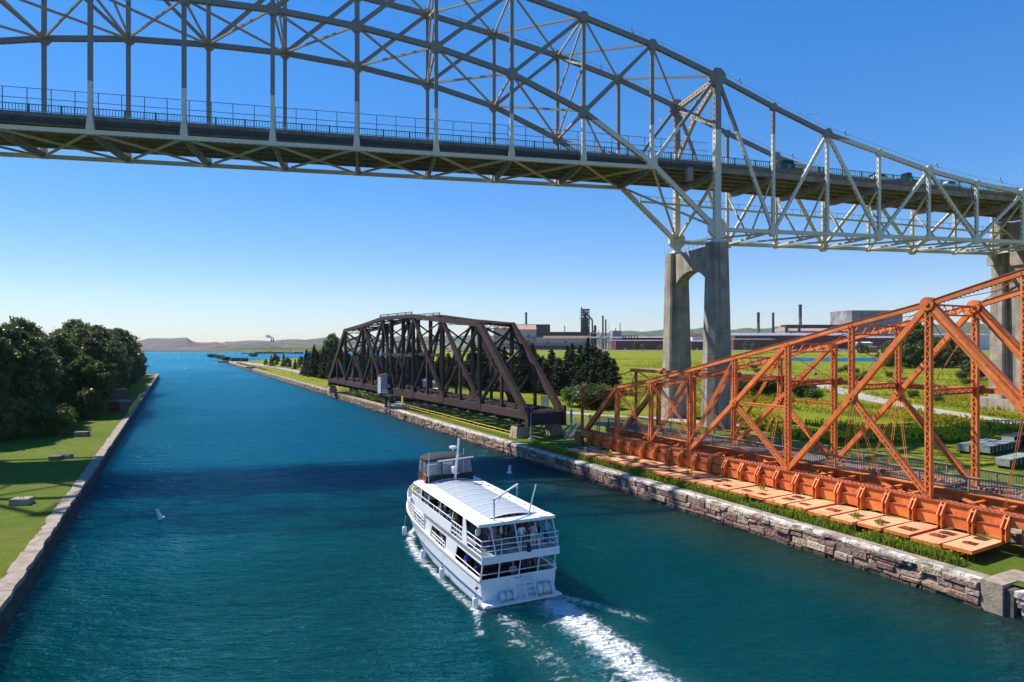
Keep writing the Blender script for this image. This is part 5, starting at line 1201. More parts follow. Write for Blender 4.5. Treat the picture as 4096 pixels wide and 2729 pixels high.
# roof: white border, arched translucent panels between white ribs
M['polycarb'] = glassmat('translucent roof sheet', (.42,.44,.48), .93, .25)
mb = MB()
for sg in (-1, 1): mb.loft([[(sg*x, y, z) for x, z in ((1.75,5.30),(2.78,5.28),(2.85,5.33),(2.78,5.44),(1.75,5.52))] for y in (.35, 14.9)])
mb.prism([(-2.85,.15,5.28),(2.85,.15,5.28),(2.8,1.2,5.28),(-2.8,1.2,5.28)], (0,0,.2)); mb.prism([(-2.8,13.5,5.28),(2.8,13.5,5.28),(2.5,15.0,5.28),(-2.5,15.0,5.28)], (0,0,.2)); mb.build('roof_frame', M['white'], boat)
arc = lambda x: 5.50+.20*(1-(x/1.75)**2)
for i in range(8):
    y0 = 1.2+i*1.54; mb = MB(); mb.grid(lambda x, y: (x, y, arc(x)), list(np.linspace(-1.75,1.75,9)), [y0+.05, y0+1.49]); mb.build('roof_panel', M['polycarb'], boat, smooth=True)
for i in range(9):
    y0 = 1.2+i*1.54; mb = MB(); mb.loft([[(x,y0-.04,arc(x)-.03),(x,y0+.04,arc(x)-.03),(x,y0+.04,arc(x)+.03),(x,y0-.04,arc(x)+.03)] for x in np.linspace(-1.75,1.75,9)]); mb.build('roof_rib', M['white'], boat)
# wheelhouse and helm canopy
mb = MB(); mb.loft([[(-2.3,13.9,3.4),(2.3,13.9,3.4),(1.6,16.6,3.4),(-1.6,16.6,3.4)],[(-2.35,13.6,5.4),(2.35,13.6,5.4),(1.75,16.9,5.4),(-1.75,16.9,5.4)],[(-2.35,13.6,5.55),(2.35,13.6,5.55),(1.75,17.0,5.55),(-1.75,17.0,5.55)]]); mb.build('wheelhouse', M['white'], boat)
mb = MB(); mb.loft([[(-2.15,13.5,5.5),(2.15,13.5,5.5),(2.1,16.0,5.5),(1.5,16.9,5.5),(-1.5,16.9,5.5),(-2.1,16.0,5.5)],[(-2.1,13.55,6.1),(2.1,13.55,6.1),(2.05,16.0,6.2),(1.45,16.8,6.2),(-1.45,16.8,6.2),(-2.05,16.0,6.2)]], cap=False); mb.build('helm_skirt', M['black'], boat)
M['vinyl'] = glassmat('clear vinyl curtain', (.30,.34,.38), .42, .12)
ring0 = [(-2.1,13.6,6.12),(-.7,13.6,6.12),(.7,13.6,6.12),(2.1,13.6,6.12),(2.08,14.8,6.15),(2.05,16.0,6.2),(1.45,16.8,6.2),(0,17,6.2),(-1.45,16.8,6.2),(-2.05,16.0,6.2),(-2.08,14.8,6.15)]
ring1 = [(x*.97, 15.2+(y-15.2)*.86, 7.28) for x, y, z in ring0]
for i in range(len(ring0)):
    j = (i+1) % len(ring0); a, b, c, d = [Vector(p) for p in (ring0[i], ring0[j], ring1[j], ring1[i])]
    mb = MB(); mb.poly([a,b,c,d]); mb.build('vinyl_window', M['vinyl'], boat)
    mb = MB(); mb.beam(a, d, .07, .07); mb.build('canopy_stanchion', M['black'], boat)
mb = MB(); mb.loft([[(x*.98, 15.2+(y-15.2)*.88, 7.2) for x, y, z in ring0],[(x*1.0, 15.2+(y-15.2)*.9, 7.34) for x, y, z in ring0],[(x*.8, 15.2+(y-15.2)*.75, 7.52) for x, y, z in ring0],[(x*.4, 15.2+(y-15.2)*.4, 7.6) for x, y, z in ring0]]); mb.build('canopy', M['black'], boat, smooth=True)
mb = MB(); mb.box(-1.2,1.2,16.0,16.5,5.55,6.5); mb.build('helm_console', M['white'], boat)
# mast, radar, aerials, davit
mb = MB(); mb.tube((.35,13.3,5.5), (.55,12.9,9.0), .13, .09, 8); mb.build('mast', M['white'], boat)
mb = MB(); mb.beam((-1.25,13.1,7.35),(1.95,13.1,7.5),.12,.06); mb.build('mast_crossarm', M['white'], boat)
mb = MB(); mb.lathe((.1,13.1,8.35), [(.05,-.2),(.08,0),(.3,.02),(.32,.12),(.28,.2),(.05,.24)], 14); mb.build('radar_dome', M['white'], boat)
mb = MB(); mb.lathe((.55,12.9,9.0), [(.09,0),(.09,.14),(.03,.2)], 8); mb.lathe((.5,13.0,7.6), [(.12,0),(.12,.25),(.05,.3)], 8); mb.lathe((.2,13.2,6.2), [(.12,0),(.2,.1),(.2,.5),(.1,.6)], 8); mb.build('mast_light', M['white'], boat)
for x, y, h in ((-1.95,13.4,2.6),(1.5,14.2,2.6)):
    mb = MB(); mb.tube((x,y,5.5),(x,y,5.5+h),.025,n=5); mb.build('whip_aerial', M['white'], boat)
M['davit'] = mat('grey davit paint', (.50,.54,.57), .4)
mb = MB(); mb.tube((-1.5,.75,5.45),(-1.5,.75,6.95),.07,n=8); mb.beam((-1.55,.75,6.85),(1.15,2.6,7.3),.09,.12); mb.beam((-1.5,.75,6.5),(-.7,1.3,6.95),.05,.06); mb.tube((1.1,2.6,7.25),(1.1,2.6,7.0),.05,n=6); mb.tube((1.1,2.6,7.05),(1.1,2.6,5.6),.015,n=4); mb.build('davit', M['davit'], boat)
mb = MB(); mb.tube((.95,.6,5.4),(1.9,1.2,7.5),.05,n=7); mb.build('flag_staff', M['steel_pole'], boat)
for i in range(9):
    mb = MB(); y = 2.2+i*1.35; mb.tube((2.2,y,5.45),(2.2,y,5.58),.035,n=5); mb.build('roof_light', M['black'], boat)
mb = MB(); mb.lathe((.55,-.36,3.45), [(.16,0),(.16,.1),(.11,.14),(.11,.42),(.13,.5),(.05,.55)], 10); mb.build('stern_light', M['black'], boat)
mb = MB(); mb.box(.25,.85,-.5,-.35,3.38,3.45); mb.build('stern_light_shelf', M['white'], boat)
# stern ladder, hull fittings and lettering
mb = MB()
for x in (.2,.95): mb.path([(x,-.02,1.75),(x,-.22,1.75),(x+.1,-.62,.45)], .045, 8)
for f in (.2,.45,.7,.95): mb.beam((.2+.1*f,-.22-.4*f,1.75-1.3*f),(.95+.1*f,-.22-.4*f,1.75-1.3*f),.12,.05,(0,1,0))
mb.beam((.2,-.2,1.78),(.95,-.2,1.78),.06,.06); mb.build('boarding_ladder', M['white'], boat)
def text(body, size, loc, m, name):
    cu = bpy.data.curves.new(name, 'FONT'); cu.body = body; cu.size = size; cu.align_x = 'CENTER'; cu.extrude = .004; cu.materials.append(m)
    o = bpy.data.objects.new(name, cu); COL.objects.link(o); o.parent = boat; o.location = loc; o.rotation_euler = (R(90),0,0)
    me = bpy.data.meshes.new_from_object(o.evaluated_get(bpy.context.evaluated_depsgraph_get())); q = bpy.data.objects.new(name, me); COL.objects.link(q); q.parent = boat; q.location = loc; q.rotation_euler = (R(90),0,0); bpy.data.objects.remove(o); return q
M['letter_blue'] = mat('blue lettering', (.05,.16,.36), .5, .05); M['letter_dark'] = mat('dark lettering', (.05,.055,.07), .5, .05)
text('MissMarie', .24, (.12,-.012,1.62), M['letter_blue'], 'name_lettering'); text('SAULT STE. MARIE, ONTARIO', .085, (.35,-.012,1.12), M['letter_dark'], 'port_lettering')
for x, c in ((-2.35,(.35,.14,.05)),(2.4,(.03,.03,.03))):
    mb = MB(); mb.tube((x,-.02,1.45),(x,.03,1.45),.1,n=10); o = mb.build('hawse_fitting', mat('fitting', c, .4), boat); o.scale = (1.3,1,1)
mb = MB()
for sg in (-1,1):
    for i in range(5): mb.box(sg*1.2-.9,sg*1.2+.9,7.0+i*1.3,7.45+i*1.3,3.46,3.9); mb.box(sg*1.2-.9,sg*1.2+.9,7.35+i*1.3,7.45+i*1.3,3.46,4.3)
tag(mb.build('bench_seat', M['black'], boat), kind='stuff')
mb = MB()
for i in range(3): mb.box(-1.8,1.8,2.6+i*1.3,3.0+i*1.3,1.02,1.5); mb.box(-1.8,1.8,2.9+i*1.3,3.0+i*1.3,1.02,1.95)
tag(mb.build('lower_bench_seat', mat('varnished brown bench', (.12,.05,.025), .4), boat), kind='stuff')
# life-raft canisters and fenders rest on or hang from the boat: things of their own
M['canister'] = mat('cream fibreglass canister', (.74,.74,.70), .35, .05)
for x, r, hl, z, lab in ((1.75,.36,.62,.44,'larger white life raft canister strapped on the stern right of the ladder'), (-1.0,.27,.55,.44,'smaller white life raft canister strapped on the stern left of the ladder')):
    c = BM @ Vector((x,-.42,z)); o = empty('life_raft_canister', c, BROT, lab, 'life raft', 'life raft canisters on the stern')
    mb = MB(); mb.loft([[(xx, rr_*math.cos(2*math.pi*k/16), r+.06+rr_*math.sin(2*math.pi*k/16)) for k in range(16)] for xx, rr_ in ((-hl,r*.55),(-hl+.06,r*.9),(-hl+.15,r),(-.05,r),(-.05,r*1.03),(.05,r*1.03),(.05,r),(hl-.15,r),(hl-.06,r*.9),(hl,r*.55))]); mb.build('shell', M['canister'], o, smooth=True)
    for xx in (-hl*.5, hl*.45):
        mb = MB(); mb.path([(xx, (r+.012)*math.cos(2*math.pi*k/16), r+.06+(r+.012)*math.sin(2*math.pi*k/16)) for k in range(17)], .018, 5); mb.build('strap', M['black_steel'], o)
    mb = MB(); mb.box(-hl*.7,hl*.7,-r*.8,r*.8,0,.1); mb.build('cradle', M['steel_pole'], o)
    mb = MB(); mb.loft([[(xx, (r+.02)*s, r+.06+dz) for s, dz in ((-1,-.02),(-1,.02),(1,.02),(1,-.02))] for xx in (-hl*.95, hl*.95)]); mb.build('seam', M['canister'], o)
fnd = None
for i, (y, off, z) in enumerate(((.35,.18,.75),(6.6,.2,.72),(11.2,.2,.72),(17.6,.22,.85))):
    x = -(interp(HB, y)+off); c = BM @ Vector((x, y+max(0,(y-16)/5.7)*.7, z-.4))
    lab = ['white fender hanging at the stern corner of the boat','white fender hanging on the boat side, second from the stern','white fender hanging on the boat side, third from the stern','white fender hanging at the bow of the boat'][i]
    if fnd is None:
        fnd = empty('boat_fender', c, BROT); mb = MB(); mb.lathe((0,0,0), [(.05,-.42),(.17,-.38),(.2,-.3),(.2,.3),(.17,.38),(.05,.42)], 14); mb.build('body', M['white'], fnd, smooth=True)
        mb = MB(); mb.lathe((0,0,0), [(.03,.4),(.1,.42),(.07,.5),(.02,.53)], 10); mb.lathe((0,0,0), [(.03,-.52),(.08,-.47),(.1,-.4)], 10); mb.build('end_cap', M['blue'], fnd)
        mb = MB(); mb.path([(0,0,.5),(.06,0,.9),(.12,0,1.35)], .018, 5); mb.build('rope', M['yellow'], fnd); o = fnd
    else: o = copy_tree(fnd); o.location = c
    tag(o, lab, 'fender', 'fenders along the boat side')

# ------------------------------------------------------------------ people
def body(pose):
    V = []; E = []; T = []
    def v(p, r): V.append((p, r)); return len(V)-1
    def e(a, b, t): E.append((a, b)); T.append(t)
    sit = pose == 'sit'; hz = .5 if sit else .92
    pel = v((0,0,hz), (.155,.115)); wai = v((0,0,hz+.17), (.14,.105)); che = v((0,.01,hz+.38), (.175,.12)); nb = v((0,0,hz+.53), (.075,.07)); nk = v((0,.01,hz+.61), (.058,.058)); hd = v((0,.02,hz+.71), (.080,.095)); tp = v((0,.015,hz+.80), (.066,.078))
    e(pel,wai,'shirt'); e(wai,che,'shirt'); e(che,nb,'shirt'); e(nb,nk,'skin'); e(nk,hd,'skin'); e(hd,tp,'skin')
    no = v((0,.125,hz+.705), (.016,.016)); e(hd,no,'skin')
    for sx in (-1, 1):
        sh_ = v((sx*.19,0,hz+.47), (.062,.062)); e(che,sh_,'shirt')
        if pose == 'stand': el, wr, pa = (sx*.26,-.02,hz+.18), (sx*.25,.08,hz-.07), (sx*.245,.10,hz-.15)
        elif pose == 'lean': el, wr, pa = (sx*.30,.12,hz+.24), (sx*.24,.36,hz+.17), (sx*.23,.44,hz+.15)
        elif pose == 'raise': el, wr, pa = (sx*.30,.10,hz+.26), (sx*.12,.27,hz+.48), (sx*.09,.30,hz+.56)
        else: el, wr, pa = (sx*.26,.08,hz+.2), (sx*.17,.32,hz+.14), (sx*.14,.40,hz+.12)
        a = v(el,(.043,.043)); b = v(wr,(.031,.031)); c = v(pa,(.038,.024)); e(sh_,a,'sleeve'); e(a,b,'fore'); e(b,c,'skin')
        d = Vector(pa)-Vector(wr); d.normalize(); sd = Vector((1,0,0)) if abs(d.x) < .8 else Vector((0,1,0))
        for k, L in ((-1.5,.06),(-.5,.078),(.5,.072),(1.5,.055)):
            f1 = Vector(pa)+d*.035+sd*(k*.017); f2 = f1+d*L+Vector((0,0,-.012)); e(c, v(tuple(f1),(.0095,.0095)), 'skin'); e(len(V)-1, v(tuple(f2),(.008,.008)), 'skin')
        th = Vector(wr).lerp(Vector(pa), .4); e(c, v(tuple(th+sd*(-sx*.045)+d*.02),(.011,.011)), 'skin')
        hp = v((sx*.095,0,hz-.06), (.098,.1)); e(pel,hp,'pants')
        if sit: kn, an, ft = (sx*.11,.44,hz-.02), (sx*.11,.46,.09), (sx*.12,.60,.05)
        else: kn, an, ft = (sx*.105,.02,.50), (sx*.11,-.01,.09), (sx*.13,.14,.045)
        k_ = v(kn,(.066,.066)); an_ = v(an,(.046,.046)); ft_ = v(ft,(.042,.038)); e(hp,k_,'pants'); e(k_,an_,'pants'); e(an_,ft_,'shoe')
    me = bpy.data.meshes.new('person_'+pose); me.from_pydata([p for p, r in V], E, []); o = bpy.data.objects.new('tmp', me); COL.objects.link(o)
    md = o.modifiers.new('skin', 'SKIN'); md.use_smooth_shade = True
    for i, (p, r) in enumerate(V): me.skin_vertices[0].data[i].radius = r
    me.skin_vertices[0].data[pel].use_root = True
    sb = o.modifiers.new('sub', 'SUBSURF'); sb.levels = 1; sb.render_levels = 1
    dg = bpy.context.evaluated_depsgraph_get(); res = bpy.data.meshes.new_from_object(o.evaluated_get(dg)); bpy.data.objects.remove(o)
    res.materials.clear()
    for _ in range(4): res.materials.append(None)
    segs_ = [(Vector(V[a][0]), Vector(V[b][0]), t) for (a, b), t in zip(E, T)]
    idx = {'skin':0,'shirt':1,'sleeve':1,'fore':0,'pants':2,'shoe':3}
    for pl_ in res.polygons:
        c = pl_.center; best = None
        for a, b, t in segs_:
            u = b-a; k = max(0, min(1, (c-a).dot(u)/max(u.length_squared,1e-9))); dd = (c-a-u*k).length
            if best is None or dd < best[0]: best = (dd, t)
        t = best[1]
        if t == 'shirt' and c.z < hz+.02: t = 'pants'
        pl_.material_index = idx[t]; pl_.use_smooth = True
    res.name = 'person_'+pose; return res, hz
BODY = {p: body(p) for p in ('stand','lean','raise','sit')}
def hair_mesh(long):
    mb = MB(); rings = []
    for j in range(7):
        ph = math.pi*j/10 if j < 6 else math.pi*.55
        rings.append([(.104*math.sin(ph+.02)*math.cos(2*math.pi*k/12), -.012+.112*math.sin(ph+.02)*math.sin(2*math.pi*k/12), .112*math.cos(ph) - (0 if math.sin(2*math.pi*k/12) < .25 or ph < 1.0 else -.045)) for k in range(12)])
    if long: rings.append([(.10*math.cos(2*math.pi*k/12), -.03+.09*math.sin(2*math.pi*k/12) if math.sin(2*math.pi*k/12) < .3 else -.0, -.17 if math.sin(2*math.pi*k/12) < .3 else .02) for k in range(12)])
    mb.loft(rings); return mb
HAIR = {}
for k in (False, True):
    o = hair_mesh(k).build('hair', M['black'], smooth=True); HAIR[k] = o.data; bpy.data.objects.remove(o)
mb = MB(); mb.lathe((0,0,0), [(.17,-.012),(.17,0),(.105,.01),(.10,.085),(.06,.11)], 14); o = mb.build('hat', M['black']); HATM = o.data; bpy.data.objects.remove(o)
SK = [mat('skin tone %d' % i, c, .55, .05) for i, c in enumerate(((.55,.33,.24),(.44,.25,.17),(.28,.15,.10)))]
cmat = {}
def cloth(c):
    if c not in cmat: cmat[c] = mat('cloth %d' % len(cmat), c, .85, .12, 6)
    return cmat[c]
def person(label, x, y, z, face, pose, shirt, pants, hair=(.06,.035,.02), long=False, hat=None, skin=0, sc=1.0):
    """x, y, z on the boat; face = heading in degrees from the bow"""
    me, hz = BODY[pose]; p = BM @ Vector((x, y, z))
    o = bpy.data.objects.new('person', me); COL.objects.link(o); o.location = p; o.rotation_euler = (0,0,BROT+R(face)); o.scale = (sc,sc,sc)
    for i, mm in enumerate((SK[skin], cloth(shirt), cloth(pants), cloth((.05,.05,.05)))): o.material_slots[i].link = 'OBJECT'; o.material_slots[i].material = mm
    tag(o, label, 'person', 'people aboard the tour boat')
    h = bpy.data.objects.new('hair', HAIR[long]); COL.objects.link(h); h.parent = o; h.location = (0,.005,hz+.745); h.material_slots[0].link = 'OBJECT'; h.material_slots[0].material = cloth(hair)
    if hat:
        h = bpy.data.objects.new('hat', HATM); COL.objects.link(h); h.parent = o; h.location = (0,.01,hz+.82); h.material_slots[0].link = 'OBJECT'; h.material_slots[0].material = cloth(hat)
    return o
rt0 = random.Random(31)
U, Lw = 3.46, 1.02; DK = (.025,.028,.035); JN = (.05,.09,.16); WH = (.75,.75,.76)
blonde = (.38,.24,.10); grey = (.45,.44,.42); brn = (.10,.05,.025)
person('person in coral pink top standing at the upper stern rail', -1.75,.45,U,10,'stand',(.62,.12,.16),DK,brn)
person('person in white hooded top and jeans standing at the upper stern rail', .35,.35,U,-5,'stand',(.72,.74,.78),JN,brn,True)
person('person in pink and white patterned top and pale trousers at the upper stern', 1.2,.3,U,-20,'lean',(.70,.30,.36),(.70,.66,.72),brn,True)
person('person in blue and white jacket and dark hat at the upper stern corner', 2.3,.45,U,-70,'lean',(.30,.48,.62),JN,DK,False,(.03,.03,.05),0,1.04)
person('person in navy jacket standing between the pale hooded top and the patterned top', .85,1.2,U,20,'stand',(.04,.055,.11),DK,brn)
person('person in white shirt standing behind the port stern post of the upper deck', -2.4,1.4,U,30,'stand',WH,DK,(.03,.02,.02))
person('person in white blouse facing forward in the middle of the upper stern deck', -1.1,2.4,U,0,'stand',WH,JN,blonde,True)
person('person in black jacket with black hair in the middle of the upper stern deck', -.3,2.0,U,15,'stand',DK,DK,(.02,.015,.01))
person('person with white cap in the middle of the upper stern deck', -.1,3.0,U,-20,'stand',DK,JN,brn,False,WH)
person('person in green grey coat with long dark hair on the upper stern deck', .5,2.6,U,10,'stand',(.12,.14,.12),DK,(.03,.02,.015),True)
person('person with ginger hair near the starboard rail of the upper stern deck', 1.6,1.9,U,0,'stand',(.10,.09,.10),JN,(.35,.13,.04),True)
person('person in dark blue top near the starboard side of the upper deck', 1.9,3.0,U,20,'stand',(.03,.05,.14),DK,brn)
person('person in tan sweater seated at the port rail of the upper deck nearest the stern', -2.3,5.9,U,0,'sit',(.26,.15,.07),JN,blonde,True)
person('person in light blue top seated second from the stern at the port upper rail', -2.3,7.1,U,0,'sit',(.42,.56,.72),JN,blonde,True)
person('person with white cap seated at the port rail of the upper deck', -2.3,8.3,U,0,'sit',(.10,.12,.2),DK,brn,False,WH)
person('person with straw coloured hat seated at the port rail of the upper deck', -2.3,9.6,U,0,'sit',(.5,.46,.4),JN,brn,False,(.5,.36,.16))
person('person in black leaning over the upper deck rail beside the wheelhouse', -2.5,13.3,U,70,'stand',DK,DK,(.05,.03,.02))
person('person in yellow high visibility vest on the upper bow', -2.5,15.6,U,60,'lean',(.55,.75,.05),DK,brn)
person('person in blue patterned shirt and dark trousers on the bow deck', -2.3,16.2,2.05,80,'stand',(.12,.15,.28),DK,brn)
person('person in white top with orange bag colours on the bow deck', -2.4,14.6,1.98,80,'stand',(.72,.66,.62),DK,brn)
person('person in grey shirt leaning on the boat side gate rail', -2.45,8.4,Lw,75,'lean',(.46,.46,.50),DK,grey,False,None,0,1.04)
person('bald person in royal blue shirt at the lower port rail near the stern', -2.3,3.6,Lw,15,'stand',(.03,.15,.55),DK,(.5,.32,.24))
person('person in dark navy shirt at the lower port rail behind the stern post', -2.1,2.2,Lw,25,'stand',(.02,.06,.22),DK,brn)
person('person in pale blue shirt seated low at the stern', .1,1.15,Lw+.05,170,'sit',(.45,.55,.72),JN,grey)
person('person in blue jeans and dark jacket standing at the lower starboard stern', 1.35,1.5,Lw,150,'stand',(.04,.05,.1),(.06,.10,.2),brn)
person('person in dark red top standing at the lower starboard stern corner', 2.0,1.9,Lw,120,'stand',(.12,.03,.04),(.05,.08,.15),brn)
person('person at the helm in a blue shirt under the black canopy', -.3,15.2,5.55-.0,0,'stand',(.05,.12,.35),DK,brn,False,None,0,.96)
more = [(-1.5,3.3),(-.9,3.9),(.2,3.8),(.9,3.5),(1.4,2.9),(2.3,1.5),(-2.0,3.0),(.1,1.2),(-.7,1.3),(1.9,4.2),(-.3,4.8),(1.0,4.7)]
pal = [('black coat',DK),('charcoal sweater',(.06,.06,.07)),('cream top',(.62,.56,.46)),('maroon jacket',(.16,.03,.04)),('denim jacket',(.10,.16,.26)),('grey sweatshirt',(.25,.25,.26)),('olive jacket',(.09,.09,.04)),('teal top',(.04,.2,.22)),('white shirt',WH),('brown coat',(.10,.055,.03)),('plum top',(.14,.05,.12)),('dark green coat',(.03,.07,.04))]
for (x, y), (nm, c) in zip(more, pal): person('person in %s within the crowd on the covered upper stern deck' % nm, x, y, U, rt0.uniform(-60,60), rt0.choice(('stand','stand','raise','lean')), c, rt0.choice((DK,JN)), rt0.choice((brn,(.03,.02,.015),blonde,grey)), rt0.random() < .4, None, rt0.choice((0,0,1,2)), rt0.uniform(.93,1.03))
# buoys
def buoy(label, p, tilt):
    o = empty('channel_buoy', p, 0, label, 'buoy', 'white channel buoys'); o.rotation_euler = tilt
    mb = MB(); mb.lathe((0,0,0), [(.05,-.5),(.2,-.35),(.2,0),(.36,.02),(.36,.12),(.2,.16),(.19,.95),(.16,1.02),(.03,1.03)], 14); mb.build('body', M['white'], o, smooth=False)
    mb = MB(); mb.lathe((0,0,0), [(.196,.86),(.2,.87),(.2,.93),(.19,.94)], 14); mb.build('band', mat('orange band', (.6,.2,.02), .4), o)
    mb = MB(); mb.lathe((0,0,0), [(.17,1.01),(.1,1.06),(.02,1.07)], 10); mb.build('cap', M['steel_pole'], o)
buoy('white spar buoy tilting on the open water left of the boat', GP(646,2076), (R(8),R(-22),0))
buoy('upright white spar buoy beside the wall ahead of the boat', GP(2038,1893), (R(2),R(3),0))
# ------------------------------------------------------------------ vegetation
def quads_mesh(name, Q, mats, midx=None, tris=False):
    """Q: (N,4,3) corner array -> mesh of loose quads"""
    N = len(Q); me = bpy.data.meshes.new(name); me.vertices.add(N*4); me.vertices.foreach_set('co', Q.reshape(-1).astype(np.float32))
    me.loops.add(N*4); me.loops.foreach_set('vertex_index', np.arange(N*4, dtype=np.int32)); me.polygons.add(N)
    me.polygons.foreach_set('loop_start', np.arange(0, N*4, 4, dtype=np.int32)); me.polygons.foreach_set('loop_total', np.full(N, 4, dtype=np.int32))
    for m_ in mats: me.materials.append(m_)
    if midx is not None: me.polygons.foreach_set('material_index', midx.astype(np.int32))
    me.update(); me.validate(); return me
def leaf_quads(rng, C, size, flat=0.0, asp=.62):
    N = len(C); a = rng.normal(size=(N,3)); a /= np.linalg.norm(a, axis=1)[:,None]; b = rng.normal(size=(N,3)); b[:,2] *= (1-flat)
    b -= a*(a*b).sum(1)[:,None]; b /= np.linalg.norm(b, axis=1)[:,None]+1e-9
    s = size*rng.uniform(.65,1.35,N)[:,None]; a = a*s; b = b*s*asp
    return np.stack([C-a, C-b*.9+a*.1, C+a, C+b*.9+a*.1], 1)
def trunk_mb(rng, H, r, limbs, spread, base=.35, bend=.4):
    mb = MB(); pts = [(0,0,-.3)]; x = y = 0
    for i in range(6): x += rng.normal()*bend*.3; y += rng.normal()*bend*.3; pts.append((x, y, H*.8*(i+1)/6))
    for i in range(6): mb.tube(pts[i], pts[i+1], r*(1-.14*i), r*(1-.14*(i+1)), 7)
    ends = []
    for k in range(limbs):
        f = base+(.95-base)*rng.random(); i = min(5, int(f*6)); p = Vector(pts[i]).lerp(Vector(pts[i+1]), f*6-i); an = rng.random()*6.28; L = spread*(1.1-.6*f)*rng.uniform(.7,1.1)
        q = p+Vector((math.cos(an)*L*.6, math.sin(an)*L*.6, L*.5)); q2 = q+Vector((math.cos(an+rng.normal()*.4)*L*.45, math.sin(an+rng.normal()*.4)*L*.45, L*.35))
        mb.tube(p, q, r*.38*(1-.5*f), r*.24*(1-.5*f), 5); mb.tube(q, q2, r*.24*(1-.5*f), r*.08, 5); ends += [q, q2]
    return mb, ends
BARK = mat('grey brown bark', (.12,.095,.07), .95, .4, 3, bump=.5)
LEAF = {'wood': leafmat('dark olive leaves', (.055,.080,.020), (.20,.23,.08), .36, .36), 'mid': leafmat('mid green leaves', (.055,.09,.018), (.19,.235,.06), .33, .5), 'light': leafmat('fresh green leaves', (.055,.095,.014), (.13,.19,.035), .3, .5),
        'conifer': leafmat('spruce needles', (.012,.030,.010), (.040,.072,.020), .10, .6), 'pine': leafmat('pine needles', (.020,.038,.010), (.060,.085,.022), .12, .6),
        'weed': leafmat('weed leaves', (.12,.19,.012), (.30,.38,.04), .35, .6), 'yellow': leafmat('yellow flowers', (.62,.42,.01), (.80,.58,.03), .2, .7), 'white': leafmat('white flowers', (.6,.6,.55), (.8,.8,.75), .2, .7)}
def broadleaf(seed, H=18, Rr=5.2, nleaf=9000, base=.18, leaf='wood', size=.36, clumps=60, low=True, rs_=1.0):
    rng = np.random.default_rng(seed); mb, ends = trunk_mb(rng, H, .28*H/18, 14, Rr)
    cs = []; rr_ = []
    for k in range(clumps):
        f = rng.random()**.8; z = H*(base+(1-base)*f); prof = math.sin(math.pi*min(1, (f*.82+.16)))**.75; an = rng.random()*6.283; d = Rr*prof*rng.uniform(.45,1.0)*(1+.18*math.sin(an*3+seed))
        cs.append((d*math.cos(an), d*math.sin(an), z)); rr_.append(rng.uniform(.75,1.7)*Rr/5.2*rs_)
    for e in ends: cs.append(tuple(e)); rr_.append(1.0)
    cs = np.array(cs); rr_ = np.array(rr_); w = rr_**2; k = rng.choice(len(cs), nleaf, p=w/w.sum()); dr = rng.normal(size=(nleaf,3)); dr /= np.linalg.norm(dr, axis=1)[:,None]
    C = cs[k] + dr*(rr_[k]*rng.uniform(.35,1.0,nleaf)**.6*np.where(rng.random(nleaf) < .12, 1.55, 1.0))[:,None]*np.array([1,1,.8])
    return mb, quads_mesh('crown', leaf_quads(rng, C, size), [LEAF[leaf]])
def conifer(seed, H=14, Rr=2.9, leaf='conifer', droop=.35, dens=1.0, shape=.85):
    rng = np.random.default_rng(seed); mb = MB(); mb.tube((0,0,-.3), (0,0,H*.96), .2*H/14, .03, 7); C = []; Dr = []
    z = H*.05
    while z < H*.985:
        f = z/H; L0 = Rr*(1-f)**shape*(.9+.2*rng.random())+.12; nb = int(6+6*(1-f))
        for k in range(nb):
            an = rng.random()*6.283; L = L0*rng.uniform(.62,1.12); zz = z+rng.normal()*.12; n = max(3, int(L*15*dens))
            for t in np.linspace(.12, 1, n):
                C.append((math.cos(an)*L*t+rng.normal()*.10, math.sin(an)*L*t+rng.normal()*.10, zz-droop*L*t*t+.22*L*t+rng.normal()*.06)); Dr.append((math.cos(an+rng.normal()*.7), math.sin(an+rng.normal()*.7), -.25+rng.normal()*.3))
            if k % 4 == 0: mb.tube((0,0,zz), (math.cos(an)*L*.8, math.sin(an)*L*.8, zz-droop*L*.6+.17*L), .035, .01, 4)
        z += H*.030*(1.15-f*.5)
    C = np.array(C); a = np.array(Dr); a /= np.linalg.norm(a, axis=1)[:,None]; N = len(C); b = rng.normal(size=(N,3)); b -= a*(a*b).sum(1)[:,None]; b /= np.linalg.norm(b, axis=1)[:,None]
    s = rng.uniform(.20,.42,N)[:,None]; a = a*s; b = b*s*.42
    return mb, quads_mesh('crown', np.stack([C-a, C-b, C+a, C+b], 1), [LEAF[leaf]])
TREES = {}
def reg(kind, pair): TREES.setdefault(kind, []).append((pair[0], pair[1]))
for i in range(6): reg('wood', broadleaf(20+i, 18+i%3, 5.0+.4*(i%3), 15000, .18, 'wood', .27, 170, True, .62))
for i in range(3): reg('understory', broadleaf(40+i, 8, 3.6, 4500, .02, 'wood', .32, 40))
for i in range(3): reg('light', broadleaf(50+i, 13, 4.6, 7500, .12, 'wood', .34, 46))
for i in range(3): reg('inlet', broadleaf(90+i, 13, 5.4, 11000, .06, 'mid', .34, 90, True, .8))
for i in range(3): reg('bush', broadleaf(60+i, 2.6, 1.9, 3000, .02, 'light', .19, 26))
for i in range(6): reg('spruce', conifer(70+i, 12.5+i%3, 3.2+.4*(i%3), 'conifer', .30+.05*(i%2), 1.0))
for i in range(3): reg('pine', conifer(80+i, 13, 4.3, 'pine', .12, 1.1, .5+.08*i))
trunkmesh = {}
for kd, lst in TREES.items():
    for i, (mb, cm) in enumerate(lst):
        o = mb.build('trunk', BARK); trunkmesh[(kd,i)] = o.data; bpy.data.objects.remove(o)
rt = random.Random(17)
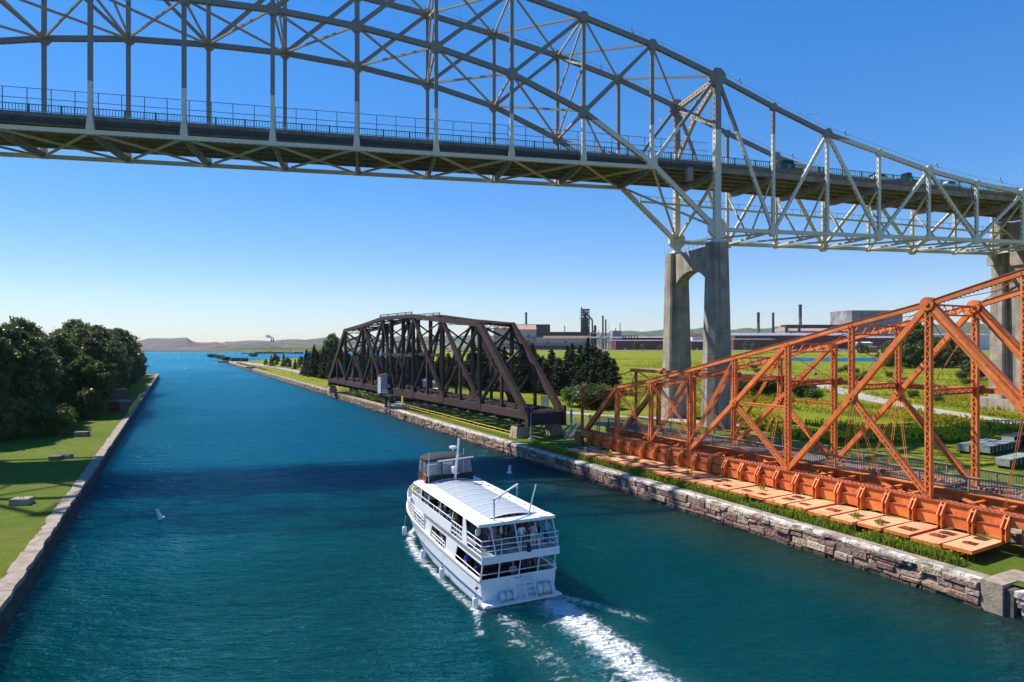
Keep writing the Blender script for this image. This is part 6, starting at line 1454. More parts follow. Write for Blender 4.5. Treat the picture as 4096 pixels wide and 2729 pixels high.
def tree(name, kind, p, label, group, sc=1.0, cat='tree', zs=1.0):
    i = rt.randrange(len(TREES[kind])); r = empty(name, p, rt.random()*6.28, label, cat, group); r.scale = (sc*rt.uniform(.92,1.08), sc*rt.uniform(.92,1.08), sc*zs)
    t = bpy.data.objects.new('trunk', trunkmesh[(kind,i)]); COL.objects.link(t); t.parent = r
    c = bpy.data.objects.new('crown', TREES[kind][i][1]); COL.objects.link(c); c.parent = r
    return r
PATHQ = [gp2(x_, y_).lerp(gp2(x2_, y2_), f_)*1.0 for (x_, y_), (x2_, y2_) in zip([(2560,1500),(2800,1502),(3060,1505),(3184,1513),(3300,1548),(3536,1607),(3842,1664)],[(2800,1502),(3060,1505),(3184,1513),(3300,1548),(3536,1607),(3842,1664),(4200,1712)]) for f_ in (0,.25,.5,.75)]
for q_ in PATHQ: q_.z = 0
# dense wood on the left bank
LG = 'trees of the wood on the left bank'
def lt_h(s): return interp([(70,17.8),(100,18.2),(150,18.2),(200,17.6),(250,16.5),(290,14)], s)/19
for off0, step, jit in ((9.5,5.4,1.4),(16,7,2.5),(26,10,3)):
    s = 84 + (2 if off0 > 20 else 0)+ (8 if off0 < 10 else 0)
    while s < LLEN-6:
        off = off0+rt.uniform(-jit,jit) + (7 if s < 110 and off0 < 10 else 0); p = lw(s, off, 1.9)
        x = 2048+F*p.x/p.y
        if -420 < x < 640: tree('broadleaf_tree', 'wood' if rt.random() < .7 else 'inlet', p, 'leafy dark tree in the dense wood on the left bank', LG, lt_h(s)*rt.uniform(.80,1.12))
        s += step*rt.uniform(.75,1.2)
for i in range(46):
    s = rt.uniform(82, LLEN-4); off = rt.uniform(7.0,9.5)+(8 if s < 104 else 0); p = lw(s, off, 1.9); x = 2048+F*p.x/p.y
    if x > -200: tree('undergrowth_shrub', 'understory', p, 'dark shrub at the foot of the left bank wood', 'shrubs along the left bank wood', rt.uniform(.45,.85), 'shrub')
for i in range(16):
    s = 80+rt.uniform(-2,3); off = 15+i*2.6; p = lw(s+rt.uniform(-1,5), off, 1.9)
    tree('undergrowth_shrub', 'understory', p, 'dark shrub at the foot of the left bank wood', 'shrubs along the left bank wood', rt.uniform(.5,.95), 'shrub')
tree('willow_shrub', 'bush', lw(84,9.5,1.9), 'bright green shrub catching the sun at the edge of the left lawn', 'sunlit shrubs', 1.5, 'shrub')
tree('tall_tree', 'wood', lw(84,24,1.9), 'tallest tree at the left edge whose tip rises above the wood', LG+' edge', 1.12)
# spruces and pines behind the swing bridge
CG = 'evergreens behind the brown bridge'
def gx(x, Y): return Vector((PX(x, Y), Y, ground_z(PX(x, Y), Y)))
for i in range(56):
    x = 1340+i*14.5+rt.uniform(-10,10); Y = interp([(1330,262),(1700,226),(2150,205)], x)+rt.uniform(-10,20); H = interp([(1330,14.0),(1700,13.5),(2150,13.5)], x)
    k = 'pine' if i % 3 == 1 else 'spruce'
    tree(k+'_tree', k, gx(x, Y), 'dark %s in the row behind the brown bridge' % k, CG, H/14*rt.uniform(.80,1.08)*(.9 if k == 'pine' else 1))
for i, (x, Y, h) in enumerate(((2170,196,12.0),(2235,194,11.5),(2290,200,14.5),(2335,196,13.5),(2352,204,16.2),(2395,198,14.2),(2420,193,13.0),(2452,197,11.2),(2310,190,12.2),(2375,189,12.0),(2270,206,13.6),(2205,204,14.0),(2130,203,14.6),(2100,199,13.0),(2445,190,9.5),(2340,187,10),(2260,188,10.5),(2290,186,9),(2400,187,9),(2320,203,15),(2380,205,15.2),(2425,201,13.5),(2180,190,11),(2150,196,12.5),(2228,187,9.5),(2365,184,8),(2310,183,7.5),(2415,184,8))):
    k = 'pine' if i not in (2,4,10,12,19) else 'spruce'
    tree('pine_tree' if k == 'pine' else 'spruce_tree', k, gx(x, Y), 'tall evergreen in the clump right of the brown bridge end' if k == 'spruce' else 'bushy pine in the clump right of the brown bridge end', 'evergreens right of the brown bridge', h/14)
for i in range(15):
    x = 1225+i*9+rt.uniform(-8,8); Y = interp([(1210,300),(1350,262)], x)+rt.uniform(-8,14)
    tree('spruce_tree', 'spruce', gx(x, Y), 'evergreen in the group left of the brown bridge', 'evergreens left of the brown bridge', rt.uniform(.75,1.0))
tree('poplar_tree', 'wood', gx(1330, 285), 'tall round leafy tree rising above the far end of the brown bridge', None, 1.02)
tree('leafy_tree', 'light', gx(2105, 330), 'leafy tree between the brown bridge portal and the mill', None, 1.0)
for i, (x, Y, h) in enumerate(((1085,400,.55),(1100,390,.6),(1135,395,.62),(1150,370,.5),(1180,360,.45),(1205,345,.55),(1160,385,.4),(1062,410,.3))):
    tree('young_tree', 'light' if i % 2 else 'spruce', gx(x, Y), 'young tree beside the far gravel path', 'young trees beside the far path', h, 'tree')
# trees and bushes on the right
for i, (x, Y, h, lab) in enumerate(((3560,380,.95,'leftmost round leafy tree by the blue inlet'),(3600,395,1.15,'round leafy tree by the inlet, second from the left'),(3655,385,1.62,'tallest leafy tree by the inlet with a feathery top'),(3700,380,1.2,'leafy tree by the inlet just right of the tallest one'),(3745,390,1.1,'leafy tree by the inlet behind the lattice post'),(3800,385,1.15,'leafy tree by the inlet, second from the right'),(3850,380,1.05,'rightmost leafy tree by the inlet'),(3630,372,.85,'low leafy tree in front of the tallest one by the inlet'),(3770,374,.85,'low leafy tree behind the orange diagonal by the inlet'))):
    tree('leafy_tree', 'inlet', gx(x, Y), lab, 'leafy trees by the inlet', h*1.22)
for i, (x, Y, s_) in enumerate(((3865,262,1.9),(3900,255,2.2),(3935,262,2.3),(3965,270,2.0))):
    tree('dark_bush', 'light', gx(x, Y), 'dense dark green bush in front of the right-hand pier', 'bushes before the right pier', .30*s_, 'bush')
for i, (x, Y, s_) in enumerate(((2290,155,1.1),(2330,152,1.3),(2370,150,1.35),(2410,151,1.2),(2440,150,1.0),(2395,156,1.2),(2345,158,1.1))):
    tree('bush', 'bush', gx(x, Y), 'bright green bush on the lawn left of the orange dam end', 'bushes on the lawn', 1.25*s_, 'bush')
for i, (x, Y, s_) in enumerate(((2990,190,1.4),(3040,186,1.5),(3085,184,1.3),(3130,182,1.1),(3175,186,1.2),(2930,184,1.3),(2965,182,1.1),(3220,190,1.0))):
    tree('bush', 'bush', gx(x, Y), 'green bush in the rough meadow right of the tall pier', 'bushes right of the tall pier', 1.2*s_, 'bush')
for i in range(26):
    x = rt.uniform(2860,3900); Y = rt.uniform(150,330)
    if min((Vector((PX(x,Y),Y,0))-q).length for q in PATHQ) < 9: continue
    tree('meadow_shrub', 'bush', gx(x, Y), 'low green shrub scattered in the flowering meadow', 'shrubs scattered in the meadow', rt.uniform(.5,1.15), 'shrub')
for i, (x, Y, s_) in enumerate(((2545,980,3.4),(2570,985,2.6),(2985,980,3.6),(3010,985,3.0),(2640,990,2.4),(3330,700,2.2),(3440,705,3.6),(3465,700,2.6))):
    tree('scrub_bush', 'light', gx(x, Y), 'scrub bush at the foot of the mill sheds', 'scrub before the mill', .30*s_, 'bush')
# weeds between the coping and the wicket panels
rng = np.random.default_rng(2)
def herb(name, N, fn, hmin, hmax, wid, flower=.04, kind_fl=1):
    Q = []; mi = []
    P = fn(N)
    for (x, y, z), u in zip(P, rng.random((len(P),5))):
        h = hmin+(hmax-hmin)*u[0]; an = u[1]*6.283; lean = (u[2]-.5)*.7*h; dx, dy = math.cos(an)*wid, math.sin(an)*wid; lx, ly = math.cos(an+1.5)*lean, math.sin(an+1.5)*lean
        b = np.array((x,y,z)); t = np.array((x+lx,y+ly,z+h)); m_ = (b+t)/2
        Q.append([b-(dx*.3,dy*.3,0), m_-(dx,dy,-.02), t, m_+(dx,dy,.02)]); mi.append(0)
        Q.append([b, b+(dy*1.6,-dx*1.6,h*.35), b+(dy*2.4+lx*.6,-dx*2.4+ly*.6,h*.62), b+(lx*.4,ly*.4,h*.5)]); mi.append(0)
        if u[3] < flower:
            c = t+(0,0,.03); s = (.05+.07*u[4])*(1 if name == 'weeds' else 2.2); Q.append([c-(s,0,0), c-(0,s,-.02), c+(s,0,.03), c+(0,s,.02)]); mi.append(kind_fl); Q.append([c-(0,0,s), c+(s,0,0), c+(0,0,s), c-(s,0,0)]); mi.append(kind_fl)
    me = quads_mesh(name, np.array(Q), [LEAF['weed'], LEAF['yellow'], LEAF['white']], np.array(mi)); o = bpy.data.objects.new(name, me); COL.objects.link(o); return o
def strip_pts(N):
    out_ = []
    for i in range(N):
        Y = 44.5+(96-44.5)*rng.random()**1.15; e = 1.12+rng.random()**1.6*3.2; p = rw_at(Y, e, RTOP)
        if math.sin(Y*.7)*.5+math.sin(Y*1.9+2)*.45 + rng.random()*1.7 > .75: out_.append((p.x, p.y, p.z-.02 if e < 2.1 else p.z-.55))
    return out_
tag(herb('weeds', 15000, strip_pts, .25, 1.05, .05, .07), 'tangle of green weeds between the wall coping and the orange panels', 'weeds', kind='stuff')
# broad-leaved weeds among the stalks
C_ = []
for i in range(16000):
    Y = 44.3+(97-44.3)*rng.random()**1.15; e = 1.15+rng.random()**1.5*1.5; cl = .55+.45*math.sin(Y*1.3)*math.sin(Y*.37+1); h = rng.random()**.8*(.10+.95*max(0,cl)**1.3*(.6+.4*math.sin(Y*4.1))); p = rw_at(Y, e, RTOP+h); C_.append((p.x, p.y, p.z))
lwm = quads_mesh('leafy_weeds', leaf_quads(rng, np.array(C_), .085), [LEAF['weed']]); lwo = bpy.data.objects.new('leafy_weeds', lwm); COL.objects.link(lwo); tag(lwo, 'broad green leaves filling the weed strip beside the coping', 'weeds', kind='stuff')
def meadow_pts(N):
    out_ = []
    while len(out_) < N:
        x = rng.uniform(2400,4150); y = 1372+rng.random()**1.3*400; Y = 15.6*F/(y-1364.5)
        if not 78 < Y < 420: continue
        X = PX(x, Y); wl = X*.877+Y*.48
        if wl < 92+8*math.sin(X*.08)+6*math.sin(Y*.06): continue
        k = math.sin(X*.11+1)*math.sin(Y*.083)+.6*math.sin(X*.27+Y*.19)
        if min((Vector((X,Y,0))-q).length for q in PATHQ) < 5.5: continue
        if k+rng.normal()*.5 > .15: out_.append((X, Y, ground_z(X, Y)-.02))
    return out_
tag(herb('wildflowers', 16000, meadow_pts, .35, .95, .11, .62), 'patches of yellow wildflowers across the rough meadow', 'wildflowers', kind='stuff')
for p in weeds_at:
    o = herb('weed_plant', 26, lambda N: [(p.x+rng.normal()*.14, p.y+rng.normal()*.14, p.z) for _ in range(N)], .3, .8, .035, .02)
    tag(o, 'weed growing through a joint of the orange panels', 'weed', 'weeds on the wicket panels')

# ------------------------------------------------------------------ steel mill on the horizon
MILL = {'red': mat('maroon cladding', (.135,.040,.040), .8, .25, .15), 'tan': mat('tan cladding', (.50,.41,.29), .8, .12, .08), 'grey': mat('grey cladding', (.25,.25,.26), .8, .2, .1), 'dark': mat('sooty steel', (.045,.043,.048), .8, .35, .2),
        'roof': mat('brown roofing', (.19,.115,.095), .85, .2, .1), 'pink': mat('dusty pink roofing', (.40,.24,.19), .85, .12, .1), 'white': mat('pale cladding', (.60,.59,.56), .8, .1, .1), 'stack': mat('weathered stack', (.17,.145,.13), .85, .3, .1), 'brickred': mat('orange brick', (.40,.15,.07), .85, .15, .2), 'soot': mat('soot stained cladding', (.14,.14,.15), .8, .5, .04, col2=(.34,.33,.33))}
def shed(name, label, x0, x1, yt, yb, Y, dep, m, roof=None, roof_h=0, monitor=None, bands=None, ang=0.0, cat='building', group='steel mill buildings'):
    X0, X1 = PX(x0, Y), PX(x1, Y); zt, zb = PZ(yt, Y), min(PZ(yb, Y), 2.4)
    r = empty(name, ((X0+X1)/2, Y, zb), ang, label, cat, group); w = (X1-X0)/2; h = zt-zb
    mb = MB(); mb.box(-w,w,0,dep,-1,h); mb.build('wall', m, r)
    if roof:
        mb = MB(); mb.loft([[(-w-.5,-1,h+.02),(w+.5,-1,h+.02),(w+.5,dep+1,h+.02),(-w-.5,dep+1,h+.02)],[(-w,dep*.45,h+roof_h),(w,dep*.45,h+roof_h),(w,dep*.55,h+roof_h),(-w,dep*.55,h+roof_h)]]); ro = mb.build('roof', roof, r)
        if monitor:
            mb = MB(); mb.box(-w*.9,w*.9,dep*.35,dep*.65,h+roof_h*.7,h+roof_h+monitor); mb.build('roof_monitor', MILL['dark'], ro)
            mb = MB(); mb.box(-w*.92,w*.92,dep*.33,dep*.67,h+roof_h+monitor,h+roof_h+monitor+.8); mb.build('monitor_roof', roof, ro)
    for (f0, f1, mm) in (bands or []):
        mb = MB(); mb.box(-w*.995,w*.995,-.25,-.02,h*f0,h*f1); mb.build('cladding_band', mm, r)
    if m is MILL['red'] or m is MILL['tan']:
        for k in range(max(2, int(w/14))):                 # roller doors, louvres and roof vents
            xx = -w+2*w*(k+.5)/max(2, int(w/14)); mb = MB(); mb.box(xx-1.6,xx+1.6,-.32,-.02,0,h*.22); mb.build('roller_door', MILL['grey'] if k % 2 else MILL['white'], r)
            mb = MB(); mb.box(xx+3,xx+6,-.32,-.02,h*.62,h*.74); mb.build('window', M['dark_glass'], r)
            mb = MB(); mb.lathe((xx+2, dep*.3, h+(roof_h*.6 if roof else 0)), [(.7,0),(.7,1.6),(1.0,1.7),(1.0,2.1),(.2,2.3)], 8); mb.build('roof_vent', MILL['dark'], r)
    n = max(2, int(2*w/9))
    for i in range(n+1):
        mb = MB(); xx = -w+2*w*i/n; mb.box(xx-.18,xx+.18,-.3,-.05,0,h); mb.build('wall_rib', m, r)
    return r
def stack(label, x0, x1, yt, yb, Y, m=None, top=None, taper=.85, name='chimney_stack'):
    X = PX((x0+x1)/2, Y); rr_ = (x1-x0)/2/F*Y; zt, zb = PZ(yt, Y), min(PZ(yb, Y), 2.4); r = empty(name, (X, Y, zb), 0, label, 'chimney', 'stacks of the steel mill'); H = zt-zb
    mb = MB(); mb.lathe((0,0,0), [(rr_/taper*1.02,-1),(rr_*1.0/taper*.98,H*.3),(rr_,H*.72)] + ([(rr_*.96,H)] if not top else []), 14); mb.build('shaft', m or MILL['stack'], r, smooth=False)
    if top: mb = MB(); mb.lathe((0,0,0), [(rr_*1.0,H*.72),(rr_*.97,H),(rr_*.8,H)], 14); mb.build('dark_top', top, r)
    mb = MB(); mb.lathe((0,0,0), [(rr_*1.02,H*.97),(rr_*1.15,H*.975),(rr_*1.15,H),(rr_*.8,H)], 14); mb.build('rim', MILL['dark'], r); return r
YM = 1180
shed('mill_shed', 'tan gabled mill shed with pink roof behind the brown bridge portal', 1975, 2145, 1318, 1400, 1160, 60, MILL['tan'], MILL['pink'], 9, None, [(.55,.68,MILL['grey'])])
shed('mill_shed', 'open dark-roofed casting hall above the tan mill shed', 2062, 2200, 1300, 1400, 1260, 50, MILL['dark'], MILL['dark'], 2)
shed('mill_shed', 'long tan mill shed with brown roof and roof monitor', 2145, 2362, 1354, 1400, 1150, 70, MILL['tan'], MILL['roof'], 7, 4, [(.28,.62,MILL['grey'])])
shed('mill_shed', 'low dark pipe gallery in front of the long tan shed', 2060, 2350, 1383, 1400, 1120, 12, MILL['dark'])
shed('mill_shed', 'grey block building beside the furnace pipework', 2451, 2486, 1323, 1400, 1190, 40, MILL['grey'])
shed('mill_shed', 'maroon low shed with lighter end left of the tall pier', 2463, 2760, 1363, 1400, 1110, 60, MILL['red'], MILL['grey'], 1.2)
shed('mill_shed', 'maroon upper shed behind the low maroon shed left of the tall pier', 2486, 2790, 1350, 1400, 1180, 60, MILL['red'], MILL['white'], 1)
shed('mill_shed', 'maroon shed seen between the legs of the tall pier', 2765, 2860, 1366, 1400, 1100, 50, MILL['red'], MILL['grey'], 2)
shed('mill_shed', 'white panelled shed seen between the legs of the tall pier', 2770, 2812, 1348, 1400, 1150, 30, MILL['white'], MILL['red'], 6)
shed('mill_shed', 'maroon low shed just right of the tall pier', 2935, 3107, 1358, 1402, 1100, 60, MILL['red'], MILL['grey'], 1)
shed('mill_shed', 'long maroon shed with grey roof right of the tall pier', 2940, 3420, 1342, 1402, 1170, 70, MILL['red'], MILL['grey'], 5)
shed('mill_shed', 'pink roofed mill hall with dark roof monitor behind the short stacks', 3154, 3420, 1324, 1402, 1260, 80, MILL['grey'], MILL['pink'], 8, 4)
shed('mill_shed', 'huge pale steelworks tower block stained dark at the top', 3407, 3610, 1242, 1402, 1330, 90, MILL['soot'], MILL['pink'], 2, None, [(.0,.45,MILL['white'])])
shed('mill_shed', 'white low block right of the steelworks tower', 3560, 3720, 1300, 1402, 1310, 60, MILL['white'])
shed('mill_shed', 'maroon far shed behind the leafy trees', 3420, 3960, 1352, 1402, 1140, 60, MILL['red'], MILL['grey'], 3)
shed('mill_shed', 'white low shed at the far right beyond the trees', 3720, 3960, 1340, 1402, 1100, 40, MILL['white'], MILL['grey'], 2)
shed('brick_building', 'small orange brick building beside the inlet', 3466, 3512, 1388, 1412, 840, 14, MILL['brickred'], MILL['roof'], 1)
shed('grey_house', 'small grey building with roof vents behind the orange brick one', 3440, 3490, 1372, 1410, 870, 14, MILL['grey'], MILL['white'], 1.5)
shed('far_warehouse', 'long white warehouse on the far shore left of the brown bridge', 1232, 1300, 1377, 1386, 1500, 20, MILL['white'])
stack('brown stack above the open casting hall', 2100, 2109, 1250, 1400, 1270)
stack('short pale stack behind the long tan shed', 2256, 2261, 1305, 1400, 1270, MILL['white'])
stack('tall red-brown stack right of the blast furnace', 2408, 2415, 1264, 1400, 1230, mat('red brown stack', (.15,.06,.05), .85))
stack('slim dark stack next to the red-brown stack', 2420, 2426, 1278, 1400, 1250, MILL['dark'])
stack('thin dark stack on the grey block building', 2479, 2482, 1292, 1400, 1200, MILL['dark'])
stack('tall two-tone stack with dark top, left of three right of the pier', 3028, 3039, 1250, 1400, 1300, MILL['stack'], MILL['dark'])
stack('tall dark stack, middle of three right of the pier', 3088, 3097, 1251, 1400, 1280, MILL['dark'])
stack('tallest two-tone stack with dark top right of the pier', 3195, 3207, 1219, 1400, 1320, MILL['stack'], MILL['dark'])
stack('short wide dark stack left of the pair', 3140, 3152, 1309, 1400, 1240, MILL['dark'], None, 1.0)
stack('short wide dark stack right of the pair', 3191, 3202, 1308, 1400, 1240, MILL['dark'], None, 1.0)
for i in range(6): stack('stubby dark vent stack, number %s from the left on the maroon shed' % ['one','two','three','four','five','six'][i], 2488+i*12, 2493+i*12, 1341, 1400, 1185, MILL['dark'], None, 1.0, 'vent_stack')
# blast furnace
bf = base_empty('blast_furnace', Vector((PX(2340,1210),1210,2)), 'dark blast furnace tower with slanting gas pipe', 'furnace'); DKm = MILL['dark']
def bx(x, y): return Vector((PX(x,1210), 1210, PZ(y,1210)))
mb = MB(); mb.tube(Vector((PX(2324.5,1210),1206,2)), Vector((PX(2324.5,1210),1206,PZ(1229,1210))), 1.2, 1.1, 10); wbuild(mb, 'hot_stove_stack', DKm, bf)
mb = MB(); mb.lathe(Vector((PX(2340,1210),1212,0)), [(8,1),(8,PZ(1318,1210)),(6.5,PZ(1300,1210)),(6.5,PZ(1285,1210)),(3.5,PZ(1268,1210)),(2.2,PZ(1255,1210))], 14); wbuild(mb, 'furnace_shell', DKm, bf)
mb = MB()
for z in range(1240, 1330, 11):
    a = PZ(z,1210); mb.box(PX(2323,1210),PX(2357,1210),1200,1204,a-.25,a+.25); mb.box(PX(2323,1210),PX(2357,1210),1220,1224,a-.25,a+.25)
for xx in (2328,2337,2347,2356):
    for yy in (1201,1222): mb.box(PX(xx,1210)-.45,PX(xx,1210)+.45,yy-.45,yy+.45,2,PZ(1238,1210))
wbuild(mb, 'frame', DKm, bf)
for i in range(5):
    mb = MB(); mb.box(PX(2326,1210),PX(2354,1210),1198,1206,PZ(1322-i*10,1210),PZ(1316-i*10,1210)); wbuild(mb, 'platform', DKm, bf)
mb = MB(); mb.box(PX(2314,1210),PX(2330,1210),1205,1207,PZ(1275,1210),PZ(1273,1210)); mb.box(PX(2328,1210),PX(2358,1210),1208,1216,PZ(1239,1210),PZ(1236,1210)); wbuild(mb, 'top_gantry', DKm, bf)
for xx in (2332,2338,2345,2352): mb = MB(); mb.tube(bx(xx,1262), bx(xx,1237), .8, n=8); wbuild(mb, 'uptake', DKm, bf)
mb = MB(); mb.path([bx(2335,1244), bx(2369,1280), bx(2370,1326)], 1.6, 10); wbuild(mb, 'downcomer_pipe', MILL['grey'], bf)
mb = MB(); mb.lathe(Vector((PX(2371,1210),1210,0)), [(3,2),(3,PZ(1345,1210)),(4.5,PZ(1340,1210)),(1.7,PZ(1324,1210))], 12); wbuild(mb, 'dust_catcher', MILL['roof'], bf)
mb = MB(); mb.box(PX(2376,1210),PX(2384,1210),1204,1212,2,PZ(1302,1210)); wbuild(mb, 'stove_block', DKm, bf)
pw = base_empty('pipe_rack', Vector((PX(2420,1140),1140,2)), 'tangle of pale pipes and gantries in front of the furnace', 'pipework')
rp_ = random.Random(4)
for i in range(22):
    mb = MB(); x = 2365+rp_.random()*100; y = 1330+rp_.random()*50; a = Vector((PX(x,1140),1130+rp_.random()*20,PZ(y,1140)))
    mb.tube(a, a+Vector((rp_.choice((0,0,8,14,-10)),0,rp_.choice((-9,-6,5,8,0.4)))), rp_.uniform(.25,.7), n=7); wbuild(mb, 'pipe', [MILL['grey'],MILL['white'],MILL['roof'],DKm][i%4], pw)
for i in range(12):
    mb = MB(); x = 2350+i*12; mb.beam((PX(x,1140),1138,2),(PX(x,1140),1138,PZ(1352,1140)),.7,.7); wbuild(mb, 'column', MILL['grey'], pw)
mb = MB(); mb.tube((PX(2360,1140),1136,PZ(1351,1140)),(PX(2486,1140),1136,PZ(1351,1140)),1.3,n=10); wbuild(mb, 'gas_main', MILL['white'], pw)
st_ = base_empty('steel_mast', Vector((PX(2437,1150),1150,2)), 'thin guyed lattice mast beside the furnace stacks', 'mast')
mb = MB(); mb.tube((PX(2437,1150),1150,2),(PX(2437,1150),1150,PZ(1280,1150)),.4,.15,6); mb.tube((PX(2428,1150),1150,PZ(1326,1150)),(PX(2436,1150),1150,PZ(1298,1150)),.15,n=5); wbuild(mb, 'shaft', DKm, st_)
# low vehicles and the far shore
def truck(label, x, y, col, L=8, cat='truck', H=3.4):
    Y = 15.6*F/(y-1364.5); r = empty('parked_truck' if cat == 'truck' else 'parked_car', (PX(x,Y),Y,ground_z(PX(x,Y),Y)), 0, label, cat, 'vehicles parked by the mill'); m_ = mat('paint '+label, col, .4)
    mb = MB(); mb.box(-L/2,L/2-2.2,-1.2,1.2,1.0,H) if cat == 'truck' else mb.loft([[(x_*L/2,y_,z_) for x_, z_ in ((-1,.4),(-1,.95),(-.55,1.0),(-.35,1.5),(.2,1.5),(.5,1.0),(1,.9),(1,.4))] for y_ in (-.85,.85)]); mb.build('body', m_, r)
    if cat == 'truck': mb = MB(); mb.box(L/2-2.1,L/2,-1.15,1.15,.7,2.8); mb.build('cab', m_, r); mb = MB(); mb.box(L/2-1.2,L/2-.3,-1.17,-1.151,1.8,2.5); mb.build('window', M['dark_glass'], r)
    for sx in (-L*.3, L*.36):
        for sy in (-.9,.9): o = tyre_mesh(.4,.25).build('wheel', M['rubber'], r); o.location = (sx,sy,.4)
    return r
truck('white box truck parked by the maroon shed right of the lattice post', 3372, 1407, (.7,.7,.7), 12); truck('grey flatbed truck beside the white box truck', 3345, 1408, (.4,.42,.44), 9)
for i, (x, c, l_) in enumerate(((3268,(.6,.6,.6),'pale parked car leftmost in the mill car park'),(3282,(.06,.06,.07),'black parked car second from left in the mill car park'),(3296,(.3,.05,.04),'red parked car in the mill car park'),(3308,(.1,.12,.18),'dark blue parked car rightmost in the mill car park'))): truck(l_, x, 1410, c, 4.6, 'car')
truck('white panel truck seen through the orange lattice right of the pier', 3125, 1410, (.75,.75,.75), 9)
# lakeside: dock, barge, tug, islets, gulls
dk = base_empty('timber_dock', Vector((PX(1080,905),905,0)), 'long low dock with machinery far across the bay', 'dock')
mb = MB(); mb.box(PX(969,905),PX(1210,905),900,912,-1,1.1); wbuild(mb, 'deck', M['black_steel'], dk)
for i in range(16):
    mb = MB(); x = PX(1022+i*12,905); mb.tube((x,903,1.6),(x+3.2,903,1.6),.9,n=8); wbuild(mb, 'pipe_stack', M['black_steel'], dk)
ct = base_empty('container', Vector((PX(1078,903),903,1.1)), 'yellow container standing on the far dock', 'container')
for a, b in ((1066,1078),(1080,1091)):
    mb = MB(); mb.box(PX(a,903),PX(b,903),901,904,1.1,3.6); wbuild(mb, 'box', M['yellow'], ct)
    for k in range(4): mb = MB(); x = PX(a+(b-a)*(k+.5)/4,903); mb.box(x-.15,x+.15,900.85,901,1.2,3.5); wbuild(mb, 'rib', M['yellow'], ct)
tg = base_empty('tug_boat', Vector((PX(1155,890),890,0)), 'small white tug boat moored at the far dock', 'boat')
X0 = PX(1138,890); X1 = PX(1178,890); L_ = X1-X0
mb = MB(); mb.loft([[(X0+L_*f,890-wd,1.2+sh),(X0+L_*f,890-wd*.6,-.5),(X0+L_*f,890+wd*.6,-.5),(X0+L_*f,890+wd,1.2+sh)] for f, wd, sh in ((0,1.6,.1),(.3,2,0),(.7,2,.5),(.92,1.2,1.2),(1,.1,1.6))]); wbuild(mb, 'hull', MILL['white'], tg)
mb = MB(); mb.box(X0+L_*.45,X0+L_*.75,888.7,891.3,1.4,3.6); wbuild(mb, 'deckhouse', M['white'], tg)
mb = MB(); mb.box(X0+L_*.52,X0+L_*.70,889,891,3.6,5.3); wbuild(mb, 'wheelhouse', M['white'], tg); mb = MB(); mb.tube((X0+L_*.6,890,5.3),(X0+L_*.6,890,8.5),.15,n=6); wbuild(mb, 'mast', M['dark_glass'], tg)
for i, (x, y, w_, lab) in enumerate(((852,1430,24,'leftmost scrubby islet off the tip of the canal wall'),(882,1435,22,'middle scrubby islet off the tip of the canal wall'),(902,1443,20,'scrubby islet nearest the tip of the canal wall'),(1016,1427,16,'small scrubby islet near the far dock'))):
    p = GP(x, y); r = empty('scrub_islet', (p.x,p.y,0), 0, lab, 'islet', 'islets'); ww = w_/F*p.y*.62
    mb = MB(); mb.loft([[(ww*s*math.cos(k*.5236),ww*.5*s*math.sin(k*.5236),z) for k in range(12)] for s, z in ((1,-.6),(.9,.3),(.5,.7))]); mb.build('rock_base', STONE[4], r)
    for k in range(7):
        c = bpy.data.objects.new('shrub', TREES['bush'][k%3][1]); COL.objects.link(c); c.parent = r; c.location = (ww*rt.uniform(-.8,.8), ww*.3*rt.uniform(-1,1), .2); c.scale = (1.5,1.2,1.0)
for i, (x, y) in enumerate(((715,1436),(800,1428),(838,1421),(794,1434),(808,1433),(819,1412),(884,1418),(740,1476),(850,1410))):
    p = GP(x, y); r = base_empty('gull', p, 'white gull floating on the bay beyond the wood', 'bird', 'gulls on the bay'); s = p.y/520
    mb = MB(); mb.ball((p.x,p.y,.18*s), .3*s, 8, 5, 0, (1.7,.8,.75)); mb.ball((p.x+.5*s,p.y,.5*s), .16*s, 7, 5); mb.prism([(p.x-.9*s,p.y-.03,.3*s),(p.x-.3*s,p.y-.03,.35*s),(p.x-.3*s,p.y-.03,.15*s)], (0,.08,0)); wbuild(mb, 'body', M['white'], r, True)
# boulders and poles along the far path
bo = None
for i in range(24):
    f = i/23; p = GP(948+f*116+rt.uniform(-2,2), 1452+f*29+rt.uniform(-1.2,1.2), RTOP)
    mb = MB(); mb.ball((0,0,.3), rt.uniform(.45,.85), 7, 5, 0, (1.2,.9,.8)); mb.v = [(x+rt.uniform(-.12,.12),y+rt.uniform(-.12,.12),z+rt.uniform(-.1,.1)) for x,y,z in mb.v]
    o = mb.build('boulder', STONE[i%6]); o.location = p; tag(o, 'boulder in the row along the far gravel path', 'boulder', 'boulders along the far path')
for i, (x, yb, yt, lab) in enumerate(((964,1452,1412,'thin light pole nearest the tip of the canal wall'),(1010,1462,1417,'second thin light pole from the canal tip'),(1071,1473,1423,'third thin light pole from the canal tip'),(1166,1500,1430,'fourth thin light pole, nearest the brown bridge'),(1130,1400,1354,'tall mast on the far shore'))):
    p = GP(x, yb, RTOP); r = base_empty('light_pole', p, lab, 'pole', 'thin poles by the far path'); H = (yb-yt)/F*p.y
    mb = MB(); mb.tube(p, p+Vector((0,0,H)), .08*p.y/300, .05*p.y/300, 6); wbuild(mb, 'shaft', M['galv'], r)
    mb = MB(); mb.box(p.x-.4,p.x+.4,p.y-.15,p.y+.15,p.z+H,p.z+H+.2); wbuild(mb, 'lamp_head', M['galv'], r)
fn_ = base_empty('wire_fence', GP(935,1447,RTOP), 'dark wire fence near the tip of the canal wall', 'fence')
a = GP(930,1446,RTOP); b = GP(1060,1447,RTOP)
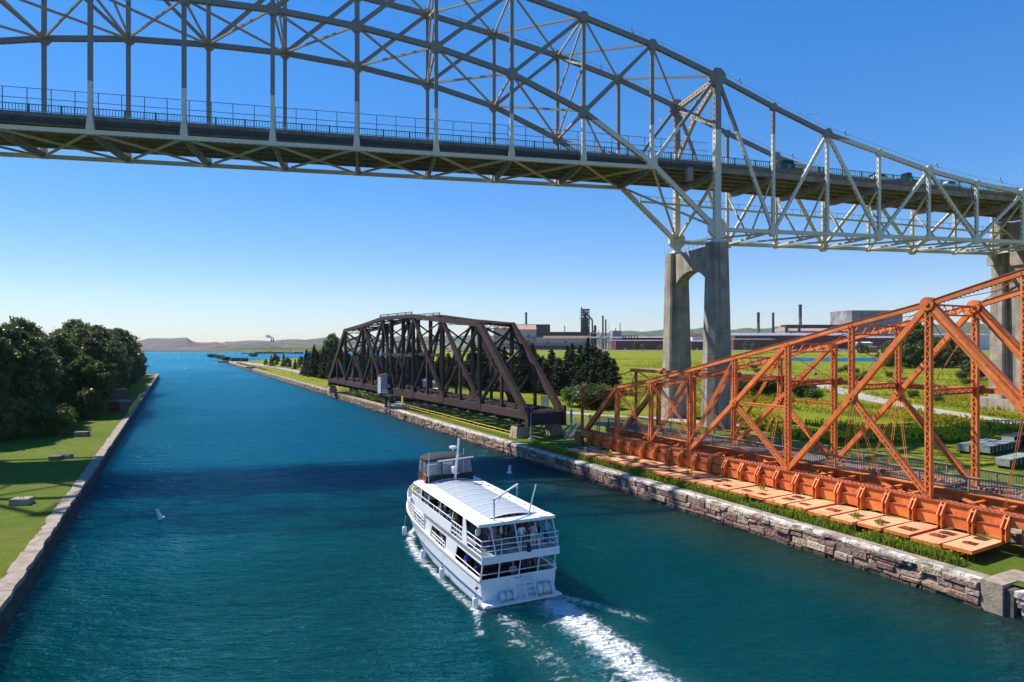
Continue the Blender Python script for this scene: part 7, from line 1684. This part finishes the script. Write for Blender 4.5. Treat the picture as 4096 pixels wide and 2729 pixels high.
for i in range(22): c = a.lerp(b, i/21); mb = MB(); mb.tube(c, c+Vector((0,0,2.2)), .07, n=5); wbuild(mb, 'post', M['wire'], fn_)
for h in (2.2,1.2,.3): mb = MB(); mb.tube(a+Vector((0,0,h)), b+Vector((0,0,h)), .05, n=4); wbuild(mb, 'wire', M['wire'], fn_)
mb = MB(); mb.quadbox([a+Vector((x,y,z)) for z in (0,2.6) for x, y in ((-1,0),(12,0),(12,.2),(-1,.2))]); wbuild(mb, 'board_panel', M['black_steel'], fn_)
slab('concrete_slab', 'dark concrete slab on the far canal coping', 1000, 1474, 5, 2.2, 1.0, -.5, STONE[4]); slab('concrete_slab', 'concrete mooring block at the tip of the canal wall', 894, 1452, 6, 4, 1.5, -.5)
bl = None
for i, (x, y) in enumerate(((1135,1494),(1170,1501),(1207,1512),(1251,1524),(1081,1483))):
    p = GP(x, y, RTOP); mb = MB(); mb.lathe((0,0,0), [(.28,0),(.22,.1),(.22,.45),(.32,.55),(.32,.68),(.1,.75)], 10)
    if bl is None: bl = mb.build('mooring_bollard', M['yellow']); o = bl
    else: o = bl.copy(); COL.objects.link(o)
    o.location = p; tag(o, 'yellow mooring bollard on the grass before the brown bridge', 'bollard', 'yellow bollards on the far lawn')
pm = base_empty('steam_plume', Vector((PX(1080,2400),2400,PZ(1356,2400))), 'small white steam plume over the far stack', 'steam')
mb = MB(); rp_ = random.Random(8)
for i in range(18): f = rp_.random(); mb.ball((PX(1093-f*24,2400),2400+rp_.uniform(-2,2),PZ(1351-f*7,2400)+rp_.uniform(-1.5,1.5)*f), 1.8+4.2*f, 8, 6)
o = wbuild(mb, 'plume', mat('steam', (.8,.8,.8), 1.0, .02), pm, True); pm['kind'] = 'stuff'
stack('pair of far stacks under the steam plume, left one', 1083, 1088, 1354, 1372, 2400, MILL['grey']); stack('pair of far stacks under the steam plume, right one', 1091, 1096, 1353, 1372, 2400, MILL['grey'])

# ------------------------------------------------------------------ things on the right-hand lawn
# dismantled riveted girders
M['gate'] = mat('faded pale green steel', (.22,.26,.235), .7, .4, 1.5, col2=(.34,.38,.35), spots=((.10,.07,.05),.56,1.2)); gi = 0
for (x, y, L_, H_, W_, rz, z0, lab) in ((3852,1812,9.0,1.15,1.5,-1.0,0,'pale green steel girder end in the scrap pile, leftmost'),(3935,1818,10.0,1.2,1.5,-1.0,0,'pale green steel girder in the scrap pile, second from left'),(4010,1872,7.0,1.1,1.5,-1.0,0,'pale green steel girder in the scrap pile nearest the footway'),(4030,1795,14,1.8,1.6,-1.0,0,'dark riveted truss girder in the scrap pile at the right edge')):
    p = GP(x, y, 2.0); g_ = empty('scrap_girder', (p.x,p.y,1.95), rz, lab, 'girder', 'scrap steel girders'); mm = M['gate'] if gi < 3 else M['black_steel']
    mb = MB(); mb.box(-W_/2,W_/2,0,.12,.3,H_); mb.build('end_plate', M['gate'], g_)
    mb = MB(); mb.box(-W_/2+.05,-W_/2+.12,.1,L_,.3,H_); mb.box(W_/2-.12,W_/2-.05,.1,L_,.3,H_); mb.build('web', M['black_steel'], g_)
    mb = MB(); mb.box(-W_/2-.1,W_/2+.1,.02,L_,H_,H_+.08); mb.build('top_flange', mm, g_); mb = MB(); mb.box(-W_/2-.1,W_/2+.1,.02,L_,.22,.3); mb.build('bottom_flange', M['black_steel'], g_)
    for k in range(int(L_/1.2)): mb = MB(); mb.box(W_/2-.05,W_/2+.12,.6+k*1.2,.75+k*1.2,.3,H_); mb.build('stiffener', mm, g_)
    for s_ in (.8, L_-.8): mb = MB(); mb.box(-.7,.7,s_-.15,s_+.15,-.05,.22); mb.build('timber_block', M['tie'], g_)
    gi += 1
p = gx(3263, 268); cx_ = base_empty('crossing_sign', p, 'white crossbuck railway crossing sign beside the gravel path', 'sign')
mb = MB(); mb.tube(p, p+Vector((0,0,4.2)), .08, n=6); wbuild(mb, 'post', M['galv'], cx_)
for sg in (-1, 1): mb = MB(); mb.beam(p+Vector((-1.2,-.1-.03*sg,3.4-.9*sg+.1)), p+Vector((1.2,-.1-.03*sg,3.4+.9*sg+.1)), .05, .34, (0,1,0)); wbuild(mb, 'board', M['white'], cx_)
mb = MB(); mb.tube(p+Vector((0,-.12,1.9)), p+Vector((0,-.06,1.9)), .55, n=14); wbuild(mb, 'round_plate', M['black_steel'], cx_)
def cabinet(label, x, y, w_, h_, m_):
    p = GP(x, y, RTOP); r = empty('equipment_cabinet', p, -.3, label, 'cabinet'); mb = MB(); mb.box(-w_/2,w_/2,-.35,.35,0,h_); mb.build('case', m_, r); mb = MB(); mb.box(-w_/2+.06,-.03,-.37,-.351,.1,h_-.1); mb.box(.03,w_/2-.06,-.37,-.351,.1,h_-.1); mb.build('door', m_, r); return r
cabinet('grey equipment cabinet behind the near end of the brown bridge', 2180, 1640, 1.7, 3.2, M['galv'])
hut = empty('hut', GP(1705,1582,RTOP), -.4, 'pale green hut among the spruces behind the brown bridge', 'hut')
mb = MB(); mb.prism([(-2,-2,0),(2,-2,0),(2,-2,3.6),(0,-2,4.6),(-2,-2,3.6)], (0,4,0)); mb.build('wall', mat('pale green siding', (.36,.42,.38), .7), hut); mb = MB(); mb.box(-.5,.5,-2.03,-2.0,0,2.1); mb.build('door', M['white'], hut); mb = MB(); mb.box(-1.7,-.8,-2.03,-2.0,1.3,2.3); mb.build('window', M['dark_glass'], hut)
for sg in (-1,1): mb = MB(); mb.quadbox([(0,-2.2,4.62),(0,2.2,4.62),(sg*2.3,2.2,3.5),(sg*2.3,-2.2,3.5),(0,-2.2,4.74),(0,2.2,4.74),(sg*2.3,2.2,3.62),(sg*2.3,-2.2,3.62)]); mb.build('roof', M['galv'], hut)
tp = empty('tarpaulin_cover', GP(1745,1592,RTOP), -.4, 'blue and white tarpaulin covered stack behind the brown bridge deck', 'tarpaulin')
mb = MB(); mb.loft([[(-3,-1.5,0),(3,-1.5,0),(3,1.5,0),(-3,1.5,0)],[(-2.9,-1.4,2.0),(2.9,-1.4,2.0),(2.9,1.4,2.0),(-2.9,1.4,2.0)]]); mb.build('cover', M['blue'], tp); mb = MB(); mb.loft([[(-2.95,-1.45,2.01),(2.95,-1.45,2.01),(2.95,1.45,2.01),(-2.95,1.45,2.01)],[(-2.6,-.5,2.6),(2.6,-.5,2.6),(2.6,.5,2.6),(-2.6,.5,2.6)]]); mb.build('top', M['white'], tp)
pc = rw_at(151,2.3,1.95); ps = base_empty('pole_lamp', pc, 'short grey post with flat head at the gap in the yellow railings', 'post')
mb = MB(); mb.tube(pc, pc+Vector((0,0,3.0)), .1, n=8); wbuild(mb, 'shaft', M['galv'], ps); mb = MB(); mb.box(pc.x-.5,pc.x+.5,pc.y-.3,pc.y+.3,pc.z+3.0,pc.z+3.15); wbuild(mb, 'head', M['galv'], ps)
# gull over the bridge
gp_ = Vector((PX(2643,120),120,PZ(478,120))); gl = base_empty('flying_gull', gp_, 'white gull flying in front of the bridge near the tall pier', 'bird')
mb = MB(); mb.ball(gp_, .13, 8, 5, 0, (2.4,.8,.8)); wbuild(mb, 'body', M['white'], gl, True)
for sg in (-1,1): mb = MB(); mb.prism([gp_+Vector((.15,0,0)), gp_+Vector((-.12,0,0)), gp_+Vector((-.05+.28*sg*1.0,.35*sg,.45*sg)), gp_+Vector((.08+.28*sg,.35*sg,.45*sg))], (0,0,.02)); wbuild(mb, 'wing', M['white'], gl)

# ------------------------------------------------------------------ haze: one closed box of even, thin air round everything
hm = bpy.data.materials.new('thin haze'); hm.use_nodes = True; hn = hm.node_tree.nodes; hn.clear(); ho = hn.new('ShaderNodeOutputMaterial'); hv = hn.new('ShaderNodeVolumePrincipled')
hv.inputs['Color'].default_value = (.80,.88,.96,1); hv.inputs['Density'].default_value = 2.8e-5; hv.inputs['Anisotropy'].default_value = .2; hm.node_tree.links.new(hv.outputs[0], ho.inputs['Volume'])
mb = MB(); mb.box(-9800, 9800, -900, 8200, -6, 175); tag(mb.build('haze', hm), 'thin pale haze in the air over the whole scene', 'haze', kind='stuff')
